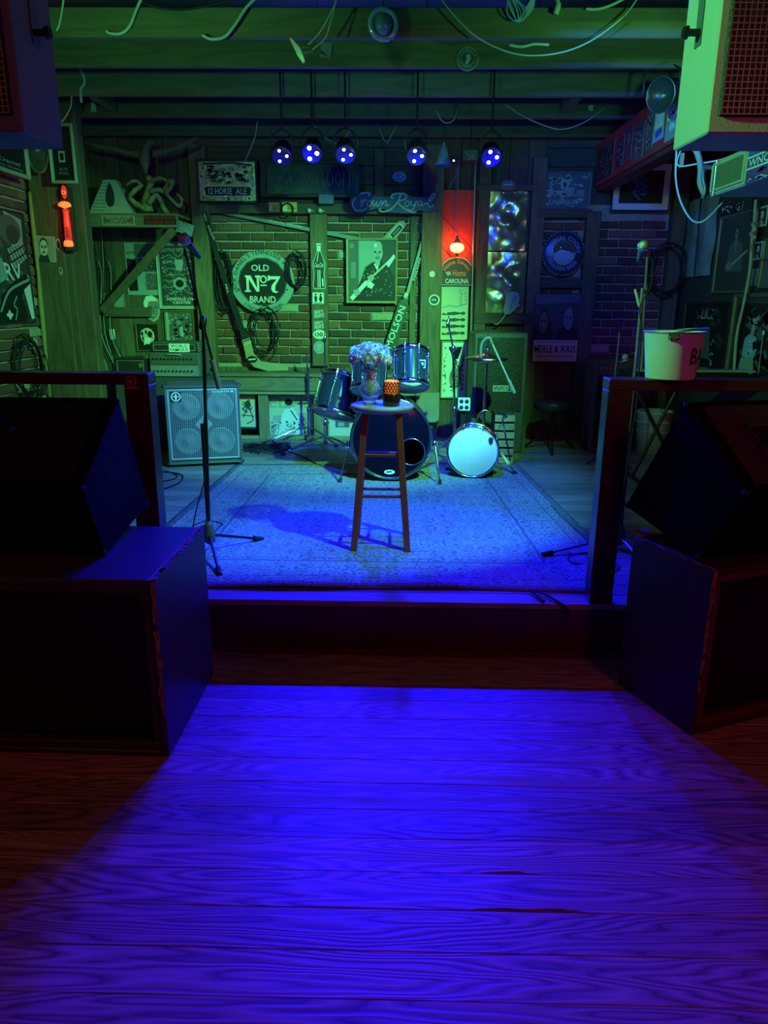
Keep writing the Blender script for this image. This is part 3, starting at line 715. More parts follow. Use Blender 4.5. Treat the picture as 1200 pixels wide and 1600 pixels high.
# ================================================================ BLUE LED CANS
def led_can(px, py, label, target, power, lens_r=.014, angle=45, glow=30):
    p = at(px, py, 5.45); t = thing('led_stage_light', label, 'stage light', (p.x, p.y, p.z))
    ax = (Vector(target) - p).normalized(); a = ax.orthogonal().normalized()
    side = ax.cross(Vector((0, 0, 1))).normalized(); upw = side.cross(ax)
    MB().open_lathe([(.0, -.14), (.045, -.135), (.06, -.10), (.064, -.02), (.070, 0), (.066, .004), (.058, -.004), (.0, -.006)], p, ax, 20).build('can', blackm, t)
    yk = MB(); yk.tube(spline([p + side * .074 - ax * .06, p + side * .078 - ax * .05 + Vector((0, 0, .08)), p + Vector((0, 0, .14)) - ax * .05, p - side * .078 - ax * .05 + Vector((0, 0, .08)), p - side * .074 - ax * .06], 5), .006, 6)
    yk.cyl(p - ax * .05 + Vector((0, 0, .14)), (p.x - ax.x * .05, p.y - ax.y * .05, 3.046), .007, None, 8); yk.build('yoke', blackm, t)
    le = M('blue_led_lens', (.1, .1, .9), .2, 0, 10, 0, 0, emit=(.42, .40, 1.0), es=glow)
    for k, (dx, dz) in enumerate(((-.036, .002), (.012, .038), (.016, -.034))):
        c = p + side * dx + upw * dz + ax * .001
        MB().lathe([(lens_r + .003, -.006), (lens_r + .003, 0), (lens_r, .001)], c, ax, 12).build('lens_ring', blackm, t)
        MB().lathe([(lens_r, 0), (lens_r * .8, .005), (0, .008)], c, ax, 12).build('lens', le, t)
    lamp('SPOT', 'blue_led_beam', p + ax * .03, target, power, BLUE, .035, angle, .55)
    lamp('POINT', 'blue_led_halo_fill', p + ax * .10 - Vector((0, 0, .05)), None, power * .009, BLUE, .05)  # added point light standing in for the blue halo round the can
led_can(440, 244, 'small blue light can at the far left end of the ceiling row', (-.75, 2.4, 0), 90, .010)
led_can(487, 240, 'brightest blue light can above the dark neon lettering', (-.70, 2.1, 0), 520, .015)
led_can(540, 242, 'blue light can third in the row above the neon lettering', (-.1, 2.7, 0), 380, .011, 58)
led_can(651, 244, 'blue light can above the oval badge and the script sign', (.1, 2.7, 0), 420, .012, 58)
led_can(768, 246, 'blue light can beside the hanging lantern wires over the foil panel', (.62, 2.1, 0), 600, .013)

# ================================================================ STOOL, VASE, FLOWERS, CANDLE
stoolw = M('red_brown_stool', (.28, .05, .045), .35, 0, 20, .2, .05, coat=.3)
seatw = wood('seat_wood', (.55, .45, .28), (.35, .26, .15), 'X', .4, 6, 8, .4, .1, 8)
sc = at(597, 641, 3.74); sx_, sy_ = sc.x, 3.74; SEAT = atz(597, 641, at(597, 640, 3.74).z).z
SEAT = at(597, 631, 3.74).z
t = thing('bar_stool', 'tall wooden bar stool with red-brown legs standing on the rug', 'stool', (sx_, sy_, ZS + .007))
MB().lathe([(.0, -.036), (.145, -.034), (.158, -.022), (.162, -.012), (.156, -.002), (.14, 0), (.0, -.001)], (sx_, sy_, SEAT), n=40).build('seat', seatw, t)
legs = []
for a, b in ((-1, -1), (1, -1), (-1, 1), (1, 1)):
    top = Vector((sx_ + a * .083, sy_ + b * .083, SEAT - .035)); bot = Vector((sx_ + a * .138, sy_ + b * .138, ZS + .006))
    d = (bot - top); legs.append((top, bot)); mb = MB(); h = .017
    vs = [top + Vector((x * h, y * h, 0)) for x, y in ((-1, -1), (1, -1), (1, 1), (-1, 1))] + [bot + Vector((x * h * .95, y * h * .95, 0)) for x, y in ((-1, -1), (1, -1), (1, 1), (-1, 1))]
    mb.add(vs, [(0, 1, 2, 3), (7, 6, 5, 4)] + [(i, (i + 1) % 4, 4 + (i + 1) % 4, 4 + i) for i in range(4)]); mb.build('leg', stoolw, t, .003)
def lp_(i, z): a, b = legs[i]; return a.lerp(b, (z - a.z) / (b.z - a.z))
for (i, j, zz) in ((0, 1, .29), (0, 1, .50), (2, 3, .27), (2, 3, .47), (0, 2, .21), (0, 2, .42), (1, 3, .21), (1, 3, .42)):
    a, b = lp_(i, ZS + zz), lp_(j, ZS + zz); MB().cyl(a, b, .009, .009, 8).build('rung', stoolw, t)
glass = M('cut_glass', (.92, .96, 1.0), .06, 0, 30, .03, .0, trans=.86, ior=1.46)
vc = at(578, 634, 3.73); vx, vy, vz = vc.x, 3.73, SEAT
t = thing('flower_vase', 'clear round-bellied glass vase holding white flowers on the stool', 'vase', (vx, vy, vz))
prof = [(.0, .0), (.034, .0), (.036, .006), (.030, .018), (.043, .040), (.053, .065), (.050, .092), (.034, .118), (.024, .135), (.027, .152), (.042, .170), (.040, .170), (.024, .153), (.0212, .135), (.031, .116), (.047, .091), (.050, .066), (.040, .042), (.026, .022), (.0, .020)]
MB().open_lathe(prof, (vx, vy, vz), n=28).build('vase_body', glass, t)
cut = MB()
for k in range(14):
    a = k * 2 * math.pi / 14
    cut.tube([(vx + math.cos(a + q * .35) * (.0535 - abs(q) * .006), vy + math.sin(a + q * .35) * (.0535 - abs(q) * .006), vz + .065 + q * .022) for q in (-1, -.5, 0, .5, 1)], .0012, 4)
cut.build('cut_pattern', glass, t)
petal = M('white_petal', (.85, .85, .80), .7, 0, 60, .12, .2); leafm = M('green_leaf', (.10, .22, .07), .55, 0, 30, .4, .2); redleaf = M('dark_filler', (.12, .03, .03), .6, 0, 40, .4, .2)
def blossom_mesh(sd, r=.021):
    rr = random.Random(sd); mb = MB()
    mb.ball((0, 0, 0), r * .62, 8, 6, .12)
    for L_ in range(3):
        n = 9 - L_ * 2
        for k in range(n):
            a = 2 * math.pi * (k + rr.uniform(-.2, .2)) / n; el = rad(8 + L_ * 27 + rr.uniform(-8, 8)); rad_ = r * (1.05 - L_ * .12); w = r * .42
            d = Vector((math.cos(a) * math.cos(el), math.sin(a) * math.cos(el), math.sin(el))); s_ = Vector((-math.sin(a), math.cos(a), 0)); u_ = s_.cross(d) * -1
            mb.add([d * rad_ * .35 - s_ * w * .5, d * rad_ * .35 + s_ * w * .5, d * rad_ + s_ * w + u_ * r * .12, d * rad_ * 1.08 + u_ * r * .28, d * rad_ - s_ * w + u_ * r * .12], [(0, 1, 2, 3, 4)], True)
    return mb
BMES = [blossom_mesh(s).mesh('blossom', petal) for s in range(4)]
rr = random.Random(3); ctr = Vector((vx + .000, vy, vz + .232)); fls = 0
for k in range(34):
    g = k + .5; ph = math.acos(1 - g / 34 * 1.25); th_ = math.pi * (1 + 5 ** .5) * g
    d = Vector((math.cos(th_) * math.sin(ph), math.sin(th_) * math.sin(ph), math.cos(ph)))
    pos = ctr + Vector((d.x * .092, d.y * .085, d.z * .062)) * rr.uniform(.9, 1.04)
    fl = thing('carnation', 'white ruffled carnation bunched with others in the glass vase', 'flower', (vx, vy, vz + .03), 'white carnations in the glass vase')
    o = bpy.data.objects.new('blossom', BMES[k % 4]); C.objects.link(o); o.parent = fl; o.location = pos - fl.location
    o.rotation_euler = d.to_track_quat('Z', 'Y').to_euler(); s_ = rr.uniform(.85, 1.15); o.scale = (s_, s_, s_)
    a = rr.uniform(0, 6.28); q = rr.uniform(.002, .016)
    MB().tube(spline([(vx + math.cos(a) * q * 1.3, vy + math.sin(a) * q * 1.3, vz + .035), (vx + math.cos(a) * q * .8, vy + math.sin(a) * q * .8, vz + .14), pos - d * .01], 3), .0014, 4).build('stem', leafm, fl)
for k in range(9):
    a = [2.6, 3.3, 4.4, 5.0, 5.6, 0.1, 1.2, 2.0, 4.7][k]; el = rad([-10, 5, -35, -15, -20, 10, 0, 10, 20][k]); d = Vector((math.cos(a) * math.cos(el), math.sin(a) * math.cos(el), math.sin(el))); s_ = Vector((-math.sin(a), math.cos(a), 0))
    b0 = ctr + d * .05 - Vector((0, 0, .02)); t = thing('foliage_sprig', 'dark leafy sprig tucked between the white carnations', 'leaf', (vx, vy, vz + .03), 'leaf sprigs in the glass vase')
    MB().tube(spline([(vx, vy, vz + .06), (vx, vy, vz + .15), b0], 3), .0014, 4).build('stem', leafm, t)
    mb = MB()
    for j in range(5):
        o_ = b0 + d * (.012 * j); w = .012; e = (s_ * (1 if j % 2 else -1) + d * .9).normalized() * (.034 - j * .003); n_ = Vector((0, 0, .006))
        mb.add([o_, o_ + e * .5 + d * w * .7 + n_, o_ + e, o_ + e * .5 - d * w * .5 + n_], [(0, 1, 2, 3)])
    mb.build('leaf', redleaf if k in (3, 8, 4) else leafm, t)
cp = at(611.5, 634, 3.68); cx_, cy_ = cp.x, 3.68
t = thing('candle_holder', 'amber latticed glass candle lamp on a dark base glowing orange on the stool', 'candle holder', (cx_, cy_, SEAT))
MB().lathe([(.040, 0), (.043, .004), (.043, .058), (.040, .062), (.0, .062)], (cx_, cy_, SEAT), n=28).build('dark_base', M('dark_amber_base', (.05, .012, .01), .2, 0, 20, .3, .02, coat=.3), t)
am = M('amber_glass', (.9, .28, .06), .15, 0, 30, .1, .05, emit=(1.0, .20, .04), es=.7)
MB().open_lathe([(.037, .062), (.0385, .10), (.037, .118), (.033, .124), (.031, .124), (.035, .116), (.036, .064)], (cx_, cy_, SEAT), n=28).build('amber_shade', am, t)
mb = MB()
for k in range(16):
    for s_ in (-1, 1):
        mb.tube([(cx_ + math.cos(k * .3927 + s_ * q * .8) * .0398, cy_ + math.sin(k * .3927 + s_ * q * .8) * .0398, SEAT + .064 + q * .056) for q in (0, .25, .5, .75, 1)], .0030, 4, False)
mb.build('lattice', M('dark_lattice', (.10, .02, .01), .4), t)
for q in range(3): pass
MB().lathe([(.0, 0), (.007, .006), (.006, .014), (.0, .028)], (cx_, cy_ - .0, SEAT + .075), n=8).build('flame', M('flame', (1, .6, .2), .5, 0, 5, 0, 0, emit=(1, .55, .15), es=14), t)
lamp('POINT', 'candle_glow', (cx_, cy_, SEAT + .14), None, .12, (1, .35, .08), .02)

# ================================================================ MICROPHONE STANDS
def mic_stand(label, base, hub_z, feet, top, clutch, mic_end, butt, polemat=blackm, cable_pts=None):
    t = thing('microphone_stand', label, 'microphone stand', (base.x, base.y, ZS))
    MB().cyl((base.x, base.y, hub_z - .03), top, .008, .008, 10).build('pole', polemat, t)
    MB().cyl((base.x, base.y, hub_z - .04), (base.x, base.y, hub_z + .55), .011, .011, 10).build('lower_tube', blackm, t)
    MB().lathe([(.012, -.06), (.028, -.045), (.030, -.0), (.022, .04), (.013, .06)], (base.x, base.y, hub_z), n=14).build('hub', M('hub_plastic', (.10, .10, .09), .5), t)
    for f_ in feet:
        f_ = Vector(f_); h = Vector((base.x, base.y, hub_z - .01)); d = (f_ - h)
        lg = MB().cyl(h, f_, .008, .007, 8).build('leg', polemat, t)
        MB().cyl(f_ - d.normalized() * .05, f_ + d.normalized() * .01, .014, .013, 8).build('rubber_foot', rubber, lg)
    MB().lathe([(.012, -.03), (.017, -.02), (.017, .02), (.011, .03)], clutch, (0.1, .2, 1), 12).build('clutch', blackm, t)
    MB().cyl(butt, mic_end, .006, .006, 8).build('boom', polemat, t)
    b = Vector(butt); d = (Vector(mic_end) - b).normalized(); MB().cyl(b - d * .01, b + d * .13, .013, .013, 10).build('counterweight', M('counterweight', (.20, .21, .17), .5), t)
    return t, d
def microphone(label, tip, d, mat_b, mat_h):
    t = thing('microphone', label, 'microphone', tip); d = Vector(d).normalized(); tip = Vector(tip)
    MB().lathe([(.0, .0), (.014, .003), (.024, .014), (.0255, .026), (.023, .042), (.019, .052)], tip, d, 14).build('grille_ball', mat_h, t)
    MB().lathe([(.020, .050), (.018, .06), (.0115, .16), (.010, .19)], tip, d, 14).build('body', mat_b, t)
    MB().torus(tip + d * .027, d, .0255, .002, 14, 5).build('band', chrome, t)
    return t
base = atz(329, 868, ZS); f1 = atz(343, 897, ZS + .012); f2 = atz(408, 842, ZS + .012); f3 = base * 3 - f1 - f2; f3.z = ZS + .012
f3 = base + (f3 - base).normalized() * .26; f3.z = ZS + .012
hubz = at(327, 832, base.y).z; YM = base.y
mic_stand('black boom microphone stand in front of the bass cabinet', base, hubz, [f1, f2, f3], at(317, 505, YM), at(317, 505, YM), at(288, 388, YM - .02), at(342, 604, YM + .03))
microphone('vocal microphone on the boom stand in front of the bass cabinet', at(284, 369, YM - .10), (.13, .85, -.38), blackm, M('mesh_head', (.6, .6, .58), .35, .8, 200, .2, .4))
cable('black microphone cable hanging down the left boom stand to the rug', [at(296, 388, YM - .05), at(303, 430, YM - .04), at(312, 490, YM - .03), at(318, 520, YM - .02), at(322, 600, YM - .02), at(318, 680, YM - .03), at(321, 740, YM - .03), at(306, 800, YM - .02), at(302, 832, YM), atz(310, 862, ZS + .01), atz(340, 826, ZS + .01), atz(347, 818, ZS + .01), atz(322, 814, ZS + .01), atz(300, 822, ZS + .01)], .0035, rubber)
cable('thin cable dangling from the left microphone clip with a pale plug end', [at(287, 385, YM - .02), at(289, 410, YM), at(294, 440, YM), at(303, 458, YM), at(306, 455, YM)], .003, M('grey_cable', (.35, .36, .34), .5))
# right stand, behind the right railing post
base = atz(966, 856, ZS); YM2 = base.y; g1 = atz(850, 866, ZS + .012); g2 = base + Vector((.25, .12, .012)); g3 = base + Vector((.0, -.24, .012)); g2.z = g3.z = ZS + .012; g3.x += .05
top2 = at(1003, 420, YM2)
mic_stand('boom microphone stand with a folded boom behind the white bucket', base, at(964, 835, YM2).z, [g1, g2, g3], at(1004, 450, YM2), at(1011, 450, YM2), at(1012, 392, YM2 - .02), at(1001, 575, YM2 + .02), M('satin_metal', (.45, .45, .42), .3, .8))
microphone('microphone on top of the stand behind the white bucket', at(1006, 381, YM2 - .10), (.18, .85, -.30), M('mic_body_grey', (.3, .3, .3), .4, .5), MC['mesh_head'])
cable('looping cable taped along the microphone stand behind the white bucket', [at(1018, 388, YM2 - .03), at(1020, 420, YM2 - .03), at(1016, 450, YM2 - .03), at(1000, 480, YM2 - .04), at(1003, 520, YM2 - .03), at(998, 585, YM2 - .03), at(992, 650, YM2 - .03), at(975, 760, YM2 - .03), atz(955, 868, ZS + .01), atz(900, 880, ZS + .01), atz(890, 868, ZS + .01), atz(930, 862, ZS + .01)], .0035, rubber)
tag(MB().cyl(at(992, 452, YM2), at(999, 478, YM2), .006, .008, 8).build('cable_plug', M('pale_plug', (.5, .52, .4), .4)), 'pale cable plug hanging beside the right microphone stand', 'plug')

# ================================================================ WHITE BUCKET
p = at(1052, 591, YE + .055); bx = p.x; by = YE + .055
pxm = (at(1105, 520, by) - at(1013, 520, by)).x / 2; bxc = (at(1013, 520, by) + at(1105, 520, by)).x / 2; bh = at(1058, 517, by).z - ZT; br = (at(1088, 590, by) - at(1016, 590, by)).x / 2
white_e = M('bucket_enamel', (.80, .78, .74), .4, 0, 30, .05, .03)
t = thing('bucket', 'white metal tip bucket with dark lettering standing on the right railing', 'bucket', (bxc - .01, by, ZT))
pr = [(0, 0), (br, 0), (br * 1.02, .004), (pxm * .985, bh - .006), (pxm * 1.01, bh - .003), (pxm, bh), (pxm * .97, bh - .003), (br * .98, .008), (0, .006)]
MB().open_lathe(pr, (bxc - .012, by, ZT), n=40).build('bucket_body', white_e, t)
MB().torus((bxc - .012, by, ZT + bh - .003), (0, 0, 1), pxm, .003, 40, 6).build('rim', M('rim_metal', (.4, .4, .38), .4, .9), t)
for sgn, an in ((-1, rad(250)), (1, rad(70))):
    e = Vector((bxc - .012 + math.cos(an) * pxm * 1.0, by + math.sin(an) * pxm, ZT + bh - .022)); dd_ = Vector((math.cos(an), math.sin(an), 0)); sd_ = Vector((-dd_.y, dd_.x, 0))
    mb = MB(); mb.ball(e + dd_ * .004 - sd_ * .012, .006, 8, 6); mb.ball(e + dd_ * .004 + sd_ * .012, .006, 8, 6); mb.cyl(e, e + dd_ * .012, .009, .007, 10); mb.prism([(-.02, -.006), (.02, -.006), (.02, .014), (-.02, .014)], e + dd_ * .000, sd_, (0, 0, 1), dd_, .004); mb.build('handle_ear', M('ear_metal', (.25, .24, .22), .4, .9), t)
hc = Vector((bxc - .012, by, ZT + bh - .01)); e1 = Vector((math.cos(rad(250)), math.sin(rad(250)), 0))
pts = [hc + e1 * (pxm + .012) * math.cos(q) + Vector((-e1.y, e1.x, 0)) * (pxm + .012) * math.sin(q) + Vector((0, 0, .010 + .012 * math.sin(q))) for q in [math.pi * i / 16 for i in range(17)]]
MB().tube(pts, .0025, 6).build('wire_handle', M('wire_metal', (.3, .3, .28), .35, 1), t)
# lettering wrapped on the side
def wrap_text(txt, t, cx, cy, z0, h, r0, r1, H_, a0, width, mat):
    vs, fs_, x0, y0, x1, y1 = glyphs(txt); out = []
    for x, y in vs:
        zz = z0 + (y - y0) / (y1 - y0) * h; r_ = r0 + (r1 - r0) * ((zz - ZT) / H_) + .0012; an = a0 + (x - x0) / (x1 - x0) * width / r_
        out.append((cx + math.cos(an) * r_, cy + math.sin(an) * r_, zz))
    MB().add(out, fs_).build('lettering', mat, t)
wrap_text('BA', t, bxc - .012, by, ZT + bh * .33, bh * .34, br, pxm, bh, rad(291), .082, M('bucket_lettering', (.03, .01, .06), .5))
wrap_text('SA', t, bxc - .012, by, ZT + bh * .22, bh * .05, br, pxm, bh, rad(318), .02, MC['bucket_lettering'])

# ================================================================ DRUM KIT
shell = M('dark_drum_shell', (.02, .03, .035), .15, 0, 10, .3, .01, coat=.8)
skin_w = M('coated_drum_head', (.62, .62, .60), .7, 0, 25, .08, .1); skin_k = M('black_drum_head', (.003, .003, .014), .15, 0, 20, .2, .01)
def drum(name, label, c, axis, r, depth, head, lugs=8, hoopmat=chrome, cat='drum', group=None, head2=None, brk=True):
    """c = centre of the front head, axis points out of it; the shell runs back"""
    c = Vector(c); ax = Vector(axis).normalized(); a = ax.orthogonal().normalized(); b = ax.cross(a)
    t = thing(name, label, cat, c - ax * depth / 2 - Vector((0, 0, r * (1 - abs(ax.z)) + depth / 2 * abs(ax.z))), group)
    MB().open_lathe([(r, -.01), (r, -depth + .01)], c, ax, 40).build('shell', shell, t)
    MB().lathe([(0, -.004), (r * .97, -.006), (r * 1.01, -.012)], c, ax, 40).build('front_head', head, t)
    MB().lathe([(0, 0), (r * .97, -.002), (r * 1.01, -.006)], c - ax * (depth - .006), ax, 40).build('rear_head', head2 or head, t)
    for off in (0, -depth):
        MB().open_lathe([(r * 1.0, -.022 if off == 0 else .022), (r + .012, -.022 if off == 0 else .022), (r + .015, -.004 if off == 0 else .004), (r + .012, .006 if off == 0 else -.006), (r + .004, .004 if off == 0 else -.004), (r - .004, -.008 if off == 0 else .008)], c + ax * off, ax, 40).build('hoop', hoopmat, t)
    for k in range(lugs):
        an = 2 * math.pi * (k + .5) / lugs; d = a * math.cos(an) + b * math.sin(an); q = c + d * (r + .009)
        lg = MB(); lg.cyl(q - ax * .004, q - ax * (depth - .004), .0032, None, 6)
        for s_ in (.22, .78): lg.ball(c + d * (r + .006) - ax * depth * s_, (.012, .012, .016), 8, 6)
        lg.cyl(q + ax * .012, q - ax * .018, .007, None, 6)
        lg.build('lug', chrome, t)
    return t, c, ax, a, b
bdY = 5.12; bc = at(611, 689, bdY); br_ = (at(674, 689, bdY) - at(548, 689, bdY)).x / 2 - .012
bc.z = ZS + .007 + br_ + .03
bd, *_ = drum('bass_drum', 'large black bass drum with a round port hole behind the stool', bc, (0.02, -1, .03), br_, .42, skin_k, 8, M('black_hoop', (.03, .03, .04), .25, .2, 10, .2, .01, coat=.6), head2=skin_w)
ph = at(643, 706, bdY - .006); MB().torus(ph, (0, -1, 0), .096 * .98, .004, 32, 6).build('port_ring', chrome, bd)
MB().lathe([(.0, .0), (.094, .0)], (ph.x, bdY - .0075, ph.z), (0, -1, 0), 32).build('port_hole', M('port_interior', (.10, .11, .13), .5), bd)
f = fb(600, 733, 617, 742, bdY - .012); art(f, [('e', 'w', .5, .5, .5, .4), ('e', 'k', .35, .5, .12, .15), ('e', 'k', .6, .45, .14, .12)], bd, 'badge')
MB().torus((bc.x, bdY + .004, bc.z), (0, -1, 0), br_ + .016, .0035, 48, 6).build('bright_hoop_edge', chrome, bd)
for s_, pxa, pya, pxb, pyb in ((-1, 544, 695, 531, 753), (1, 679, 693, 688, 756)):
    a_ = at(pxa, pya, bdY + .05); b_ = atz(pxb, pyb, ZS + .012)
    sp_ = MB().cyl(a_, b_, .007, .006, 8).build('spur', chrome, bd); MB().cyl(b_ + (a_ - b_).normalized() * .03, b_, .012, .012, 8).build('rubber_foot', rubber, sp_); MB().lathe([(.012, -.025), (.02, -.015), (.02, .015), (.012, .025)], a_, (0, .3, 1), 12).build('spur_bracket', chrome, bd)
skin_k.node_tree.nodes['Principled BSDF'].inputs['Specular IOR Level'].default_value = .15
# rack toms
def badge(t, px0, py0, px1, py1, Y): art(fb(px0, py0, px1, py1, Y), [('bg', 'w'), ('p', 'k', [(.12, .12), (.88, .12), (.88, .88), (.12, .88)]), ('p', 'w', [(.3, .35), (.7, .35), (.7, .65), (.3, .65)])], t, 'badge')
tY = 5.20; tc = at(642, 545, tY)
tr_ = (at(670, 575, tY) - at(617, 575, tY)).x / 2; td = (at(642, 547, tY).z - at(642, 610, tY).z) * .92
tm, *_ = drum('rack_tom', 'glossy dark rack tom with chrome lugs mounted on the right of the bass drum', tc + Vector((0, .02, -.02)), (.0, .48, 1), tr_, td, skin_w, 8)
badge(tm, 654, 562, 665, 575, tY - tr_ * .98)
tc2 = at(578, 565, 5.22)
drum('rack_tom', 'rack tom half hidden behind the vase of flowers', tc2 + Vector((0, .02, .02)), (.05, .48, 1), tr_ * .98, td * .95, skin_w, 8)
mt = thing('tom_mount', 'chrome tom holder rising from the bass drum beside the candle', 'drum hardware', at(622, 625, 5.3))
for xx in (603, 624):
    MB().cyl(at(xx, 640, 5.33), at(xx, 552, 5.30), .009, None, 10).build('post', chrome, mt)
MB().ball(at(628, 563, 5.28), (.03, .03, .03), 12, 8).build('ball_joint', M('blue_clear_joint', (.4, .42, .6), .2, .7), mt); MB().tube([at(624, 556, 5.28), at(632, 566, 5.26), at(622, 572, 5.26), at(634, 580, 5.25)], .009, 8).build('wing_clamp', chrome, mt)
# floor tom tipped, seen from the side
fc = at(548, 606, 5.42); a0_ = at(520, 596, 5.42); b0_ = at(548, 640, 5.42)
drum('floor_tom', 'black floor tom standing tilted beyond the chrome cymbal stands', at(536, 590, 5.5), (.26, .42, 1), .15, .29, skin_w, 6)
# second small drum lying on its side with white torn head
sY = 5.25; sc2 = at(739, 699, sY); sr = (at(779, 699, sY) - at(700, 699, sY)).x / 2 - .006
sc2.z = ZS + sr + .026
sd, *_ = drum('side_drum', 'drum lying on its side showing a white head with a torn dark patch', sc2, (-.12, -1, .05), sr, .22, skin_w, 8)
q = at(767, 688, sY - .012); rr = random.Random(8); pts = [(math.cos(i * .52) * .021 * rr.uniform(.6, 1.3), math.sin(i * .52) * .028 * rr.uniform(.6, 1.3)) for i in range(12)]
MB().prism(pts, q + Vector((0, -.004, 0)), (1, 0, 0), (0, 0, 1), (0, -1, 0), .001).build('torn_patch', M('tear_black', (.02, .02, .03), .8), sd)

def tripod(t, c, z_hub, z_low, r, feet_dirs, mat=chrome):
    for an, rr2 in feet_dirs:
        f_ = Vector((c.x + math.cos(rad(an)) * rr2, c.y + math.sin(rad(an)) * rr2, ZS + .018)); h = Vector((c.x, c.y, z_hub)); m = h.lerp(f_, .55)
        lg = MB(); 
        for s_ in (-.006, .006):
            o_ = Vector((-math.sin(rad(an)), math.cos(rad(an)), 0)) * s_ * 1.6; lg.tube(spline([h + o_, h.lerp(f_, .3) + Vector((0, 0, .018)) + o_, f_ + o_], 4), .0055, 6)
        lo = lg.build('leg', mat, t); MB().ball(f_ + Vector((0, 0, -.002)), (.022, .016, .015), 8, 6).build('rubber_foot', rubber, lo)
        MB().cyl((c.x, c.y, z_low), m, .0045, None, 6).build('brace', mat, t)
def cym_stand(label, px, py_top, py_mid, base, z1, dirs, extra=None, mat=chrome):
    t = thing('cymbal_stand', label, 'cymbal stand', (base.x, base.y, ZS)); Y = base.y
    top = at(px[0], py_top, Y); mid = at(px[1], py_mid, Y)
    MB().cyl((base.x, base.y, ZS + .05), (base.x + (mid.x - base.x) * .5, base.y, (ZS + mid.z) / 2), .0125, None, 12).build('lower_tube', mat, t)
    MB().cyl((base.x + (mid.x - base.x) * .45, base.y, (ZS + mid.z) / 2 - .03), mid, .0095, None, 10).build('middle_tube', mat, t)
    MB().cyl(mid, top, .0065, None, 8).build('upper_rod', mat, t)
    for q, r_ in (((base.x + (mid.x - base.x) * .5, base.y, (ZS + mid.z) / 2), .018), (tuple(mid), .016)):
        MB().lathe([(.008, -.025), (r_, -.018), (r_, .018), (.008, .025)], q, (0, 0, 1), 10).cyl(Vector(q), Vector(q) + Vector((.035, -.012, 0)), .005, .008, 8).build('clamp', mat, t)
    tl = MB(); tl.lathe([(.004, -.03), (.012, -.025), (.016, -.015), (.009, -.006), (.02, .0), (.009, .006), (.012, .02), (.004, .03), (.004, .06)], top, (.1, 0, 1), 10); tl.build('tilter', mat, t)
    tripod(t, base, z1, ZS + .06, .3, dirs, mat); return t
b_ = atz(508, 704, ZS); cym_stand('chrome cymbal stand without a cymbal nearest the floor tom', (507, 508), 530, 615, b_, at(508, 683, b_.y).z, ((215, .40), (335, .36), (95, .3)))
b_ = atz(482, 690, ZS); t = cym_stand('chrome cymbal stand without a cymbal behind its neighbour on the left', (479, 482), 562, 590, b_, at(482, 668, b_.y).z, ((205, .42), (320, .36), (90, .3)))
MB().cyl(at(476, 617, b_.y), at(505, 616, b_.y), .008, None, 8).build('side_arm', chrome, t)
b_ = atz(712, 730, ZS); t = cym_stand('chrome cymbal stand with splayed legs in front of the white drum', (700, 708), 505, 545, b_, at(711, 679, b_.y).z, ((212, .38), (318, .36), (80, .3)))
MB().prism([(-.05, 0), (.05, 0), (.02, -.09), (-.01, -.09)], at(712, 542, b_.y), (1, 0, 0), (0, 0, 1), (0, 1, 0), .02).build('arm_bracket', chrome, t)
# hi-hat
hb = atz(757, 705, ZS); hb.y = 5.6; hp = at(761, 560, 5.6); hb.x = hp.x - .01
t = thing('hi_hat', 'pair of hi-hat cymbals on a chrome stand in front of the tall black cabinet', 'hi-hat', (hb.x, hb.y, ZS))
brass = M('brass_cymbal', (.72, .60, .34), .25, 1, 60, .1, .05)
rc = (at(795, 560, 5.6) - at(728, 560, 5.6)).x / 2
MB().lathe([(rc, -.012), (rc * .6, .004), (rc * .2, .014), (rc * .14, .026), (0, .032), (rc * .12, .024), (rc * .55, .001), (rc * .99, -.0135)], hp + Vector((0, 0, .012)), (0, -.04, 1), 40).build('top_cymbal', brass, t)
MB().lathe([(rc, .012), (rc * .6, -.004), (rc * .2, -.014), (0, -.022), (rc * .5, -.001), (rc * .99, .0135)], hp + Vector((0, 0, -.016)), (0, -.04, 1), 40).build('bottom_cymbal', brass, t)
MB().cyl((hb.x, hb.y, ZS + .06), (hp.x, hp.y, hp.z - .2), .012, None, 10).build('lower_tube', chrome, t); MB().cyl((hp.x, hp.y, hp.z - .22), (hp.x, hp.y, hp.z - .01), .008, None, 8).build('upper_tube', chrome, t)
MB().cyl((hp.x, hp.y, hp.z), at(763, 503, 5.6), .0035, None, 6).build('pull_rod', chrome, t); MB().lathe([(.006, 0), (.016, .005), (.016, .03), (.008, .05)], hp + Vector((0, 0, .035)), n=10).build('clutch', chrome, t)
tripod(t, hb, ZS + .30, ZS + .06, .3, ((200, .28), (320, .30), (80, .25)))
cab_ = thing('boom_microphone', 'boom arm microphone leaning over the hi-hat cymbals', 'microphone', at(762, 535, 5.45))
MB().cyl(at(766, 530, 5.45), at(803, 612, 5.45), .007, None, 8).build('boom', M('boom_paint', (.4, .42, .38), .4, .4), cab_); MB().cyl(at(795, 594, 5.45), at(804, 614, 5.45), .013, None, 10).build('counterweight', MC['counterweight'], cab_)
MB().tube(spline([at(751, 560, 5.45), at(752, 540, 5.45), at(758, 530, 5.45), at(765, 528, 5.45), at(769, 538, 5.45)], 5), .011, 8).build('shock_mount', M('mount_rubber', (.12, .14, .12), .5), cab_)
MB().cyl(at(785, 655, 5.5), at(797, 720, 5.45), .006, None, 8).build('stand_leg', chrome, cab_); MB().tube([at(803, 612, 5.45), at(790, 640, 5.5), at(785, 655, 5.5)], .003, 6).build('hanging_wire', rubber, cab_)
MB().tube(spline([at(742, 668, 5.5), at(748, 648, 5.5), at(758, 641, 5.5), at(766, 645, 5.5)], 5), .006, 8).build('curved_arm', brass, sd)
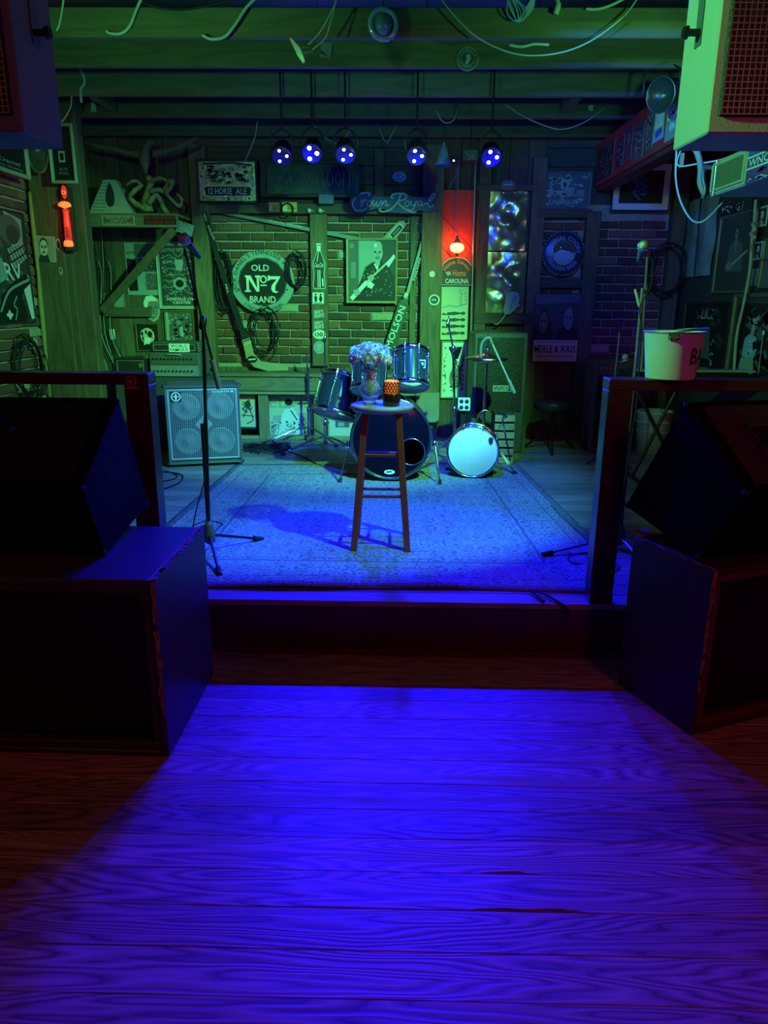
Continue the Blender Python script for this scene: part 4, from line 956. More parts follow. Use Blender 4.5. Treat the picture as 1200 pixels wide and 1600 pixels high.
# ================================================================ BASS CABINET AND AMP HEAD
def bass_cab():
    A = atz(378, 722, ZS); Yf = atz(320, 730, ZS).y
    bl = atz(265, 731, ZS); brp = atz(379, 726, ZS)
    ang = math.atan2(brp.y - bl.y, brp.x - bl.x); w = (brp - bl).length
    h = at(252, 604, bl.y).z - ZS; d = .42
    t = thing('bass_cabinet', 'dark four-speaker bass cabinet with silver grille on the stage floor', 'speaker cabinet', (bl.x + w / 2, bl.y + d / 2, ZS)); print('bass', bl, brp, w, h)
    T = Rz(ang, (bl.x, bl.y, ZS)); ch = .02
    m = M('green_black_tolex', (.09, .09, .08), .7, 0, 140, .3, .4)
    MB(T).bb((0, .015, .02), (w, d, h)).build('cabinet', m, t, .012)
    mb = MB(); e = .018
    F = Fr(T @ Vector((.0, .015, h)), T.to_3x3() @ Vector((1, 0, 0)), (0, 0, -1), T.to_3x3() @ Vector((0, -1, 0)), w, h - .02)
    ring(mb, F, e, .02); mb.build('front_lip', m, t)
    G = Fr(F.pt(e, e + .005), F.U, F.V, F.N, w - 2 * e, h - .02 - 2 * e - .025)
    mb = MB(); mb.prism([(0, 0), (G.W, 0), (G.W, G.H), (0, G.H)], G.O, G.U, G.V, G.N, .003); mb.build('baffle', M('baffle_black', (.03, .03, .035), .6), t)
    cone = M('speaker_cone', (.16, .17, .18), .6, 0, 40, .2, .1)
    for cx_, cy_ in ((.26, .25), (.74, .25), (.26, .74), (.74, .74)):
        c = G.pt(G.W * cx_, G.H * cy_, .003); r = G.W * .2
        MB().lathe([(r, 0), (r * .98, .006), (r * .84, .006), (r * .78, .001), (r * .3, -.0), (r * .28, .006), (0, .009)], c, G.N, 28).build('speaker', cone, t)
    c = G.pt(G.W * .5, G.H * .5, .004); q = G.W * .13; MB().prism([(0, -q), (q, 0), (0, q), (-q, 0)], c, G.U, G.V, G.N, .006).build('horn_plate', M('horn_plate_metal', (.45, .47, .5), .4, .6), t)
    sil = M('silver_grille_wire', (.40, .42, .50), .45, .5, 60, .1, .1); mb = MB(); nx_, ny_ = 34, 42; n = .013
    for i in range(nx_ + 1):
        x = G.W * i / nx_; mb.add([G.pt(x - .0014, 0, n), G.pt(x + .0014, 0, n), G.pt(x + .0014, G.H, n), G.pt(x - .0014, G.H, n)], [(0, 1, 2, 3)])
    for i in range(ny_ + 1):
        y = G.H * i / ny_; mb.add([G.pt(0, y - .0014, n + .001), G.pt(G.W, y - .0014, n + .001), G.pt(G.W, y + .0014, n + .001), G.pt(0, y + .0014, n + .001)], [(0, 1, 2, 3)])
    o = mb.build('grille_mesh', sil, t); o['kind'] = 'stuff'
    mb = MB(); ring(mb, Fr(G.pt(0, 0, n - .004), G.U, G.V, G.N, G.W, G.H), .012, .007); mb.build('grille_frame', sil, t)
    L = Fr(G.pt(G.W * .05, G.H * .03, n + .002), G.U, G.V, G.N, G.W * .15, G.W * .15)
    art(L, [('bg', 'k'), ('e', 'w', .5, .5, .46, .46), ('e', 'k', .5, .5, .36, .36), ('e', 'w', .5, .32, .09, .09), ('p', 'w', [(.38, .42), (.62, .42), (.56, .8), (.44, .8)]), ('s', 'w', [(.2, .5), (.4, .45)], .07), ('s', 'w', [(.8, .5), (.6, .45)], .07)], t, 'badge')
    L = Fr(G.pt(G.W * .62, G.H * .015, n + .002), G.U, G.V, G.N, G.W * .34, G.H * .05)
    art(L, [('bg', 'D'), ('t', 'w', 'GOLIATH III', .04, .2, .96, .8)], t, 'name_plate')
    for cx_, cy_ in ((0, 0), (1, 0), (0, 1), (1, 1)):
        MB(T).ball((cx_ * w, .018, h if cy_ else .03), .018, 8, 6).build('corner_cap', M('cap_black', (.04, .04, .04), .4), t)
    mb = MB(T)
    for x in (.04, w - .04):
        for y in (.05, d - .04): mb.cyl((x, y, 0), (x, y, .022), .018, .016, 10)
    mb.build('feet', rubber, t)
    mb = MB(T); mb.tube(spline([(-.002, .14, h * .62), (-.03, .16, h * .62), (-.03, .28, h * .62), (-.002, .30, h * .62)], 4), .008, 6); mb.build('side_handle', rubber, t)
    return t, T, w, d, h
bcab, TB, bw_, bd_, bh_ = bass_cab()
tolex = MC['green_black_tolex']
def rack(name, label, px0, py0, px1, py1, Y, d, rows, cat, sticker=None, m=None):
    f = fb(px0, py0, px1, py1, Y); t = thing(name, label, cat, (f.O.x + f.W / 2, Y + d / 2, f.O.z - f.H))
    MB().bb((f.O.x, Y, f.O.z - f.H), (f.O.x + f.W, Y + d, f.O.z)).build('case', m or tolex, t, .006)
    n = len(rows); y = .0
    for i, rkind in enumerate(rows):
        h = f.H / n; g = Fr(f.pt(.012, h * i + .008, .001), f.U, f.V, f.N, f.W - .024, h - .014)
        mb = MB(); mb.prism([(0, 0), (g.W, 0), (g.W, g.H), (0, g.H)], g.O, g.U, g.V, g.N, .006); mb.build('front_panel', M('panel_' + rkind, {'k': (.03, .03, .03), 'g': (.22, .23, .22), 'd': (.09, .10, .09)}[rkind], .45, .2, 30, .2, .05), t)
        mb = MB(); k = int(g.W / .035)
        for j in range(k): mb.cyl(g.pt(.03 + j * (g.W - .05) / k, g.H * .5, .006), g.pt(.03 + j * (g.W - .05) / k, g.H * .5, .02), .008, .006, 8)
        if rkind != 'k': mb.build('knob_row', blackm, t)
        else:
            mb = MB(); ring(mb, Fr(g.pt(.02, .008, .006), g.U, g.V, g.N, g.W - .04, g.H - .016), .004, .004); mb.build('panel_rim', M('grey_trim', (.3, .3, .28), .5), t)
    return t, f
# the amplifiers stand on a crate behind the bass cabinet
f = fb(236, 590, 312, 640, 6.16)
tag(MB().bb((f.O.x - .30, 6.16, ZS), (f.O.x + f.W + .06, 6.55, f.O.z)).build('equipment_crate', M('crate_black', (.05, .045, .04), .7, 0, 20, .3, .2), None, .008), 'low dark crate carrying the amplifier heads behind the bass cabinet', 'crate')
t1, f1_ = rack('amplifier_head', 'dark amplifier head with a handle and knob rows on the crate', 233, 551, 312, 589, 6.18, .34, ['d', 'g'], 'amplifier')
MB().tube(spline([f1_.pt(f1_.W * .35, .02, .006), f1_.pt(f1_.W * .4, .015, .022), f1_.pt(f1_.W * .6, .015, .022), f1_.pt(f1_.W * .65, .02, .006)], 4), .005, 6).build('handle', M('grey_trim', (.3, .3, .28), .5), t1)
t2, f2_ = rack('amplifier_head', 'long flat case with a pale lettered sticker lying on the amplifier head', 234, 535, 311, 550.5, 6.2, .3, ['k'], 'amplifier')
sheet('sticker', 'pale sticker with ragged dark lettering on the flat case', fb(264, 537, 296, 550, 6.188), [('bg', 'w'), ('t', 'k', 'WORLD', .08, .1, .92, .47), ('t', 'k', 'FAMOUS', .05, .54, .95, .92)], 'sticker', None, .001)
t3, f3_ = rack('amplifier_head', 'small black powered mixer beside the amplifier heads', 178, 560, 231, 590, 6.2, .3, ['k'], 'amplifier', m=M('glossy_black', (.015, .015, .016), .25, 0, 20, .2, .02))
MB().torus(f3_.pt(f3_.W * .8, f3_.H * .35, .008), (0, -1, 0), .012, .004, 12, 5).build('dial', M('grey_trim', (.3, .3, .28), .5), t3)
# tall black PA cabinet behind the hi-hat
f = fb(738, 520, 821, 692, 6.25); t = thing('pa_speaker', 'tall black loudspeaker cabinet behind the hi-hat with a blue lit top', 'loudspeaker', (f.mid().x, 6.45, ZS))
MB().bb((f.O.x, 6.25, ZS), (f.O.x + f.W, 6.75, f.O.z)).build('cabinet', M('pa_paint', (.06, .065, .07), .5, 0, 60, .3, .2), t, .01)
MB().bb((f.O.x + .03, 6.243, ZS + .35), (f.O.x + f.W - .03, 6.25, f.O.z - .04)).build('grille', grille_m, t, .003)
art(fb(770, 602, 800, 612, 6.243), [('bg', 'g'), ('n', 'k', 20, .1, .4, 4)], t, 'label_plate')
MB().tube([(f.O.x + .02, 6.245, ZS + .32), (f.O.x + .14, 6.22, ZS + .26), (f.O.x + .26, 6.245, ZS + .25)], .012, 6).build('cable_handle', rubber, t)
# ribbed step unit to the right of the lying drum
f = fb(773, 648, 803, 706, 5.75); t = thing('slatted_crate', 'small slatted wooden crate between the white drum and the dark corner', 'crate', (f.mid().x, 5.85, ZS)); zz = f.O.z; k = 0
MB().bb((f.O.x, 5.77, ZS), (f.O.x + f.W, 6.0, zz)).build('box', M('crate_inside', (.04, .035, .025), .8), t)
for k in range(6):
    z0 = ZS + (zz - ZS) * k / 6; MB().bb((f.O.x - .003, 5.745, z0 + .012), (f.O.x + f.W + .003, 5.768, z0 + (zz - ZS) / 6 - .006)).build('slat', ledge_wood, t, .002)
# outlet box on its post
f = fb(715, 621, 734, 641, 5.9); t = thing('outlet_box', 'white four-hole outlet box fixed behind the right cymbal stand', 'outlet', f.base())
mb = MB(); mb.prism([(0, 0), (f.W, 0), (f.W, f.H), (0, f.H)], f.O, f.U, f.V, f.N, .035); mb.build('cover', M('outlet_white', (.7, .7, .68), .5), t, .004)
art(f.lift(.035), [('e', 'k', .28, .28, .17, .17), ('e', 'k', .72, .28, .17, .17), ('e', 'k', .28, .74, .17, .17), ('e', 'k', .72, .74, .17, .17)], t, 'sockets')
MB().bb((f.O.x + .03, 5.91, ZS), (f.O.x + .07, 5.94, f.O.z - f.H)).build('stand_post', blackm, t)

# ================================================================ SIGNS ON THE BRICK WALL
YW = YB - .015
def disc_sign(name, label, px, py, pr, Y, layers, cat='sign', th=.02, rimmat=None, rim=True, sq=1.0):
    f = fb(px - pr, py - pr * sq, px + pr, py + pr * sq, Y); c = f.mid(); t = thing(name, label, cat, c - Vector((0, 0, f.H / 2)))
    q = [(f.W / 2 + f.W / 2 * math.cos(2 * math.pi * i / 48), f.H / 2 + f.H / 2 * math.sin(2 * math.pi * i / 48)) for i in range(48)]
    mb = MB(); mb.prism(q, f.O, f.U, f.V, f.N, th); mb.build('disc', rimmat or M('sign_metal', (.35, .36, .36), .4, .3), t)
    art(f.lift(th), layers, t); return t, f
serN = [('p', 'w', [(.225, .40), (.315, .40), (.41, .60), (.41, .43), (.385, .43), (.385, .40), (.47, .40), (.47, .43), (.445, .43), (.445, .655), (.40, .655), (.285, .46), (.285, .635), (.31, .635), (.31, .66), (.215, .66), (.215, .635), (.245, .635), (.245, .43), (.225, .43)])]
ser7 = [('p', 'w', [(.585, .395), (.60, .395), (.62, .41), (.78, .41), (.78, .425), (.70, .56), (.695, .63), (.715, .655), (.745, .64), (.74, .66), (.71, .675), (.655, .66), (.63, .61), (.645, .55), (.72, .46), (.63, .46), (.60, .48), (.58, .485)])]
disc_sign('round_sign', 'round black and grey metal sign reading OLD No 7 BRAND on the brick wall', 411, 440, 49.5, YB - .06, [('bg', 'k')][:0] + [('e', 't', .5, .5, .5, .5), ('e', 'k', .5, .5, .385, .385), ('e', 'g', .5, .5, .375, .375), ('e', 'k', .5, .5, .37, .37),
    ('a', 'k', "JACK DANIEL'S TENNESSEE WHISKEY", .5, .5, .442, -112, 100, .06), ('a', 'k', 'LYNCHBURG, TENN.', .5, .5, .442, 222, 135, .06), ('e', 'k', .12, .62, .014, .014), ('e', 'k', .88, .62, .014, .014),
    ('t', 'w', 'OLD', .33, .23, .61, .33)] + serN + ser7 + [('e', 'w', .515, .46, .058, .062), ('e', 'k', .515, .46, .033, .042), ('s', 'w', [(.465, .555), (.565, .555)], .018), ('t', 'w', 'BRAND', .29, .725, .70, .83, 0)], th=.02)
# framed portrait
suit = [('bg', 't'), ('p', 'D', [(.0, 0), (.22, 0), (.22, 1), (0, 1)]), ('p', 'g', [(.03, .05), (.11, .05), (.11, .13), (.03, .13)]), ('p', 'g', [(.05, .35), (.16, .35), (.16, .62), (.05, .62)]), ('p', 'd', [(.58, 0), (1, 0), (1, 1), (.7, 1)]),
    ('p', 'k', [(.08, 1), (.28, .62), (.36, .44), (.5, .36), (.66, .33), (.86, .42), (.98, .6), (1, 1)]), ('p', 'w', [(.54, .38), (.66, .36), (.62, .5)]), ('p', 'G', [(.56, .3), (.68, .28), (.67, .4), (.58, .42)])] + face(.62, .2, .15, 'G', 'k', 1.0, False) + [
    ('e', 'G', .62, .1, .10, .09), ('e', 'w', .58, .08, .03, .03), ('n', 'g', 60, .05, .04, 5, (.25, .42, .95, .95)),
    ('s', 'w', [(.06, .97), (.4, .68)], .09), ('s', 'c', [(.38, .69), (.98, .25)], .035), ('p', 'w', [(.80, .38), (.97, .22), (1, .27), (.86, .44)]), ('p', 'G', [(.40, .6), (.5, .55), (.56, .62), (.47, .70)]), ('p', 'G', [(.1, .82), (.22, .80), (.26, .88), (.14, .93)]), ('p', 'w', [(.44, .66), (.56, .72), (.5, .8), (.4, .76)])]
gold = M('pale_gold_frame', (.42, .38, .20), .45, .2, 20, .2, .1)
framed('framed_picture', 'framed black and white portrait of a smiling guitar player on the bricks', fb(541, 372, 621, 474, YB - .06), suit, .022, .035, gold)
# molson goalie stick
def stick(label, pts2, Y, segs, w, mat, texts=(), name='hockey_stick'):
    """pts2: pixel polyline of the centre; w: list of widths in px at each point"""
    t = thing(name, label, 'hockey stick', at(pts2[-1][0], pts2[-1][1], Y))
    return t
def plank_px(quad, Y, th): 
    P = [at(x, y, Y) for x, y in quad]; P = [Vector((p.x, Y, p.z)) for p in P]; mb = MB(); k = len(P)
    Q = [p + Vector((0, -th, 0)) for p in P]
    mb.add(P + Q, [tuple(range(k)), tuple(range(2 * k - 1, k - 1, -1))] + [(i, (i + 1) % k, k + (i + 1) % k, k + i) for i in range(k)]); return mb
def strip(p0, p1, w, Y):
    """frame lying along a slanting stick; text runs from p0 to p1"""
    a = at(*p0, Y); b = at(*p1, Y); a.y = b.y = Y; U = (b - a).normalized(); V = Vector((U.z, 0, -U.x)); 
    if V.z > 0 and abs(U.x) > abs(U.z): V = -V
    return Fr(a - V * w / 2, U, V, (0, -1, 0), (b - a).length, w)
pale = M('pale_stick_wood', (.42, .37, .22), .5, 0, 20, .15, .05); darkst = M('dark_stick_paint', (.02, .026, .03), .4, 0, 20, .2, .03)
t = thing('hockey_stick', 'wide goalie stick with pale lettering leaning across the bricks by the right jamb', 'hockey stick', at(602, 572, YB - .05))
Yk = YB - .075
plank_px([(667, 344), (671, 346), (636, 470), (631, 468)], Yk, .022).build('shaft', M('stick_shaft', (.30, .30, .24), .45), t, .003)
plank_px([(622, 474), (626, 468), (632, 466), (637, 469), (638, 476), (612, 572), (590, 572)], Yk, .028).build('paddle', M('dark_green_paddle', (.05, .09, .06), .4), t, .004)
F = strip((606, 543), (630, 477), .075, Yk - .0285); art(F, [('t', 'w', 'MOLSON', .0, .12, .98, .9)], t, 'lettering')
F = strip((646, 440), (657, 402), .022, Yk - .0225); art(F, [('bg', 'd'), ('t', 'w', 'MOLSON', .05, .15, .95, .9)], t, 'shaft_lettering')
F = strip((659, 393), (668, 356), .022, Yk - .0225); art(F, [('bg', 'd'), ('t', 'w', 'MOLSON', .05, .15, .8, .9)], t, 'shaft_lettering')
MB().tube([at(632, 466, Yk - .012), at(636, 458, Yk - .012)], .02, 8).build('tape_band', M('white_tape', (.7, .7, .66), .6), t)
t = thing('hockey_stick', 'long slim hockey stick running under the lintel and behind the framed portrait', 'hockey stick', at(500, 362, YB - .03)); Yk = YB - .035
plank_px([(349, 330), (348, 335), (560, 377), (600, 397), (604, 391), (562, 371)], Yk, .018).build('shaft', M('blue_grey_shaft', (.20, .26, .28), .4), t, .003)
plank_px([(592, 396), (598, 372), (622, 346), (631, 345), (635, 351), (618, 374), (606, 397)], Yk - .002, .012).build('blade', pale, t, .003)
F = strip((611, 371), (628, 352), .052, Yk - .0150); art(F, [('bg', 'w'), ('p', 'k', [(.06, .1), (.94, .1), (.94, .9), (.06, .9)]), ('s', 'g', [(.2, .5), (.8, .5)], .1)], t, 'blade_logo')
F = strip((418, 344), (474, 355), .016, Yk - .0185); art(F, [('t', 'w', 'CANADIEN', .02, .1, .45, .9), ('t', 'w', 'CANADIEN', .55, .1, .98, .9)], t, 'lettering')
t = thing('hockey_stick', 'dark taped hockey stick with a pale blade resting on the ledge under the round sign', 'hockey stick', at(430, 580, YB - .2)); Yk = YB - .10
plank_px([(318, 332), (323, 331), (343, 398), (368, 470), (382, 512), (374, 515), (360, 476), (336, 402)], Yk, .022).build('shaft', darkst, t, .003)
plank_px([(374, 515), (382, 511), (392, 532), (380, 537)], Yk, .024).build('taped_heel', M('black_tape', (.02, .02, .022), .7), t, .003)
plank_px([(380, 537), (392, 531), (397, 553), (408, 564), (450, 571), (451, 579), (420, 580), (398, 574), (385, 560)], Yk, .018).build('blade', pale, t, .003)
art(fb(386, 556, 402, 567, Yk - .0185), [('e', 'k', .5, .5, .5, .5), ('s', 'w', [(.15, .55), (.85, .45)], .12)], t, 'blade_logo')
for k in range(3): F = strip((377.5 + k * 1.3, 537 + k * 3 - 4), (390 + k * 1.3, 532.5 + k * 3 - 4), .006, Yk - .0250); art(F, [('bg', 'w')], t, 'stripe')
F = strip((325, 352), (335, 375), .022, Yk - .0228); art(F, [('t', 'w', 'MOLSON', .02, .1, .98, .9)], t, 'lettering')
F = strip((319, 334), (323, 346), .022, Yk - .0228); art(F, [('t', 'w', 'HILL', .02, .1, .98, .9)], t, 'lettering')
F = strip((353, 444), (357, 458), .020, Yk - .0228); art(F, [('t', 'w', 'HILL', .02, .1, .98, .9)], t, 'lettering')
# bottle sign and stickers on the middle post
YP = YB - .072
f = fb(488, 380, 509, 452, YP); t = thing('bottle_sign', 'flat metal soda bottle sign nailed to the middle post', 'sign', f.base())
bo = [(.32, 0), (.68, 0), (.70, .05), (.66, .07), (.66, .17), (.80, .30), (.97, .42), (.97, .52), (.90, .62), (.93, .78), (1, .90), (.94, 1), (.06, 1), (0, .90), (.07, .78), (.10, .62), (.03, .52), (.03, .42), (.20, .30), (.34, .17), (.34, .07), (.30, .05)]
mb = MB(); mb.prism([(x * f.W, y * f.H) for x, y in bo], f.O, f.U, f.V, f.N, .006); mb.build('bottle_plate', M('bottle_edge', (.45, .5, .42), .35, .3), t)
art(f.lift(.006), [('p', 'd', [(.38, .19), (.62, .19), (.76, .31), (.90, .43), (.90, .51), (.83, .62), (.86, .78), (.92, .90), (.88, .97), (.12, .97), (.08, .90), (.14, .78), (.17, .62), (.10, .51), (.10, .43), (.24, .31)]), ('p', 'w', [(.36, .01), (.64, .01), (.62, .16), (.38, .16)]), ('s', 'k', [(.34, .045), (.66, .045)], .05),
   ('t', 'w', 'Coca', .16, .42, .5, .52, .1), ('t', 'w', 'Cola', .52, .42, .86, .52, .1), ('s', 'c', [(.42, .58), (.42, .96)], .08), ('s', 'w', [(.56, .58), (.56, .96)], .08), ('p', 'w', [(.70, .76), (.80, .76), (.84, .93), (.72, .93)]), ('s', 'w', [(.48, .2), (.36, .4)], .05)], t)
sheet('small_sign', 'pale square sign with two black figures below the bottle sign', fb(488.5, 457, 506, 475, YP), [('bg', 'w'), ('e', 'k', .28, .18, .09, .09), ('p', 'k', [(.14, .32), (.42, .32), (.38, .7), (.36, .82), (.2, .82), (.18, .7)]), ('e', 'k', .72, .18, .09, .09), ('p', 'k', [(.64, .3), (.8, .3), (.9, .66), (.8, .66), (.8, .82), (.64, .82), (.64, .66), (.54, .66)]), ('s', 'k', [(.12, .92), (.88, .92)], .05)], 'sign')
for i, (y0, y1) in enumerate(((484, 497), (501, 514))):
    sheet('sticker', ['upper green lettered sticker on the middle post', 'second green lettered sticker on the middle post, under the first'][i], fb(490, y0, 506, y1, YP, -6), [('bg', 'g'), ('t', 'w', 'SAM', .1, .05, .9, .45), ('t', 'w', 'ADAMS', .02, .5, .98, .95)], 'sticker', None, .001)
def oval(label, x0, y0, x1, y1, Y, layers, name='sticker', cat='sticker', th=.002, mat=None):
    f = fb(x0, y0, x1, y1, Y); t = thing(name, label, cat, f.base()); q = [(f.W / 2 * (1 + math.cos(2 * math.pi * i / 24)), f.H / 2 * (1 + math.sin(2 * math.pi * i / 24))) for i in range(24)]
    MB().prism(q, f.O, f.U, f.V, f.N, th).build('backing', mat or M('sticker_backing', (.6, .6, .56), .5), t); art(f.lift(th), layers, t); return t
oval('oval pale sticker with dark marks on the middle post', 489, 515, 509, 530, YP, [('e', 'w', .5, .5, .5, .5), ('s', 'k', [(.2, .3), (.2, .7)], .07), ('s', 'k', [(.35, .3), (.45, .5), (.35, .7)], .08), ('e', 'k', .65, .5, .14, .2), ('e', 'w', .65, .5, .07, .1)])
oval('round blue-green sticker lowest on the middle post', 490, 533, 508, 553, YP, [('e', 'B', .5, .5, .5, .5), ('e', 't', .5, .5, .4, .4), ('n', 'w', 18, .2, .1, 3, (.2, .2, .8, .8))])
oval('small blank round pale sticker on the right jamb', 671, 423.5, 679.5, 433, YB - .122, [('e', 'w', .5, .5, .45, .45), ('s', 'g', [(.3, .4), (.5, .55), (.7, .4)], .08)])
oval('ring shaped sticker on the right jamb below the small round one', 670, 460, 687, 477, YB - .122, [('e', 'w', .5, .5, .5, .5), ('e', 'd', .5, .5, .38, .38), ('t', 'w', 'BEER', .28, .4, .72, .6)])
oval('blue glossy disc hanging beside the goalie stick at the right jamb', 656, 416, 671, 438, YB - .08, [('e', 'b', .5, .5, .5, .5), ('e', 'B', .4, .4, .25, .25)], 'glass_disc', 'ornament', .01)
oval('oval badge on the dark boards above the script sign', 613, 269, 635, 284, YB - .05, [('e', 'B', .5, .5, .5, .5), ('e', 'b', .5, .5, .42, .4), ('t', 'B', 'ROC', .2, .3, .8, .7)], 'oval_badge', 'sign', .008)
oval('ornate oval plate above the foil covered panel', 783, 281, 805, 297, YB - .09, [('e', 'D', .5, .5, .5, .5), ('n', 'G', 30, .14, .14, 9, (.1, .15, .9, .85)), ('s', 'w', [(.2, .5), (.8, .5)], .05)], 'oval_plate', 'sign', .008)
# crown royal sign: script letters built from ribbons
f = fb(546, 300, 684, 334, YB - .13); t = thing('script_sign', 'dark blue sign with flowing pale script lettering across the lintel', 'sign', f.base())
ou = [(0, .55), (.02, .2), (.1, 0), (.24, 0), (.3, .2), (.47, .22), (.5, .05), (.62, 0), (.7, .2), (.86, .24), (.93, .05), (1, .02), (1, .2), (.96, .6), (1, .85), (.9, .92), (.78, .86), (.74, 1), (.64, 1), (.52, .98), (.42, .96), (.4, .8), (.3, .8), (.16, .98), (.06, .95)]
MB().prism([(x * f.W, y * f.H) for x, y in ou], f.O, f.U, f.V, f.N, .02).build('board', M('deep_blue_board', (.02, .035, .16), .45), t, .003)
def sm(p, k=5): return [(q.x, q.y) for q in spline([Vector((a, b, 0)) for a, b in p], k)]
L_ = [('s', 'G', sm([(.215, .22), (.235, .08), (.17, .06), (.09, .2), (.04, .5), (.06, .82), (.14, .88), (.2, .76)]), .016), ('s', 'G', sm([(.12, .55), (.15, .38), (.16, .5), (.135, .7)]), .011), ('s', 'G', sm([(.15, .48), (.18, .36), (.195, .44)]), .011),
      ('s', 'G', sm([(.235, .4), (.205, .5), (.205, .66), (.24, .64), (.255, .5), (.235, .4)]), .011), ('s', 'G', sm([(.275, .4), (.27, .6), (.285, .66), (.315, .42), (.31, .62), (.33, .66), (.36, .4)]), .011), ('s', 'G', sm([(.375, .42), (.365, .66), (.40, .42), (.42, .46), (.41, .62), (.43, .64), (.45, .58)]), .011),
      ('s', 'G', sm([(.5, .3), (.47, .24), (.5, .12), (.57, .08), (.64, .14), (.63, .34), (.55, .46), (.6, .7), (.68, .9), (.75, .95)]), .015), ('s', 'G', sm([(.58, .12), (.55, .45), (.48, .78), (.40, .92), (.34, .86), (.36, .76)]), .015),
      ('s', 'G', sm([(.655, .4), (.63, .5), (.635, .66), (.665, .64), (.68, .5), (.655, .4)]), .011), ('s', 'G', sm([(.70, .4), (.70, .6), (.73, .62), (.76, .4), (.735, .72), (.69, .86), (.66, .8)]), .011), ('s', 'G', sm([(.81, .42), (.78, .46), (.775, .62), (.80, .64), (.825, .42), (.82, .62), (.84, .64)]), .011),
      ('s', 'G', sm([(.84, .6), (.92, .4), (.965, .12), (.94, .1), (.9, .4), (.895, .66), (.93, .68), (.955, .6)]), .012), ('e', 'G', .975, .74, .006, .022)]
art(f.lift(.02), L_, t, 'lettering')
# games room sign, unlit tubes
f = fb(417, 256, 562, 304, YB - .16); t = thing('neon_sign', 'unlit tube lettered sign on dark boards under the blue lights', 'sign', f.base())
mb = MB(); mb.prism([(0, 0), (f.W, 0), (f.W, f.H), (0, f.H)], f.O, f.U, f.V, f.N, .012); mb.build('back_panel', M('dark_acrylic', (.015, .018, .04), .3), t, .003)
tubes = {'G': [[(.9, .2), (.5, 0), (.05, .3), (.05, .8), (.5, 1), (.9, .8), (.9, .55), (.55, .55)]], 'A': [[(.0, 1), (.45, 0), (.95, 1)], [(.2, .65), (.75, .65)]], 'M': [[(0, 1), (.1, 0), (.5, .7), (.9, 0), (1, 1)]], 'E': [[(.9, 0), (.1, 0), (.1, 1), (.9, 1)], [(.1, .5), (.7, .5)]],
         'S': [[(.9, .15), (.5, 0), (.1, .2), (.4, .5), (.9, .75), (.5, 1), (.1, .85)]], 'R': [[(.1, 1), (.1, 0), (.8, .1), (.8, .45), (.1, .5)], [(.4, .5), (.9, 1)]], 'O': [[(.5, 0), (.1, .3), (.1, .7), (.5, 1), (.9, .7), (.9, .3), (.5, 0)]]}
tm_ = M('unlit_neon_tube', (.16, .18, .22), .15, 0, 20, .1, 0)
x = .09
for ch in 'GAMES ROOM':
    if ch == ' ': x += .03; continue
    w = .088
    for pl in tubes[ch]:
        MB().tube([f.pt((x + a * w * .8) * f.W, (.26 + b * .48) * f.H, .03) for a, b in pl], .0045, 6).build('letter_tube', tm_, t)
    x += w
MB().tube(spline([f.pt(.06 * f.W, .1 * f.H, .03), f.pt(.02 * f.W, .3 * f.H, .03), f.pt(.02 * f.W, .7 * f.H, .03), f.pt(.06 * f.W, .9 * f.H, .03)], 5), .0045, 6).build('border_tube', tm_, t)
struct(MB().bb((X_(417), YB - .155, Z_(312)), (X_(562), YB + .0, Z_(256))).build('trim_80', hboard_wood, None, .004))
# mirror sign
mirror = M('old_mirror', (.55, .6, .55), .12, .9, 14, .3, .06)
f = fb(308, 249, 403, 318, YB - .12); t = thing('mirror_sign', 'ornate framed mirror sign catching green light above the left jamb', 'sign', f.base())
mb = MB(); ring(mb, f, .02, .03); mb.build('frame', M('dark_wood_frame', (.06, .045, .03), .5), t); g = f.inset(.019, .008)
mb = MB(); mb.prism([(0, 0), (g.W, 0), (g.W, g.H), (0, g.H)], g.O, g.U, g.V, g.N, .003); mb.build('mirror', M('tarnished_mirror', (.50, .52, .42), .3, .6, 25, .5, .4), t)
art(g.lift(.003), [('n', 'd', 60, .14, .12, 1, (.1, .05, .95, .6)), ('s', 'k', [(.08, .2), (.1, .06), (.6, .03), (.95, .1)], .03), ('t', 'c', 'GENESEE', .36, .10, .78, .24), ('s', 'd', [(.35, .2), (.5, .6), (.62, .95)], .012), ('p', 'k', [(.12, .64), (.9, .64), (.92, .70), (.9, .86), (.12, .86), (.09, .70)]), ('t', 'w', '12 HORSE', .16, .67, .58, .83), ('t', 'w', 'ALE', .64, .67, .84, .83), ('n', 'w', 70, .06, .06, 2, (0, .86, 1, 1)), ('n', 'w', 30, .05, .08, 3, (0, .3, .1, 1)), ('n', 'w', 30, .05, .08, 4, (.9, .3, 1, 1)), ('s', 'w', [(.1, .615), (.9, .615)], .012), ('n', 'G', 40, .04, .05, 6, (.1, .3, .9, .6))], t)
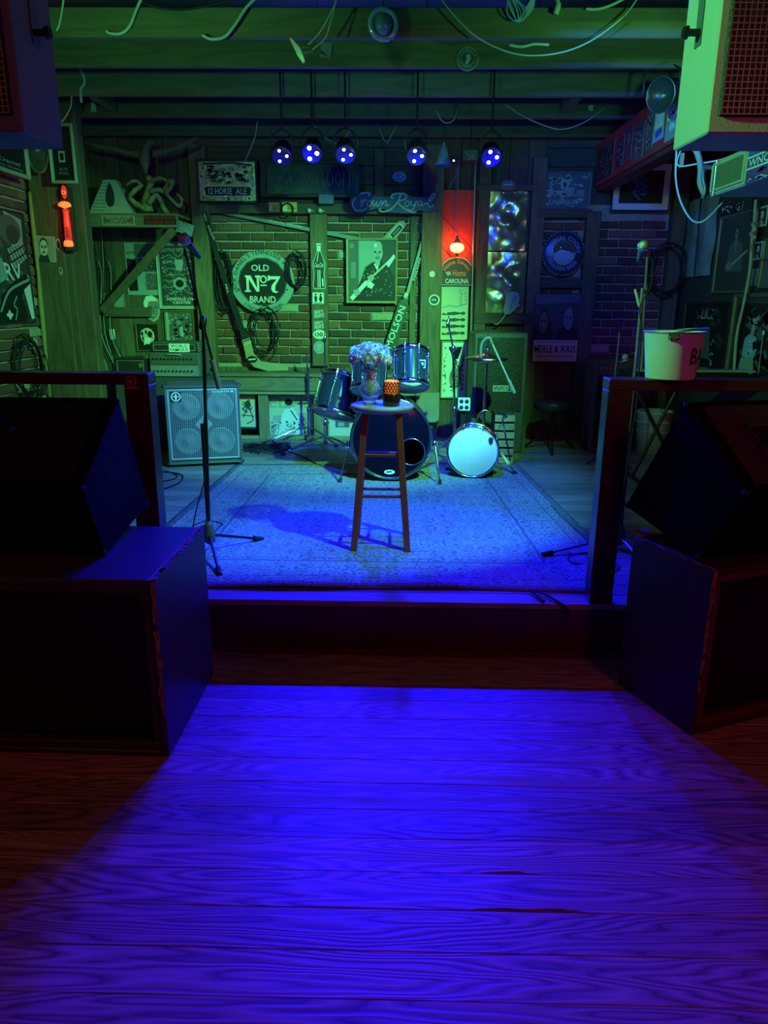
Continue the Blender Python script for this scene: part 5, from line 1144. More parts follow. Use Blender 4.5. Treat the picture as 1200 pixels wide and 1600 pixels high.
# small yellow notes, cups, dark box under the tube sign
for i, (a, b) in enumerate(((420, 437), (441, 464))):
    sheet('note', ['yellow paper note with a small drawing on the lintel', 'yellow paper note behind the loop of wire on the lintel'][i], fb(a, 316, b, 331, YB - .095), [('bg', 'y'), ('p', 'w', [(.1, .4), (.3, .4), (.3, .9), (.1, .9)]), ('s', 'k', [(.4, .7), (.9, .65)], .05), ('s', 'k', [(.4, .5), (.8, .45)], .04)], 'note', None, .001)
oo = MB().torus(at(449, 327, YB - .12), (0, -1, .1), .05, .006, 18, 5).build('wire_loop', rubber); tag(oo, 'loop of black wire hanging over the yellow note', 'wire')
for i, px in enumerate((483, 500)):
    p = at(px, 329, YB - .11); t = thing('pull_knob', ['pale round knob screwed to the lintel nearest the yellow notes', 'pale round knob screwed to the lintel under the neon lettering'][i], 'knob', p)
    MB().ball(p, .02, 10, 8).build('knob', M('pale_knob', (.6, .62, .5), .4), t); MB().cyl(p, p + Vector((.04, 0, -.004)), .006, .004, 6).build('spindle', M('pale_knob', (.6, .62, .5), .4), t)
f = fb(497, 300, 545, 318, YB - .2); tag(MB().bb((f.O.x, YB - .17, f.O.z - f.H), (f.O.x + f.W * .5, YB - .09, f.O.z)).build('metal_box', M('dull_box', (.12, .13, .2), .4, .5), None, .004), 'small dull metal box above the lintel between the tube sign and script sign', 'box')

# ================================================================ NICHE, LANTERN, POSTERS
YN = YB - .03
sheet('red_cloth', 'red creased cloth panel glowing behind the hanging lantern', fb(690, 297, 739, 440, YN), [('bg', 'r'), ('s', 'k', [(0, .28), (1, .64)], .02), ('s', 'k', [(0, .60), (.5, .80)], .02), ('s', 'p', [(.42, .0), (.38, .5)], .03)], 'cloth', None, .004, M('red_cloth', (.55, .05, .03), .8, 0, 10, .3, .3))
f = fb(689, 402, 738, 446, YN - .03); t = thing('home_sign', 'arched black sign with orange lettering hanging below the lantern', 'sign', f.base())
arc = [(0, 1), (0, .30), (.04, .30), (.06, .22)] + [(.5 - .38 * math.cos(math.pi * q / 10), .22 - .22 * math.sin(math.pi * q / 10)) for q in range(1, 10)] + [(.94, .22), (.96, .30), (1, .30), (1, 1)]
MB().prism([(x * f.W, y * f.H) for x, y in arc], f.O, f.U, f.V, f.N, .012).build('board', M('sign_rim_white', (.6, .6, .56), .6), t)
arc2 = [(.5 + (x - .5) * .95, .52 + (y - .52) * .95) for x, y in arc]
art(f.lift(.012), [('p', 'd', arc2), ('a', 'o', 'Home Sweet', .5, .66, .44, -68, 68, .13), ('t', 'o', 'Home', .38, .44, .80, .68), ('t', 'w', 'CAROLINA', .14, .76, .88, .93), ('p', 'G', [(.14, .52), (.3, .5), (.33, .62), (.2, .66)])], t)
lp = at(714, 387, YN - .13); t = thing('hanging_lantern', 'small glowing yellow glass lantern hanging in front of the red cloth', 'lamp', lp)
lm = M('lantern_glass', (1, .75, .3), .3, 0, 20, .1, .0, emit=(1.0, .50, .12), es=6)
rl_ = (at(725, 387, YN - .13) - at(703, 387, YN - .13)).x / 2
MB().lathe([(.0, -.045), (rl_ * .5, -.042), (rl_ * .62, -.036), (rl_ * .95, -.018), (rl_, .0), (rl_ * .95, .018), (rl_ * .6, .036), (rl_ * .45, .042), (0, .044)], lp, n=12, smooth=True).build('globe', lm, t)
mb = MB()
for k in range(8): a = k * math.pi / 4; mb.tube([lp + Vector((math.cos(a) * r_, math.sin(a) * r_, z_)) for r_, z_ in ((rl_ * .62, -.038), (rl_ * .97, -.018), (rl_ * 1.02, 0), (rl_ * .97, .018), (rl_ * .6, .038))], .0025, 5)
mb.torus(lp + Vector((0, 0, .038)), (0, 0, 1), rl_ * .62, .004, 16, 5); mb.torus(lp + Vector((0, 0, -.038)), (0, 0, 1), rl_ * .62, .004, 16, 5); mb.build('cage', M('lantern_metal', (.3, .12, .05), .4, .7), t)
MB().lathe([(.03, .042), (.022, .06), (.012, .075), (.016, .08), (.006, .10)], lp, n=12).build('cap', M('lantern_cap', (.15, .12, .3), .35, .7), t)
MB().lathe([(.0, -.075), (.006, -.07), (.012, -.058), (.028, -.044)], lp, n=12).build('finial', MC['lantern_metal'], t)
MB().tube(spline([lp + Vector((0, 0, .1)), at(712, 340, YN - .13), at(714, 300, YN - .13), at(716, 268, YN - .13), at(718, 250, YN - .13)], 5), .003, 5).build('cord', M('violet_cord', (.25, .2, .6), .5), t)
lamp('POINT', 'lantern_glow', lp + Vector((0, -.02, 0)) + Vector((0, -.10, .0)), None, .9, (1, .18, .04), .04)
lamp('POINT', 'lantern_glow_back', lp + Vector((0, .07, .03)), None, 1.2, (1, .12, .03), .03)
cable('thin violet wire branching beside the lantern cord', [at(717, 256, YN - .14), at(712, 275, YN - .14), at(700, 294, YN - .12)], .0025, MC['violet_cord'])
t = thing('wire_box', 'small open wired box with a tiny blue glint above the lantern', 'junction box', at(730, 250, 6.6)); MB().bb(at(722, 250, 6.6), at(746, 236, 6.68)).build('box', M('wire_box_metal', (.12, .12, .12), .4, .6), t, .003)
mb = MB(); rr = random.Random(2)
for k in range(6): mb.tube(spline([at(724 + rr.uniform(0, 20), 238 + rr.uniform(0, 12), 6.58) for _ in range(4)], 3), .0025, 5)
mb.build('wires', M('grey_cable', (.35, .36, .34), .5), t); MB().ball(at(709, 251, 6.6), .008, 8, 6).build('glint_led', M('led_glint', (.2, .2, 1), .3, 0, 5, 0, 0, emit=(.3, .3, 1), es=12), t)
MB().cyl(at(709, 251, 6.6), at(724, 248, 6.6), .004, None, 6).build('led_arm', blackm, t)
MB().cyl(at(735, 236, 6.63), (at(735, 236, 6.63).x, 6.63, 3.046), .004, None, 6).build('hanger', blackm, t)
# conduit
cable('bare metal conduit pipe running down the wall between lantern niche and foil panel', [at(743, 236, YB - .11), at(741, 330, YB - .11), at(739, 400, YB - .11), at(738, 440, YB - .11), at(735, 540, YB - .11), at(731, 600, YB - .11)], .009, M('conduit', (.42, .42, .4), .35, .7, 20, .1, .05), 'conduit_pipe', None, 4, 'pipe')
# posters below the home sign
F = fb(689, 447, 731, 531, YN)
sheet('poster', 'cream poster of sideways dark bottles under the home sign', F, [('bg', 'c'), ('tv', 'g', 'VIOLET', .66, .05, .78, .36), ('tv', 'g', 'LAST', .86, .1, .96, .34), ('s', 't', [(.05, .40), (.3, .36), (.6, .38), (.95, .32)], .06)] + sum([[('p', 'd', [(.05, y), (.5, y - .03), (.75, y - .012), (.75, y + .012), (.5, y + .035), (.05, y + .035)]), ('e', 'd', .82, y, .09, .03), ('e', 'c', .18, y, .06, .012)] for y in (.50, .62, .74, .87)], []))
framed('framed_print', 'small framed pale print of swirling dark lines behind the right cymbal stand', fb(689, 533, 730, 622, YN), [('bg', 'w'), ('n', 'k', 40, .06, .05, 12, (.02, .05, .2, .95))] + [('s', 'k', sm([(.25 + .1 * i, .1 + .07 * i), (.5, .3 + .1 * (i % 4)), (.75 - .05 * i, .5), (.9, .2 + .1 * i)]), .035) for i in range(7)] + [('e', 'g', .55, .65, .25, .2), ('n', 'k', 50, .12, .04, 14, (.3, .5, .95, .95))], .012, .015, M('pale_frame', (.4, .38, .25), .6))
# foil panel
foil = M('crumpled_foil', (.42, .42, .22), .22, .75, 7, .3, 0)
nt = foil.node_tree; bn = nt.nodes.new('ShaderNodeTexNoise'); bn.inputs['Scale'].default_value = 3.2; bn.inputs['Detail'].default_value = 2; bn.inputs['Distortion'].default_value = .6
bq = nt.nodes.new('ShaderNodeBump'); bq.inputs['Strength'].default_value = 1; bq.inputs['Distance'].default_value = .03; nt.links.new(nt.nodes['Texture Coordinate'].outputs['Object'], bn.inputs['Vector']); nt.links.new(bn.outputs['Fac'], bq.inputs['Height']); nt.links.new(bq.outputs[0], nt.nodes['Principled BSDF'].inputs['Normal'])
def foil_sheet(label, x0, y0, x1, y1, sd):
    f = fb(x0, y0, x1, y1, YB - .075); t = thing('foil_sheet', label, 'foil', f.base()); rr = random.Random(sd); n, m = 12, 16; vs = []
    ph_ = [rr.uniform(0, 6) for _ in range(4)]
    for j in range(m + 1):
        for i in range(n + 1):
            u, v = i / n, j / m; e = math.sin(math.pi * u) * math.sin(math.pi * v)
            vs.append(f.pt(u * f.W, v * f.H, .004 + e * (.022 * math.sin(u * 5 + v * 7 + ph_[0]) ** 2 + .014 * math.sin(v * 13 - u * 6 + ph_[1]) + rr.uniform(0, .004) + .01)))
    MB().add(vs, [(j * (n + 1) + i, j * (n + 1) + i + 1, (j + 1) * (n + 1) + i + 1, (j + 1) * (n + 1) + i) for j in range(m) for i in range(n)], True).build('foil', foil, t)
    mb = MB()
    for u in (.05, .35, .65, .95):
        for v in (.03, .97): p = f.pt(u * f.W, v * f.H, .014); mb.bb(p - Vector((.006, .002, .002)), p + Vector((.006, .004, .002)))
    mb.build('staples', steel, t); return f
foil_sheet('upper crinkled foil sheet stapled in the narrow wall panel', 764, 299, 822, 392, 3)
foil_sheet('lower crinkled foil sheet stapled in the narrow wall panel', 760, 394, 820, 489, 5)
t = thing('paddle_figure', 'pale rounded paddle cut-out on a bent handle in front of the lower foil', 'ornament', at(790, 508, YB - .13))
plank_px([(790, 461), (795, 456), (803, 455), (810, 458), (812, 466), (810, 474), (814, 478), (808, 480), (802, 486), (796, 491), (788, 492), (786, 484), (788, 476), (789, 468)], YB - .125, .012).build('paddle', M('paddle_grey', (.36, .40, .42), .6), t, .003)
MB().tube([at(791, 490, YB - .13), at(784, 500, YB - .13), at(777, 507, YB - .13), at(772, 506, YB - .13)], .006, 6).build('handle', M('paddle_grey', (.36, .40, .42), .6), t)
MB().tube(spline([at(806, 464, YB - .139), at(800, 474, YB - .139), at(796, 486, YB - .139)], 4), .003, 5).build('painted_stroke', M('stroke_dark', (.08, .1, .1), .6), t)
# drambuie
f = fb(845, 268, 923, 328, YB - .05)
framed('mirror_sign', 'dull mirror sign with two lines of serif lettering above the cap-shaped sign', f, [('bg', 'D'), ('n', 't', 40, .2, .15, 7), ('t', 'G', 'DRAMBUIE', .05, .48, .90, .66), ('t', 'G', 'LIQUEUR', .17, .75, .77, .90), ('p', 'G', [(.38, .2), (.56, .2), (.55, .38), (.47, .46), (.39, .38)]), ('p', 'k', [(.43, .27), (.51, .27), (.50, .38), (.47, .42), (.44, .38)]), ('e', 'w', .03, .05, .012, .02), ('e', 'w', .97, .05, .012, .02), ('e', 'w', .97, .95, .012, .02)], .012, .02, M('grey_frame', (.2, .21, .2), .4, .3), 'sign')
# round cap sign
c = at(880, 396, YB - .04); rw = (at(915, 396, YB - .04) - at(845, 396, YB - .04)).x / 2; t = thing('round_mirror_sign', 'round scalloped cap-shaped mirror sign with lettering around its rim', 'sign', c - Vector((0, 0, rw)))
mb = MB(); n = 42
for k in range(n):
    a = 2 * math.pi * k / n; d = Vector((math.cos(a), 0, math.sin(a))); mb.ball(c + d * rw * .93 + Vector((0, -.01, 0)), (.014, .02, .014), 6, 5)
mb.build('crimped_rim', M('cap_rim', (.32, .34, .33), .3, .7, 40, .4, .3), t)
MB().lathe([(rw * .95, 0), (rw * .92, .02), (rw * .8, .03), (0, .03)], c, (0, -1, 0), 42).build('cap', M('cap_dark', (.04, .05, .12), .3, .3), t)
f = Fr(c + Vector((-rw, -.031, rw)), (1, 0, 0), (0, 0, -1), (0, -1, 0), 2 * rw, 2 * rw)
art(f, [('a', 'B', 'ORIGINAL COORS', .5, .5, .325, -100, 90, .085), ('a', 'B', 'GOLDEN BEER', .5, .5, .325, 250, 120, .085), ('e', 't', .5, .5, .26, .26), ('e', 'd', .5, .42, .25, .17), ('p', 'B', [(.3, .5), (.42, .42), (.55, .45), (.72, .5), (.68, .62), (.34, .64)]), ('e', 'w', .42, .38, .02, .02), ('s', 'w', [(.36, .48), (.5, .46), (.62, .48)], .015)], t)
# two faces poster
F = fb(833, 458, 905, 566, YB - .095)
framed('concert_poster', 'dim concert poster with two faces above block lettering', F, [('bg', 'd'), ('p', 'D', [(0, 0), (1, 0), (1, .12), (0, .14)]), ('p', 'k', [(.0, .45), (.4, .4), (.42, .66), (0, .66)]), ('p', 'k', [(.55, .5), (.98, .48), (1, .66), (.5, .66)])] + face(.2, .42, .17, 'n', 'k', .7) + face(.76, .36, .17, 'g', 'd', .8) + [('p', 'c', [(0, .68), (1, .68), (1, 1), (0, 1)]), ('t', 'k', 'MERLE', .03, .76, .44, .87), ('t', 'k', '& KRIS', .48, .76, .97, .87), ('s', 'n', [(.05, .71), (.95, .71)], .012), ('s', 'n', [(.05, .92), (.95, .92)], .02)], .01, .012, M('thin_dark_frame', (.08, .08, .07), .5), 'poster')
# blue matted photograph
F = fb(957, 254, 1048, 330, YB - .12)
framed('framed_photograph', 'photograph with a wide pale mat glowing blue under the red header', F, [('bg', 'k'), ('n', 'b', 26, .3, .2, 4, (.1, .1, .7, .8)), ('s', 'b', sm([(.2, .2), (.4, .35), (.35, .7), (.5, .9)]), .04), ('e', 'v', .35, .3, .08, .12)], .01, .02, M('frame_dark', (.02, .02, .025), .4), mount=.052)
# things under the ledge
framed('framed_picture', 'framed pale drawing standing under the ledge beside the bass cabinet', fb(372, 614, 403, 670, 6.82), [('bg', 'c'), ('e', 'd', .5, .3, .2, .12), ('s', 'd', sm([(.2, .7), (.5, .4), (.8, .75), (.4, .9)]), .06), ('s', 'd', [(.1, .62), (.9, .66)], .05), ('n', 'd', 16, .2, .1, 6, (.1, .1, .9, .6))], .018, .02, M('black_frame2', (.03, .03, .03), .4))
sheet('poster', 'bright poster of a white-suited dancer leaning under the ledge', fb(420, 618, 489, 682, 6.86), [('bg', 'c'), ('t', 't', 'ELVIS', .02, .03, .98, .3), ('p', 'G', [(.0, 1), (.1, .5), (.9, .4), (1, 1)]), ('p', 'w', [(.3, .45), (.42, .28), (.55, .28), (.68, .5), (.8, .98), (.66, .98), (.5, .66), (.4, .98), (.2, .98)]), ('e', 'G', .46, .22, .08, .10), ('e', 'k', .46, .16, .09, .08), ('s', 'k', [(.5, .35), (.85, .95)], .025), ('n', 'w', 60, .12, .08, 8, (.02, .55, .98, .98)), ('n', 'd', 30, .08, .05, 9, (.02, .6, .98, .98))])
framed('framed_print', 'pale matted frame leaning under the ledge behind the floor tom', fb(512, 648, 556, 684, 6.82), [('bg', 'c'), ('p', 'D', [(.25, .2), (.8, .2), (.8, .55), (.25, .55)]), ('p', 't', [(.35, .3), (.6, .3), (.6, .5), (.35, .5)])], .014, .015, M('green_frame', (.25, .25, .1), .5), mount=0)
tag(MB().bb(at(650, 660, 6.8), at(686, 612, 6.9)).build('wall_box', M('pale_box', (.3, .27, .16), .7), None, .004), 'low painted wooden box at the foot of the right jamb', 'box')
# ================================================================ LEFT SIDE
SH = 6.52
f = fb(131, 333, 278, 355, SH)
t = thing('wall_shelf', 'green lit wooden shelf with a diagonal brace carrying driftwood and a pyramid box', 'shelf', (f.mid().x, 6.75, f.O.z - f.H))
MB().bb((f.O.x, SH, f.O.z - f.H), (f.O.x + f.W, SH + .02, f.O.z)).build('front_board', ledge_wood, t, .002)
MB().bb((f.O.x, SH + .02, f.O.z - .02), (f.O.x + f.W, YB - .015, f.O.z)).build('shelf_board', ledge_wood, t, .002)
shf = f
a = at(272, 358, SH + .04); b = at(160, 486, YB - .10); d = (b - a).normalized(); n_ = Vector((d.z, 0, -d.x)).normalized() * .032
mb = MB(); vs = []
for p in (a, b): vs += [p + n_ + Vector((0, -.02, 0)), p - n_ + Vector((0, -.02, 0)), p - n_ + Vector((0, .02, 0)), p + n_ + Vector((0, .02, 0))]
mb.add(vs, [(0, 1, 2, 3), (7, 6, 5, 4)] + [(i, (i + 1) % 4, 4 + (i + 1) % 4, 4 + i) for i in range(4)]); mb.build('brace', wood('brace_wood', (.30, .24, .12), (.14, .11, .06), 'Z', .6, 6, 8, .5, .3, 8), t, .003)
sheet('bumper_sticker', 'yellow edged bumper sticker with three lines on the shelf front', fb(160, 337, 210, 352, SH), [('bg', 'c'), ('p', 'n', [(.03, .08), (.97, .08), (.97, .92), (.03, .92)]), ('t', 'c', 'WANNA GET LUCKY', .10, .12, .90, .34), ('t', 'c', 'CLIMB UP A', .22, .40, .78, .62), ('t', 'c', "CHICKEN'S ASS & WAIT", .07, .68, .93, .90)], 'sticker', None, .001)
sheet('bumper_sticker', 'black bumper sticker with two red lines on the shelf front', fb(225, 337, 275, 351, SH), [('bg', 'k'), ('t', 'r', 'ONLY A BITCH LIKE ME COULD', .02, .08, .98, .44), ('t', 'r', 'LOVE A BASTARD LIKE HIM!', .06, .56, .94, .92)], 'sticker', None, .001)
# pyramid shaped box
zt = at(165, 281, SH + .16).z; x0 = at(139, 331, SH + .05).x; x1 = at(205, 331, SH + .05).x; u0 = at(161, 281, SH + .14).x; u1 = at(180, 281, SH + .14).x; zb = shf.O.z
t = thing('pyramid_box', 'truncated pyramid box with a printed side and dark slot on the shelf', 'box', ((x0 + x1) / 2, SH + .15, zb))
vs = [(x0, SH + .04, zb), (x1, SH + .10, zb), (x1, SH + .36, zb), (x0, SH + .34, zb), (u0, SH + .14, zt), (u1, SH + .15, zt), (u1, SH + .24, zt), (u0, SH + .24, zt)]
MB().add(vs, [(3, 2, 1, 0), (4, 5, 6, 7), (0, 1, 5, 4), (1, 2, 6, 5), (2, 3, 7, 6), (3, 0, 4, 7)]).build('case', M('pale_card', (.42, .42, .36), .7), t, .003)
A_, B_, C_, D_ = [Vector(v) for v in (vs[0], vs[1], vs[5], vs[4])]
def bil(u, v, n=.002): return (A_.lerp(B_, u)).lerp(D_.lerp(C_, u), v) + Vector((0, -n * 2, n))
MB().add([bil(.5 + .16 * math.cos(q / 12 * 6.283), .55 + .36 * math.sin(q / 12 * 6.283)) for q in range(12)], [tuple(range(12))]).build('slot', M('slot_black', (.03, .03, .03), .8), t)
mb = MB()
for k in range(9):
    v = .08 + k * .1; mb.add([bil(.05, v, .0015), bil(.36, v, .0015), bil(.36, v + .02, .0015), bil(.05, v + .02, .0015)], [(0, 1, 2, 3)])
mb.build('printed_lines', M('print_grey', (.12, .12, .12), .7), t)
# driftwood
t = thing('driftwood_sculpture', 'twisted driftwood branch sculpture standing on the shelf', 'sculpture', (at(240, 331, SH + .1).x, SH + .15, zb)); dw = M('driftwood', (.32, .30, .12), .65, 0, 14, .5, .6); Yd = SH + .12
for pts, rs in (([(232, 331), (228, 312), (232, 296), (236, 283), (230, 276)], [.05, .034, .026, .032, .022]), ([(232, 318), (243, 305), (250, 312), (256, 326), (262, 332)], [.026, .022, .02, .024, .02]), ([(234, 300), (247, 296), (258, 300), (268, 290), (267, 280)], [.02, .018, .017, .022, .030]), ([(226, 326), (212, 318), (203, 308), (210, 298), (218, 292)], [.024, .024, .018, .02, .022]),
                ([(258, 300), (268, 312), (280, 322), (284, 312), (276, 302)], [.016, .016, .014, .013, .01]), ([(222, 292), (214, 283), (205, 284), (197, 290)], [.016, .015, .014, .01]), ([(236, 283), (250, 278), (262, 284), (256, 296)], [.016, .015, .014, .012])):
    P = [at(x, y, Yd + R.uniform(-.03, .05)) for x, y in pts]; S = spline(P, 4); RR = []
    for i in range(len(S)): q = i / 4; k = min(int(q), len(rs) - 2); RR.append(rs[k] + (rs[k + 1] - rs[k]) * (q - k) + R.uniform(-.003, .003))
    MB().tube(S, RR, 8).build('branch', dw, t)
# carved eagle
Ye = 6.45; t = thing('carved_eagle', 'carved bird with long spread wings hanging over the shelf', 'carving', at(228, 262, Ye)); em = M('carving_wood', (.14, .12, .07), .7, 0, 30, .4, .4)
P = [at(x, y, Ye) for x, y in ((228, 272), (226, 256), (226, 240), (230, 228), (236, 222), (241, 226))]; MB().tube(spline(P, 4), [.01, .016, .024, .032, .038, .042, .044, .043, .040, .037, .033, .030, .028, .028, .030, .030, .028, .024, .018, .010, .005], 10).build('body', em, t)
for W_ in (((222, 236), (200, 236), (180, 230), (150, 226), (128, 221), (150, 231), (180, 237), (205, 244), (222, 248)), ((238, 236), (262, 232), (290, 222), (311, 213), (300, 226), (280, 234), (262, 240), (240, 247))):
    m_ = plank_px(W_, Ye + .02, .022); m_.build('wing', em, t, .004)
MB().tube([at(230, 222, Ye), (at(230, 222, Ye).x, Ye, 3.046)], .003, 5).build('hanging_wire', rubber, t)
# posters on the boards
YQ = YB - .018
psy = [('bg', 't'), ('p', 'd', [(.04, .03), (.96, .03), (.96, .97), (.04, .97)])] + [('s', 't', sm([(.08 + .02 * i, .14 + .09 * i), (.3, .08 + .1 * i), (.5, .2 + .07 * i), (.72, .07 + .1 * i), (.94 - .02 * i, .14 + .09 * i)]), .014) for i in range(8)] + [('n', 'G', 90, .06, .03, 4, (.06, .2, .94, .8)), ('n', 't', 120, .05, .035, 14, (.06, .05, .94, .95)), ('p', 'G', [(.40, .25), (.62, .25), (.58, .42), (.44, .42)]), ('e', 't', .5, .62, .16, .10), ('e', 'k', .5, .62, .10, .06), ('t', 't', 'ALLMAN BROTHERS', .08, .07, .92, .13),
     ('p', 'o', [(.1, .28), (.18, .26), (.16, .31)]), ('t', 'w', 'ASHEVILLE CIVIC', .15, .84, .92, .885), ('t', 'w', 'CENTER', .3, .90, .75, .94)]
framed('framed_poster', 'framed green psychedelic poster behind the boom microphone', fb(246, 378, 315, 483, YQ), psy, .014, .018, M('pale_green_frame', (.40, .42, .28), .5), 'poster')
sheet('poster', 'creased pale poster with dark window shapes behind the shelf brace', fb(197, 379, 247, 461, YQ), [('bg', 't'), ('p', 'D', [(.3, .02), (.98, .02), (.98, .28), (.3, .26)]), ('t', 'k', 'SISTER', .04, .17, .34, .22), ('p', 'k', [(.04, .30), (.32, .32), (.34, .92), (.06, .92)]), ('p', 'd', [(.42, .3), (.98, .3), (.98, .55), (.42, .55)]), ('p', 'D', [(.6, .58), (.98, .58), (.98, .9), (.6, .9)]), ('n', 'g', 30, .1, .06, 3, (.5, .3, .95, .9))])
t = thing('portrait_cutout', 'cut-out paper portrait of a smiling person with pale hair below the posters', 'poster', at(236, 503, YQ)); F = fb(222, 461, 250, 503, YQ)
MB().prism([(x * F.W, y * F.H) for x, y in ((.1, .3), (.25, .05), (.6, 0), (.95, .15), (1, .6), (.85, .9), (.6, 1), (.35, .9), (.1, .6))], F.O, F.U, F.V, F.N, .003).build('backing', M('paper', (.5, .48, .42), .8), t)
art(F.lift(.003), [('p', 'G', [(.1, .3), (.25, .05), (.6, 0), (.95, .15), (1, .6), (.85, .9), (.6, 1), (.35, .9), (.1, .6)]), ('e', 'g', .6, .52, .32, .4, 10), ('p', 'w', [(.1, .3), (.25, .05), (.6, .02), (.95, .2), (.7, .22), (.4, .24), (.25, .55)]), ('s', 'k', [(.38, .46), (.56, .44)], .06), ('s', 'k', [(.68, .44), (.86, .47)], .05), ('s', 'k', [(.62, .5), (.66, .62), (.58, .64)], .04), ('s', 'k', [(.45, .76), (.62, .82), (.8, .72)], .06), ('s', 'w', [(.5, .76), (.62, .79), (.76, .73)], .03)], t)
framed('framed_picture', 'small framed dark picture with a glowing sun-like figure above the mixer', fb(213, 505, 249, 549, YQ), [('bg', 'k'), ('e', 'c', .5, .45, .34, .32), ('n', 'c', 26, .25, .22, 8, (.1, .1, .9, .85)), ('e', 'k', .62, .38, .12, .13), ('p', 'w', [(.35, .5), (.6, .5), (.7, .85), (.45, .7), (.3, .8)])], .012, .015, M('thin_brown_frame', (.14, .10, .05), .5))
framed('framed_picture', 'framed dark landscape print behind the amplifier heads', fb(258, 486, 303, 537, YQ), [('bg', 'D'), ('n', 't', 70, .12, .1, 5), ('p', 't', [(0, 0), (.12, 0), (.1, 1), (0, 1)]), ('n', 'd', 50, .2, .12, 6, (.2, .1, 1, .9)), ('p', 'G', [(.5, .5), (.62, .45), (.66, .8), (.52, .8)])], .012, .015, M('thin_brown_frame', (.14, .10, .05), .5))
sheet('metal_plate', 'pale blank plate on the boards left of the diagonal brace foot', fb(158, 458, 173, 481, YQ), [('bg', 'G'), ('s', 'g', [(.2, .2), (.8, .7)], .08), ('e', 'g', .4, .3, .2, .1)], 'plate')
sheet('metal_plate', 'pale blank plate partly behind the diagonal brace foot', fb(176, 456, 195, 482, YQ), [('bg', 'g'), ('p', 't', [(.1, .1), (.9, .05), (.85, .9), (.2, .95)])], 'plate')
t = thing('cable_switch', 'small pale inline switch box hanging on the boards by the railing', 'switch', at(175, 531, YQ)); f = fb(172, 514, 180, 531, YQ - .01); MB().prism([(0, 0), (f.W, 0), (f.W, f.H), (0, f.H)], f.O, f.U, f.V, f.N, .02).build('housing', M('outlet_white', (.7, .7, .68), .5), t, .003); MB().tube(spline([at(176, 531, YQ - .02), at(179, 560, YQ - .03), at(178, 600, YQ - .03)], 4), .004, 6).build('cord', rubber, t)
# small booklet beside the shelf
f = fb(278, 348, 302, 366, 6.7, 18); t = sheet('booklet', 'bluish papers sticking out behind the end of the shelf', f, [('bg', 't'), ('n', 'D', 24, .3, .08, 3)], 'papers', None, .03)
tag(MB().bb(at(272, 352, 6.74), at(304, 372, 6.95)).build('dark_box', M('dark_card', (.04, .045, .05), .7), None, .004), 'dark cardboard box behind the bluish papers at the shelf end', 'box')
# timber items
Yt = 5.978
sheet('photograph', 'pale photograph of a young person pinned to the corner timber', fb(56, 369, 87, 409, Yt, 3), [('bg', 'c'), ('p', 'G', [(.05, .05), (.95, .05), (.95, .95), (.05, .95)]), ('p', 'd', [(.1, 1), (.2, .75), (.6, .72), (.7, 1)])] + face(.42, .46, .33, 'w', 'd', .8), 'photograph')
oval('small ring shaped sticker on the corner timber beside the pinned photograph', 87.5, 373, 95, 391, Yt, [('e', 'w', .5, .5, .5, .5), ('e', 'd', .5, .5, .36, .4)])
oval('tiny pale badge on the corner timber below the ring sticker', 92, 417, 98, 430, Yt, [('e', 'G', .5, .5, .5, .5), ('e', 'd', .5, .4, .2, .2)])
t = thing('illuminated_tap_handle', 'red and orange illuminated tap-handle figure on the corner timber', 'lamp', at(106, 388, Yt - .04)); Yl = Yt - .05
redl = M('lit_red_plastic', (.7, .05, .03), .3, 0, 10, .15, .05, emit=(1, .035, .02), es=.55); oral = M('lit_orange_plastic', (.9, .35, .08), .3, 0, 10, .15, .05, emit=(1, .22, .05), es=.9)
cx0 = at(104, 340, Yl)
def zz_(py, px=104): return at(px, py, Yl).z
mb = MB(); mb.lathe([(.0, zz_(377)), (.026, zz_(376)), (.024, zz_(350)), (.020, zz_(333)), (.026, zz_(328)), (.0, zz_(326))], (at(105, 350, Yl).x, Yl, 0), n=14); mb.build('column', redl, t)
mb = MB(); mb.lathe([(.0, zz_(386)), (.034, zz_(385)), (.036, zz_(380)), (.028, zz_(376)), (0, zz_(376))], (at(107, 380, Yl).x, Yl, 0), n=14); mb.build('base', oral, t)
mb = MB(); xc = at(101, 315, Yl).x
for k in range(7):
    a = (k - 3) * .42; mb.tube([(xc, Yl - .01, zz_(322)), (xc + math.sin(a) * .05, Yl - .012, zz_(322) + math.cos(a) * .034)], [.012, .006], 6)
mb.tube([(xc - .045, Yl, zz_(320)), (xc, Yl - .015, zz_(324)), (xc + .045, Yl, zz_(320))], .012, 6); mb.build('crown_ornament', oral, t)
mb = MB(); mb.ball((at(100, 300, Yl).x, Yl, zz_(300)), (.022, .014, .048), 12, 8); mb.build('top_medallion', redl, t)
MB().torus((at(100, 300, Yl).x, Yl - .012, zz_(301)), (0, -1, 0), .012, .003, 14, 5).build('medallion_ring', oral, t)
MB().bb((at(105, 350, Yl).x - .045, Yl + .02, zz_(392)), (at(105, 350, Yl).x + .045, Yt, zz_(292))).build('backplate', M('slot_black', (.03, .03, .03), .8), t, .004)
art(fb(101, 352, 108, 372, Yl - .028), [('tv', 'p', 'BEER', .1, .05, .9, .95)], t, 'lettering')
lamp('POINT', 'tap_handle_glow', (at(105, 350, Yl).x + .02, Yl - .08, zz_(345)), None, .25, (1, .08, .04), .03)
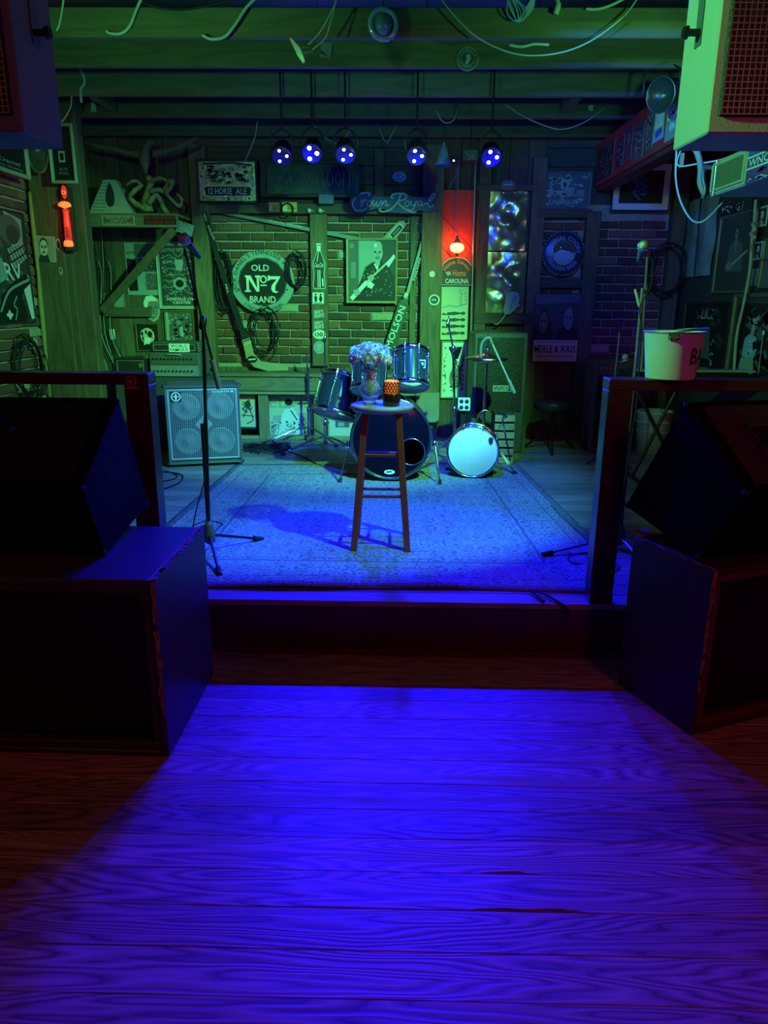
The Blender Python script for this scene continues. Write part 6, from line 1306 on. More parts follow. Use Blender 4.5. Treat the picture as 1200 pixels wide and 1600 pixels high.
# left wall pictures
WX = XL + .006
F = fs(-75, 322, 43, 508, WX)
srv = [('bg', 'd'), ('n', 'D', 40, .2, .1, 2), ('p', 't', [(.72, .0), (.98, .05), (.96, .3), (.8, .38)]), ('e', 'D', .78, .16, .17, .13), ('e', 'd', .82, .2, .10, .09), ('p', 'G', [(.70, .34), (.95, .24), (1, .40), (.78, .52)])] + [('s', 'd', [(.70 + i * .045, .33 - i * .01), (.80 + i * .045, .52 - i * .02)], .012) for i in range(6)] + [('s', 'k', [(.70, .40), (.98, .28)], .012), ('s', 'k', [(.73, .46), (.99, .35)], .012),
    ('t', 'w', 'SRV', .52, .46, .88, .62, -.03), ('p', 'k', [(.45, 1), (.55, .75), (.75, .62), (.95, .55), (1, .62), (.9, .7), (.84, .75), (.9, .96), (.86, 1)]), ('s', 't', sm([(.5, .9), (.65, .72), (.85, .64), (.98, .6), (.96, .56)]), .02), ('p', 'w', [(.88, .70), (.99, .64), (1, .97), (.95, .98)]), ('s', 't', sm([(.7, .98), (.74, .88), (.7, .84), (.76, .76)]), .014), ('e', 'w', .62, .93, .05, .02), ('e', 'w', .62, .93, .02, .045), ('p', 't', [(.5, .44), (.6, .42), (.66, .60), (.5, .66)])]
framed('painting', 'large dark guitar painting lettered SRV on the brick side wall', F, srv, .01, .02, M('slot_black', (.03, .03, .03), .8), 'painting')
F = fs(-70, 205, 38, 262, XL + .12); framed('framed_picture', 'framed picture with a pale lower edge high on the left timber wall', F, [('bg', 'k'), ('t', 't', 'Jack Daniel', .3, .62, .9, .8), ('t', 't', 'Old Time Quality', .3, .84, .95, .94)], .03, .03, M('pale_green_frame', (.40, .42, .28), .5))
f = fb(44, 205, 76, 271, 5.93); t = thing('round_tray', 'hanging oval metal tray catching blue light beside the corner timber', 'tray', f.base()); c = f.mid()
q = [(f.W / 2 * (1 + math.cos(a * math.pi / 14)), f.H / 2 * (1 + math.sin(a * math.pi / 14))) for a in range(28)]
MB().prism(q, f.O, f.U, f.V, f.N, .015).build('tray', M('tray_metal', (.25, .27, .26), .3, .7), t, .004); mb = MB(); mb.tube([f.pt(x, y, .018) for x, y in q + q[:1]], .007, 5); mb.build('rim', M('tray_rim', (.45, .45, .3), .35, .7), t); art(f.lift(.016), [('e', 'D', .5, .38, .34, .26), ('e', 'B', .52, .38, .16, .12)], t)
F = fb(78, 193, 118, 287, 5.90); framed('framed_picture', 'narrow framed dark picture with a small pale square above the tap-handle lamp', F, [('bg', 'k'), ('p', 'G', [(.3, .45), (.62, .45), (.62, .66), (.3, .66)]), ('p', 'k', [(.37, .49), (.55, .49), (.55, .62), (.37, .62)]), ('t', 'g', 'BLUES', .3, .76, .7, .81), ('t', 'g', 'FESTIVAL', .25, .84, .75, .89)], .022, .03, M('pale_green_frame', (.40, .42, .28), .5))
# cable coils on walls
def coil(label, c, n, r0, sq, N, wob=.015, rad_=.005, mat=None):
    t = thing('cable_coil', label, 'cable', c - Vector((0, 0, r0))); N = Vector(N).normalized(); S_ = Vector((0, 0, 1)).cross(N).normalized(); rr = random.Random(int(abs(c.x) * 100) + n)
    for k in range(n):
        ph = rr.uniform(0, 6); a1_, b1_ = rr.uniform(-wob, wob), rr.uniform(-wob, wob); rx = r0 * sq * rr.uniform(.85, 1.08); rz = r0 * rr.uniform(.88, 1.08)
        pts = [c + N * (.01 + k * .007) + S_ * (math.cos(q * math.pi / 12) * rx + a1_) + Vector((0, 0, math.sin(q * math.pi / 12) * rz + b1_ + .006 * math.sin(q + ph))) for q in range(25)]
        MB().tube(pts, rad_, 5, False).build('loop', mat or rubber, t)
    MB().cyl(c + Vector((0, 0, r0)) - N * .03, c + Vector((0, 0, r0)) + N * (.03 + n * .007), .006, None, 6).build('hook', steel, t); return t
coil('black cable coil hanging to the left of the round sign', at(352, 440, YB - .03), 8, .25, .30, (0, -1, 0))
coil('oval cable coil hanging at the right edge of the round sign', at(463, 422, YB - .09), 6, .15, .55, (0, -1, 0))
coil('tangled cable coil on the bricks below the round sign', at(413, 520, YB - .05), 7, .20, .55, (0, -1, 0), .05, .004)
coil('large cable coil hanging on the dark wall behind the right microphone stand', at(1042, 424, YB - .12), 6, .21, .75, (0, -1, 0), .03)
coil('cable coil hanging low on the brick side wall behind the railing', Vector((XL + .03, 5.6, at(15, 575, 5.6).z)), 8, .22, .95, (1, 0, 0), .03)
for i, (px, lab) in enumerate(((157, 'long cable strands hanging down the dark boards beside the corner timber'), (172, 'second bundle of cable strands hanging on the dark boards'))):
    t = thing('cable_bundle', lab, 'cable', at(px, 600, YB - .05))
    for k in range(5): MB().tube(spline([at(px - 14 + k * 2, 340 + 20 * k, YB - .03), at(px - 10 + k * 4, 430, YB - .04), at(px - 8 + 3 * k, 520, YB - .05), at(px + 12 + k * 5, 585, YB - .05), at(px + 6 + k * 6, 640, YB - .05)], 4), .004, 5).build('strand', MC['grey_cable'] if k % 3 == 0 else rubber, t)
# floor cables
def fcab(label, pts, r=.005, mat=None): return cable(label, [atz(x, y, ZS + .006) for x, y in pts], r, mat or rubber)
fcab('black cable looping on the boards beside the bass cabinet', [(236, 742), (262, 738), (284, 742), (282, 752), (262, 762), (238, 764)])
fcab('second loose cable loop lying beside the bass cabinet', [(232, 748), (250, 752), (272, 748), (276, 742), (258, 736), (240, 738)])
fcab('cable running across the boards below the cymbal stands', [(378, 640), (410, 672), (440, 700), (470, 712), (520, 736), (560, 742), (590, 744)])
t = thing('cable_heap', 'heap of tangled black cables on the floor under the ledge', 'cable', atz(408, 700, ZS)); rr = random.Random(5)
for k in range(9): MB().tube(spline([atz(380 + rr.uniform(0, 75), 692 + rr.uniform(0, 14), ZS + .008 + .008 * (k % 4)) for _ in range(6)], 5), .005, 5).build('loop', rubber, t)
fcab('thin cable trailing along the rug edge to the railing post', [(860, 790), (890, 820), (914, 842), (935, 862), (960, 880)], .004)
cable('black cables lying over the front edge of the stage', [atz(838, 922, ZS + .016), atz(850, 928, ZS + .012), atz(868, 938, ZS + .01), at(884, 950, YE - .02), at(890, 965, YE - .02)], .006, rubber)
cable('second black cable crossing the stage edge beside the first', [atz(828, 922, ZS + .016), atz(838, 930, ZS + .012), atz(850, 940, ZS + .01)], .006, rubber)
# yellow-green light within the stool's shadow, kept as a colour, not applied
shadow_tint = M('stool_shadow_tint', (.42, .45, .08), .7, 0, 40, .4, .2)

# ================================================================ CEILING
J1, J2, J3 = JY[1], JY[2], JY[3]
p = at(599, 38, J1 - .06); t = thing('glass_ornament', 'blue lit cut glass ball hanging before the first ceiling joist', 'ornament', p - Vector((0, 0, .07)))
MB().torus(p, (0.15, -1, 0), .068, .014, 18, 6).build('glass_ring', M('blue_glass', (.35, .5, .9), .08, .2, 30, .3, .3, coat=.5), t); MB().ball(p, (.045, .03, .05), 7, 5).build('faceted_core', M('core_glass', (.2, .35, .5), .05, .3, 30, .3, .2, coat=.5), t)
MB().tube([p + Vector((0, 0, .08)), p + Vector((0, .03, .3))], .003, 5).build('string', rubber, t)
f = fb(713, 73, 748, 112, J2); t = thing('round_medallion', 'green round medallion nailed to the second ceiling joist', 'medallion', f.base()); q = [(f.W / 2 * (1 + math.cos(a * math.pi / 12)), f.H / 2 * (1 + math.sin(a * math.pi / 12))) for a in range(24)]
MB().prism(q, f.O, f.U, f.V, f.N, .012).build('disc', M('medal_metal', (.28, .32, .24), .5, .3, 30, .3, .3), t, .003); art(f.lift(.012), [('e', 'd', .5, .5, .44, .44), ('e', 'g', .5, .5, .40, .40), ('e', 'd', .5, .5, .26, .26), ('p', 'G', [(.4, .35), (.6, .3), (.65, .5), (.5, .75), (.38, .7), (.45, .5)]), ('a', 'k', 'TOBACCO PIPE', .5, .5, .33, -150, 150, .09)], t)
t = thing('hanging_plug', 'pale power adapter dangling on two wires from the joists', 'plug', at(468, 96, J1 - .12)); Yh = J1 - .12
m_ = plank_px([(453, 61), (458, 63), (470, 76), (477, 96), (474, 101), (465, 88)], Yh, .03); m_.build('body', M('adapter_grey', (.6, .62, .5), .5), t, .004)
for a, b, c_ in (((472, 80), (482, 73), (0, 0)), ((478, 88), (488, 80), (0, 0))): MB().cyl(at(a[0] - 4, a[1] - 5, Yh - .015), at(b[0], b[1], Yh - .015), .012, .009, 8).build('connector', M('connector_dark', (.08, .10, .07), .5), t)
MB().tube(spline([at(482, 70, Yh - .015), at(500, 50, Yh), at(514, 26, Yh), at(525, 2, Yh), at(528, -20, Yh)], 5), .0035, 5).build('wire', M('pale_wire', (.5, .52, .36), .5), t)
MB().tube(spline([at(488, 78, Yh - .015), at(508, 60, Yh), at(515, 40, Yh), at(522, 15, Yh), at(528, -20, Yh)], 5), .0035, 5).build('wire', M('pale_wire', (.5, .52, .36), .5), t)
sheet('paper_tag', 'small folded paper tag pinned to the second ceiling joist', fb(501, 67, 518, 90, J2, 8), [('bg', 'g'), ('p', 'd', [(0, .55), (.9, .95), (1, 1), (0, .8)])], 'paper', None, .01)
pw = MC['pale_wire']; hw = M('hanging_wire', (.45, .47, .38), .5)
W_ = [('pale wire hanging over the first joist at the far left end', [(100, -8), (97, 15), (92, 40), (88, 48), (90, 44)], J1 - .03, .006),
      ('pale curved wire sagging below the first joist near the left speaker', [(222, -5), (212, 18), (203, 40), (190, 52), (172, 52), (166, 48)], J1 - .04, .008),
      ('pale curved wire sagging below the first joist left of the dangling adapter', [(402, -5), (385, 12), (365, 42), (350, 58), (330, 61), (316, 55)], J1 - .04, .008),
      ('black wire draped along the top of the first joist', [(215, -2), (240, 10), (280, 15), (320, 10), (360, 0), (380, -10)], J1 - .02, .006),
      ('long thin wire swooping under the first two joists to the upper right', [(683, -10), (710, 25), (745, 58), (790, 80), (835, 87), (885, 80), (930, 60), (975, 25), (1000, -8)], J1 - .06, .004),
      ('light bent wire lying between the first joists on the right', [(795, 70), (815, 73), (835, 69), (858, 70)], J1 - .03, .007),
      ('short light wire above the first joist on the right', [(915, 14), (935, 14), (955, 8), (975, -2)], J1 - .02, .007),
      ('thin wire drooping between the third and fourth joists on the right', [(788, 162), (815, 180), (850, 196), (880, 202), (915, 190), (945, 168)], JY[4] - .006, .004),
      ('dark wire hanging from the fourth joist at the upper left', [(66, 150), (75, 175), (90, 190), (110, 195), (125, 180), (140, 150)], JY[4] - .006, .004),
      ('short pale wire loop under the third joist near the left wall', [(112, 150), (110, 168), (100, 186), (96, 190)], J3 - .04, .005),
      ('rough pale cord hanging from the third joist at the left', [(124, 106), (130, 118), (132, 130), (126, 140), (127, 160)], J3 - .03, .010),
      ('thin wire dangling from the light bar over the mirror sign', [(402, 190), (398, 215), (388, 240), (378, 262)], 6.3, .004),
      ('V-shaped wire between the two middle blue lights', [(588, 192), (600, 218), (606, 222), (612, 210), (620, 195)], JY[5] - .006, .004),
      ('drooping wire beside the brightest blue light', [(488, 192), (505, 212), (520, 222), (535, 222), (548, 200)], JY[5] - .006, .004),
      ('V-shaped wire hanging right of the middle blue lights', [(682, 172), (690, 188), (700, 192), (710, 186), (716, 168)], JY[4] - .006, .004)]
for lab, pts, Y, r in W_: cable(lab, [at(x, y, Y) for x, y in pts], r, rubber if lab.startswith(('black', 'dark')) else hw, 'wire', None, 5, 'wire')
t = thing('wire_bundle', 'coiled bundle of pale wires hanging above the first joist on the right', 'wire', at(812, 34, J1 - .05)); rr = random.Random(6)
for k in range(7): MB().tube(spline([at(790 + rr.uniform(-3, 6), -12, J1 - .05), at(793 + k * 5, 18 + rr.uniform(-4, 4), J1 - .06), at(810 + rr.uniform(-3, 3), 34, J1 - .05), at(832 - k * 2, 15, J1 - .04), at(836, -10, J1 - .05)], 4), .0035, 5).build('wire', hw if k % 2 else M('blue_wire', (.2, .3, .7), .4), t)
tag(MB().tube(spline([at(869, -4, J1 - .03), at(872, 8, J1 - .04), at(868, 22, J1 - .04)], 4), [.012] * 4 + [.016] * 5, 7).build('wire_nut', pw), 'short pale wire end hanging by the wire bundle', 'wire')
for i, (px, py, Y, r) in enumerate(((146, 165, JY[4] - .02, .03), (924, 168, JY[4] - .02, .03))):
    t = thing('paper_scrap', ['small pale rag tied under the fourth joist at the left', 'small pale scrap under the fourth joist at the right'][i], 'scrap', at(px, py + 10, Y)); m_ = plank_px([(px - 3, py - 12), (px + 2, py - 10), (px + 5, py + 10), (px - 3, py + 10)] if i == 0 else [(px - 5, py - 2), (px + 3, py - 4), (px + 2, py + 6), (px - 4, py + 5)], Y, .008); m_.build('scrap', M('scrap_pale', (.5, .52, .4), .7), t)
# bell shaped hanging cone
p = at(693, 259, 6.3); t = thing('hanging_bell', 'pale cone shaped bell hanging between the right blue lights', 'bell', p)
MB().open_lathe([(.066, 0), (.070, .004), (.052, .05), (.03, .11), (.014, .15), (.006, .17), (.0, .175)], p, (0, 0, 1), 18).build('bell', M('bell_grey', (.40, .42, .34), .6), t)
MB().tube([p + Vector((0, 0, .17)), (p.x, p.y, 3.046)], .003, 5).build('cord', rubber, t)
# par can on the right
p = at(1034, 148, 4.9); t = thing('par_can', 'round black spotlight can hanging near the right header', 'stage light', p - Vector((0, 0, .1))); ax = Vector((-.75, -.62, -.15)).normalized()
MB().open_lathe([(.03, -.22), (.075, -.20), (.088, -.12), (.095, 0), (.10, .012), (.092, .012), (.085, -.01), (.03, -.05), (0, -.055)], p, ax, 28).build('can', M('can_black', (.05, .055, .05), .3, .3), t)
MB().torus(p + ax * .012, ax, .093, .005, 28, 5).build('front_ring', M('dull_steel', (.25, .25, .25), .4, 1), t)
mb = MB(); mb.tube([p + Vector((.10, -.03, 0)), p + Vector((.09, 0, .14)), p + Vector((0, .05, .2)), p + Vector((-.09, .08, .14)), p + Vector((-.10, .03, 0))], .007, 6); mb.cyl(p + Vector((0, .05, .2)), (p.x, p.y + .05, 3.05), .008, None, 6); mb.build('yoke', blackm, t)

# ================================================================ RIGHT SIDE
def fsz(px0, px1, py, X, z0, z1): a = atx(px0, py, X); b = atx(px1, py, X); return Fr((X, a.y, z1), (0, b.y - a.y, 0), (0, 0, -1), (-1, 0, 0), abs(b.y - a.y), z1 - z0)
papers = [(933, 957, 268, 'dark', 'torn dark playbill at the far end of the red header'), (962, 972, 262, 'k', 'narrow grey photo strip on the red header next to the far playbill'), (976, 986, 245, 'g', 'small portrait print on the red header'), (990, 1004, 238, 'w', 'grey photograph of faces midway on the red header'), (1008, 1019, 226, 'w', 'pale narrow photograph on the red header'), (1021, 1036, 214, 'b', 'white card with a blue shape near the hanging speaker on the red header'), (1040, 1062, 205, 'w', 'crumpled white paper at the near end of the red header')]
for i, (a, b, py, k, lab) in enumerate(papers):
    F = fsz(a, b, py, HX - .001, hz + .02 + .02 * (i % 3), 2.74 - .03 * (i % 2))
    L_ = {'dark': [('bg', 'd'), ('n', 'g', 40, .2, .1, 3)], 'k': [('bg', 'd'), ('n', 'G', 20, .3, .1, 4)], 'g': [('bg', 'D')] + face(.5, .35, .22, 'G', 'k', .8), 'w': [('bg', 'D'), ('n', 'G', 26, .3, .14, 5 + i), ('n', 'k', 12, .3, .1, 6 + i)], 'b': [('bg', 'B'), ('p', 'w', [(.1, .05), (.9, .05), (.9, .6), (.1, .6)]), ('p', 'b', [(.2, .7), (.8, .62), (.9, .8), (.3, .9)])]}[k]
    if i == 6: L_ = [('bg', 't'), ('n', 'w', 16, .4, .3, 9)]
    sheet('photograph', lab, F, L_, 'photograph', None, .002)
# radio-stickered box unit on the right
X0 = atz(1108, 308, 2.02).x; Yn = atz(1108, 308, 2.02).y
Ya = Yn; ztop = at(1108, 253, Ya).z; zbot = at(1108, 308, Ya).z; Yb_ = Ya - 1.15
t = thing('air_conditioner', 'pale boxy air unit with a louvred grille and blue radio sticker at the right', 'air conditioner', (X0 + .25, (Ya + Yb_) / 2, zbot))
MB().bb((X0, Yb_, zbot), (X0 + .5, Ya, ztop)).build('housing', M('cream_metal', (.52, .52, .42), .5, .1, 30, .12, .08), t, .008)
F = Fr((X0 - .001, Ya, ztop), (0, -1, 0), (0, 0, -1), (-1, 0, 0), Ya - Yb_, ztop - zbot)
wv_ = abs(atx(1166, 260, X0).y - Ya); G = Fr(F.pt(.03, .03), F.U, F.V, F.N, wv_ - .05, F.H - .06); mb = MB(); ring(mb, Fr(G.pt(-.012, -.012), F.U, F.V, F.N, G.W + .024, G.H + .024), .012, .01); mb.build('vent_frame', M('cream_metal2', (.5, .5, .42), .5), t)
MB().prism([(0, 0), (G.W, 0), (G.W, G.H), (0, G.H)], G.O, G.U, G.V, G.N, .002).build('vent_recess', M('vent_dark', (.06, .06, .05), .7), t)
for k in range(22): x = G.W * (k + .5) / 22; MB().prism([(x - .003, 0), (x + .003, 0), (x + .003, G.H), (x - .003, G.H)], G.pt(0, 0, .002), G.U, G.V, G.N, .006).build('vent_slat', M('slat_green', (.22, .24, .16), .6), t)
S_ = Fr(F.pt(wv_ + .015, .0), F.U, F.V, F.N, .62, F.H); sheet('radio_sticker', 'blue radio bumper sticker with white letters on the air unit', S_, [('bg', 'v'), ('p', 'b', [(0, 0), (1, 0), (1, .3), (0, .3)]), ('s', 'w', [(0, .33), (1, .33)], .012), ('s', 'w', [(0, .62), (1, .62)], .012), ('t', 'w', '5500', .16, .06, .42, .24), ('t', 'w', 'WNCW 88.7', .03, .38, .72, .58), ('t', 'w', 'FM', .78, .38, .95, .58), ('n', 'p', 30, .12, .1, 3, (0, .66, .8, .95)), ('n', 'B', 20, .15, .1, 5, (0, .85, 1, 1))], 'sticker', None, .001)
lk = MB(); lk.cyl((X0 - .005, Ya - .06, zbot + .0), (X0 - .005, Ya - .06, ztop), .006, None, 6); lk.build('side_rod', steel, t)
MB().bb((X0 + .40, Ya - .2, ztop - .02), (XR + .014, Ya - .14, ztop)).build('wall_bracket', M('dull_steel', (.25, .25, .25), .4, 1), t); MB().bb((X0 + .40, Yb_ + .1, ztop - .02), (XR + .014, Yb_ + .16, ztop)).build('wall_bracket', MC['dull_steel'], t)
pz = at(1144, 246, Ya - .33); tn = thing('round_tin', 'shiny round tin standing on the air unit', 'tin', (pz.x, Ya - .33, ztop)); rt = .05
MB().lathe([(0, 0), (rt, .0), (rt, .05), (rt * 1.05, .052), (rt * 1.05, .075), (0, .078)], (X0 + .11, Ya - .33, ztop), n=24).build('tin', M('tin_metal', (.6, .58, .35), .25, .9), tn)
cable('white cable drooping in a deep loop below the header at the right', [at(1057, 236, 4.9), at(1056, 280, 4.9), at(1064, 316, 4.85), at(1080, 343, 4.8), at(1096, 347, 4.7), at(1112, 335, 4.6), at(1131, 314, 4.4)], .006, M('white_cable', (.72, .74, .72), .45), k=6)
cable('horizontal pale wire strung under the header behind the air unit', [Vector((HX + .03, 4.9, hz)), at(1058, 257, 4.9), at(1090, 256, 4.8), at(1120, 251, 4.7), at(1135, 248, 4.65), Vector((X0 + .02, 4.3, ztop - .02))], .005, MC['white_cable'])
t = tag(MB().tube(spline([at(1082, 228, 4.3), at(1090, 240, 4.3), at(1095, 262, 4.3), at(1094, 285, 4.3), at(1100, 302, 4.28)], 5), .016, 6).build('flat_strap', M('strap_pale', (.4, .42, .36), .6)), 'thick pale flat strap curving down beside the air unit', 'strap')
t = tag(MB().tube(spline([Vector((X0 + .004, Ya - .02, ztop - .03)), at(1101, 262, 4.26), at(1099, 280, 4.26), at(1102, 296, 4.26), at(1098, 310, 4.26)], 5), .012, 6).build('chain', M('chain_metal', (.4, .42, .45), .3, .9, 200, .4, .6)), 'short dull chain hanging at the corner of the air unit', 'chain')
tag(MB().bb(at(1062, 262, 4.9), at(1068, 240, 4.92)).build('strap_end', M('strap_pale', (.4, .42, .36), .6)), 'short pale stick crossing the wire under the header', 'stick')
# right wall pictures
RX_ = XR + .006
F = fs(1122, 334, 1180, 458, RX_)
def performer(bg='d'): return [('bg', bg), ('p', 'D', [(.3, .35), (.5, .25), (.72, .35), (.8, .8), (.25, .8)]), ('p', 'g', [(.45, .3), (.55, .3), (.52, .5)]), ('s', 'G', [(.3, .75), (.9, .48)], .03), ('e', 'g', .35, .7, .12, .07)] + face(.5, .18, .10, 'g', 'k', .8)
framed('framed_photograph', 'large framed dim photograph of a standing guitarist on the side wall', F, performer(), .02, .02, M('frame_brown', (.14, .11, .09), .4), mount=-.05)
F = fs(1143, 458, 1240, 604, RX_ - .01)
framed('framed_photograph', 'framed photograph of a singer in pale clothes at a microphone', F, [('bg', 'k'), ('n', 'D', 20, .3, .3, 3), ('p', 'B', [(.22, .50), (.34, .42), (.46, .48), (.5, .62), (.44, .8), (.2, .76)]), ('p', 't', [(.2, .78), (.44, .76), (.5, 1), (.14, 1)]), ('n', 'w', 16, .08, .04, 5, (.26, .5, .46, .74)), ('s', 't', [(.36, .46), (.38, .3)], .07), ('e', 'G', .40, .22, .07, .07), ('e', 'k', .36, .16, .08, .05), ('s', 'k', [(.43, .25), (.47, .26)], .02), ('p', 'k', [(.40, .55), (.5, .5), (.52, .62), (.42, .66)]), ('s', 'G', [(.58, .42), (.60, 1)], .018), ('e', 'w', .585, .40, .025, .035)], .03, .03, M('frame_brown', (.14, .11, .09), .4), mount=-.04)
F = fs(1066, 472, 1138, 600, RX_ - .0)
framed('concert_poster', 'framed dark poster lettered ALICE behind the white bucket', F, [('bg', 'k'), ('t', 'G', 'ALICE', .30, .06, .66, .19), ('n', 'd', 40, .2, .1, 3), ('n', 't', 20, .08, .05, 4, (.4, .4, .8, .8)), ('s', 't', [(.4, .85), (.7, .83)], .02), ('p', 'D', [(.5, .3), (.62, .3), (.68, .7), (.48, .7)])], .02, .02, M('frame_dark', (.02, .02, .025), .4), 'poster')
F = fs(1128, 318, 1160, 333, RX_); sheet('autographed_card', 'dark card covered in white scribbles above the guitarist photograph', F, [('bg', 'k'), ('n', 'w', 26, .1, .2, 4)], 'card')
for i, (x0, y0, x1, y1, lab) in enumerate(((1183, 323, 1200, 354, 'small white edged photo high on the side wall'), (1178, 378, 1192, 406, 'small white edged photo below the high one'))):
    F = fs(x0, y0, x1, y1, RX_); framed('small_photograph', lab, F, [('bg', 'd')] + face(.5, .4, .25, 'w', 'k', .9) + [('p', 't', [(.2, 1), (.35, .7), (.65, .7), (.85, 1)])], .012, .01, M('white_frame', (.6, .6, .56), .5), 'photograph')
F = fs(1170, 420, 1188, 446, RX_); sheet('note', 'greenish handwritten note card on the side wall', F, [('bg', 'g')] + [('s', 'D', [(.12, .12 + .13 * k), (.85, .10 + .13 * k)], .03) for k in range(7)], 'note')
F = fs(1192, 370, 1240, 450, RX_); framed('framed_picture', 'tilted framed picture at the outer side wall above the singer photograph', F, performer('D'), .02, .02, M('frame_brown', (.14, .11, .09), .4))
F = fs(1062, 312, 1117, 432, RX_)
t = thing('backdrop_cloth', 'grey mottled hanging cloth with dark streaks in the right corner', 'cloth', F.base()); vs = []; n, m = 16, 10
for j in range(m + 1):
    for i in range(n + 1): vs.append(F.pt(i / n * F.W, j / m * F.H, .012 + .012 * math.sin(i * 1.1) + .006 * math.sin(i * 2.3 + j)))
MB().add(vs, [(j * (n + 1) + i, j * (n + 1) + i + 1, (j + 1) * (n + 1) + i + 1, (j + 1) * (n + 1) + i) for j in range(m) for i in range(n)], True).build('cloth', M('mottled_cloth', (.22, .22, .25), .9, 0, 5, .8, .1), t)
for x in (.18, .6): MB().tube([F.pt(x * F.W, 0, .03), F.pt((x + .05) * F.W, F.H * .6, .03), F.pt((x + .07) * F.W, F.H, .03)], .006, 5).build('dark_cord', rubber, t)
cable('pale cable taped down the side wall between the framed photographs', [atx(1181, 312, XR - .06), atx(1179, 345, XR - .06), atx(1175, 375, XR - .06), atx(1172, 420, XR - .06), atx(1163, 470, XR - .06), atx(1152, 520, XR - .06), atx(1148, 560, XR - .06), atx(1146, 600, XR - .06)], .011, MC['strap_pale'], k=5)
tag(MB().tube(spline([atx(1176, 350, XR - .07), atx(1180, 358, XR - .08), atx(1174, 366, XR - .07), atx(1180, 372, XR - .07)], 4), .014, 6).build('cable_tie', M('tie_pale', (.45, .46, .4), .6, 0, 90, .4, .5)), 'crumpled tape knot holding the pale wall cable', 'tape')
# gear behind the right railing
wb_ = atz(1016, 706, ZS); t = thing('plastic_bucket', 'white plastic bucket on the floor behind the crossed stand', 'bucket', wb_)
MB().open_lathe([(0, 0), (.12, .0), (.15, .34), (.156, .345), (.156, .36), (.148, .36), (.145, .33), (.115, .01), (0, .01)], wb_, n=28).build('bucket_body', M('plastic_white', (.5, .52, .52), .5), t); mb = MB(); mb.torus(wb_ + Vector((0, 0, .27)), (0, 0, 1), .146, .006, 28, 5); mb.torus(wb_ + Vector((0, 0, .19)), (0, 0, 1), .140, .004, 28, 5); mb.build('ribs', M('plastic_white', (.5, .52, .52), .5), t)
Yk2 = 5.3; t = thing('keyboard_stand', 'black crossed folding stand in the dark right corner of the stage', 'stand', atz(1020, 740, ZS))
for a, b in (((990, 600), (1060, 770)), ((1062, 600), (985, 770))):
    P0 = at(a[0], a[1], Yk2); P1 = at(b[0], b[1], Yk2); P1.z = ZS + .02; P1.y = Yk2; MB().cyl(P0, P1, .014, None, 8).build('cross_leg', blackm, t)
    MB().cyl(P1 + Vector((0, -.2, 0)), P1 + Vector((0, .2, 0)), .014, None, 8).build('foot_bar', blackm, t); MB().cyl(P0 + Vector((0, -.15, 0)), P0 + Vector((0, .15, 0)), .014, None, 8).build('top_bar', blackm, t)
kz = at(1020, 598, Yk2).z; xk0 = at(975, 598, Yk2).x; t = thing('keyboard', 'black keyboard lying on the crossed stand under the railing line', 'keyboard', ((xk0 + 2.35) / 2, Yk2, kz))
MB().bb((xk0, Yk2 - .15, kz + .014), (2.40, Yk2 + .15, kz + .09)).build('case', blackm, t, .006); mb = MB()
for k in range(34): x = xk0 + .05 + k * .0235; mb.bb((x, Yk2 - .145, kz + .09), (x + .0215, Yk2 - .02, kz + .1))
mb.build('keys', M('key_white', (.4, .4, .38), .3), t)
f = fb(925, 560, 985, 700, 6.3); t = thing('guitar_amplifier', 'dark amplifier cabinet in the right rear corner beside the post', 'amplifier', (f.mid().x, 6.45, ZS)); MB().bb((f.O.x, 6.3, ZS), (f.O.x + f.W, 6.6, f.O.z)).build('case', tolex, t, .012); MB().bb((f.O.x + .03, 6.292, ZS + .04), (f.O.x + f.W - .03, 6.3, f.O.z - .14)).build('grille', grille_m, t, .003)
mb = MB()
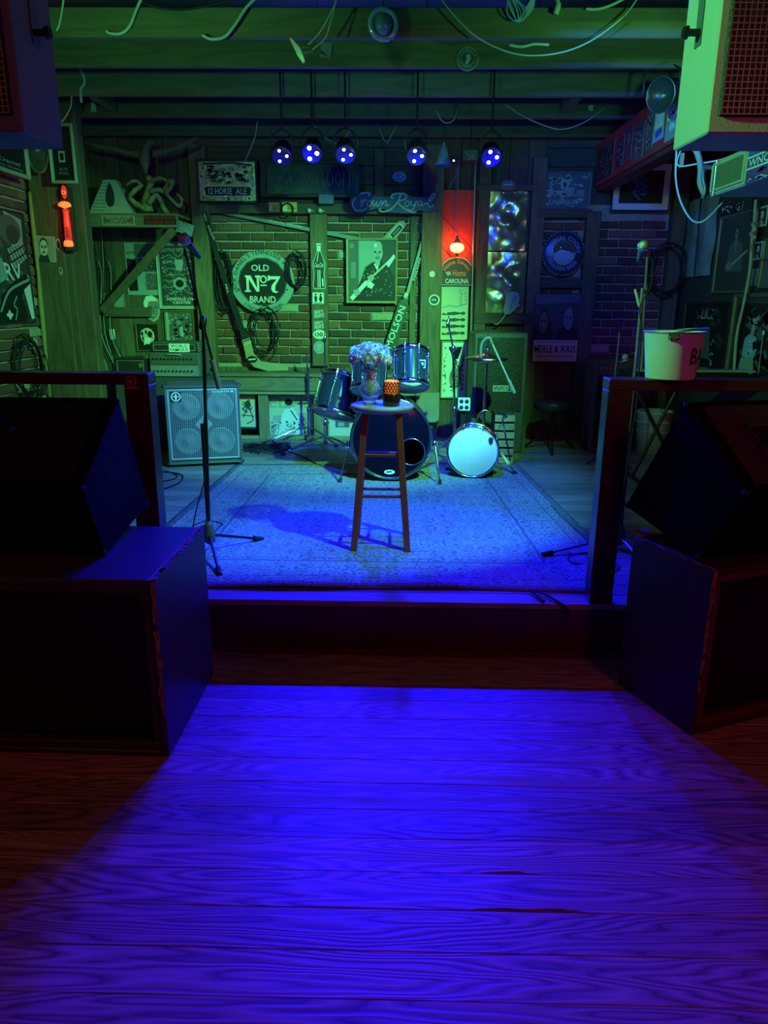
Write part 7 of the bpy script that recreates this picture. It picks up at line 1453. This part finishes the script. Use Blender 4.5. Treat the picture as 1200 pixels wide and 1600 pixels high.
for k in range(7): mb.cyl((f.O.x + .05 + k * .04, 6.3, f.O.z - .08), (f.O.x + .05 + k * .04, 6.285, f.O.z - .08), .01, .008, 8)
mb.build('knob_row', M('grey_trim', (.3, .3, .28), .5), t); MB().ball(at(943, 690, 6.25), .02, 8, 6).build('corner_cap', steel, t)
c = atz(855, 700, ZS); t = thing('drum_throne', 'dark low drum seat on three legs near the two-faces poster', 'stool', c); MB().lathe([(0, .36), (.15, .36), (.165, .38), (.165, .42), (.15, .44), (0, .445)], (c.x, 6.35, ZS), n=24).build('seat', M('vinyl_black', (.03, .03, .032), .4), t); MB().cyl((c.x, 6.35, ZS + .15), (c.x, 6.35, ZS + .37), .014, None, 8).build('post', blackm, t)
for k in range(3): an = k * 2.094 + .4; MB().cyl((c.x, 6.35, ZS + .22), (c.x + math.cos(an) * .24, 6.35 + math.sin(an) * .24, ZS + .01), .010, None, 8).build('leg', blackm, t)
c = at(1078, 578, 5.3); t = thing('glass_jar', 'small dim jars on the keyboard under the railing', 'jar', (c.x, 5.3, kz + .1))
MB().lathe([(0, 0), (.04, 0), (.04, .09), (.025, .11), (.025, .13), (0, .13)], (c.x, 5.25, kz + .102), n=16).build('jar_body', M('jar_green', (.2, .25, .15), .2), t)
# thin straight rod and clip seen left of the bucket
t = thing('folded_music_stand', 'dim folded music stand with a thin rod beside the right microphone stand', 'music stand', atz(964, 716, ZS)); Ym = 5.6
MB().cyl((at(958, 600, Ym).x, Ym, ZS + .05), at(968, 520, Ym), .006, None, 6).build('rod', M('rod_grey', (.35, .3, .4), .4, .5), t); MB().ball(at(977, 558, Ym), .024, 10, 8).build('knob', M('knob_grey', (.4, .42, .45), .4), t); MB().tube([at(968, 566, Ym), at(985, 562, Ym), at(994, 560, Ym)], .009, 6).build('arm', M('dull_steel', (.25, .25, .25), .4, 1), t)
for k in range(3): an = k * 2.094; MB().cyl((at(958, 600, Ym).x, Ym, ZS + .15), (at(958, 600, Ym).x + math.cos(an) * .2, Ym + math.sin(an) * .2, ZS + .01), .006, None, 6).build('leg', blackm, t)
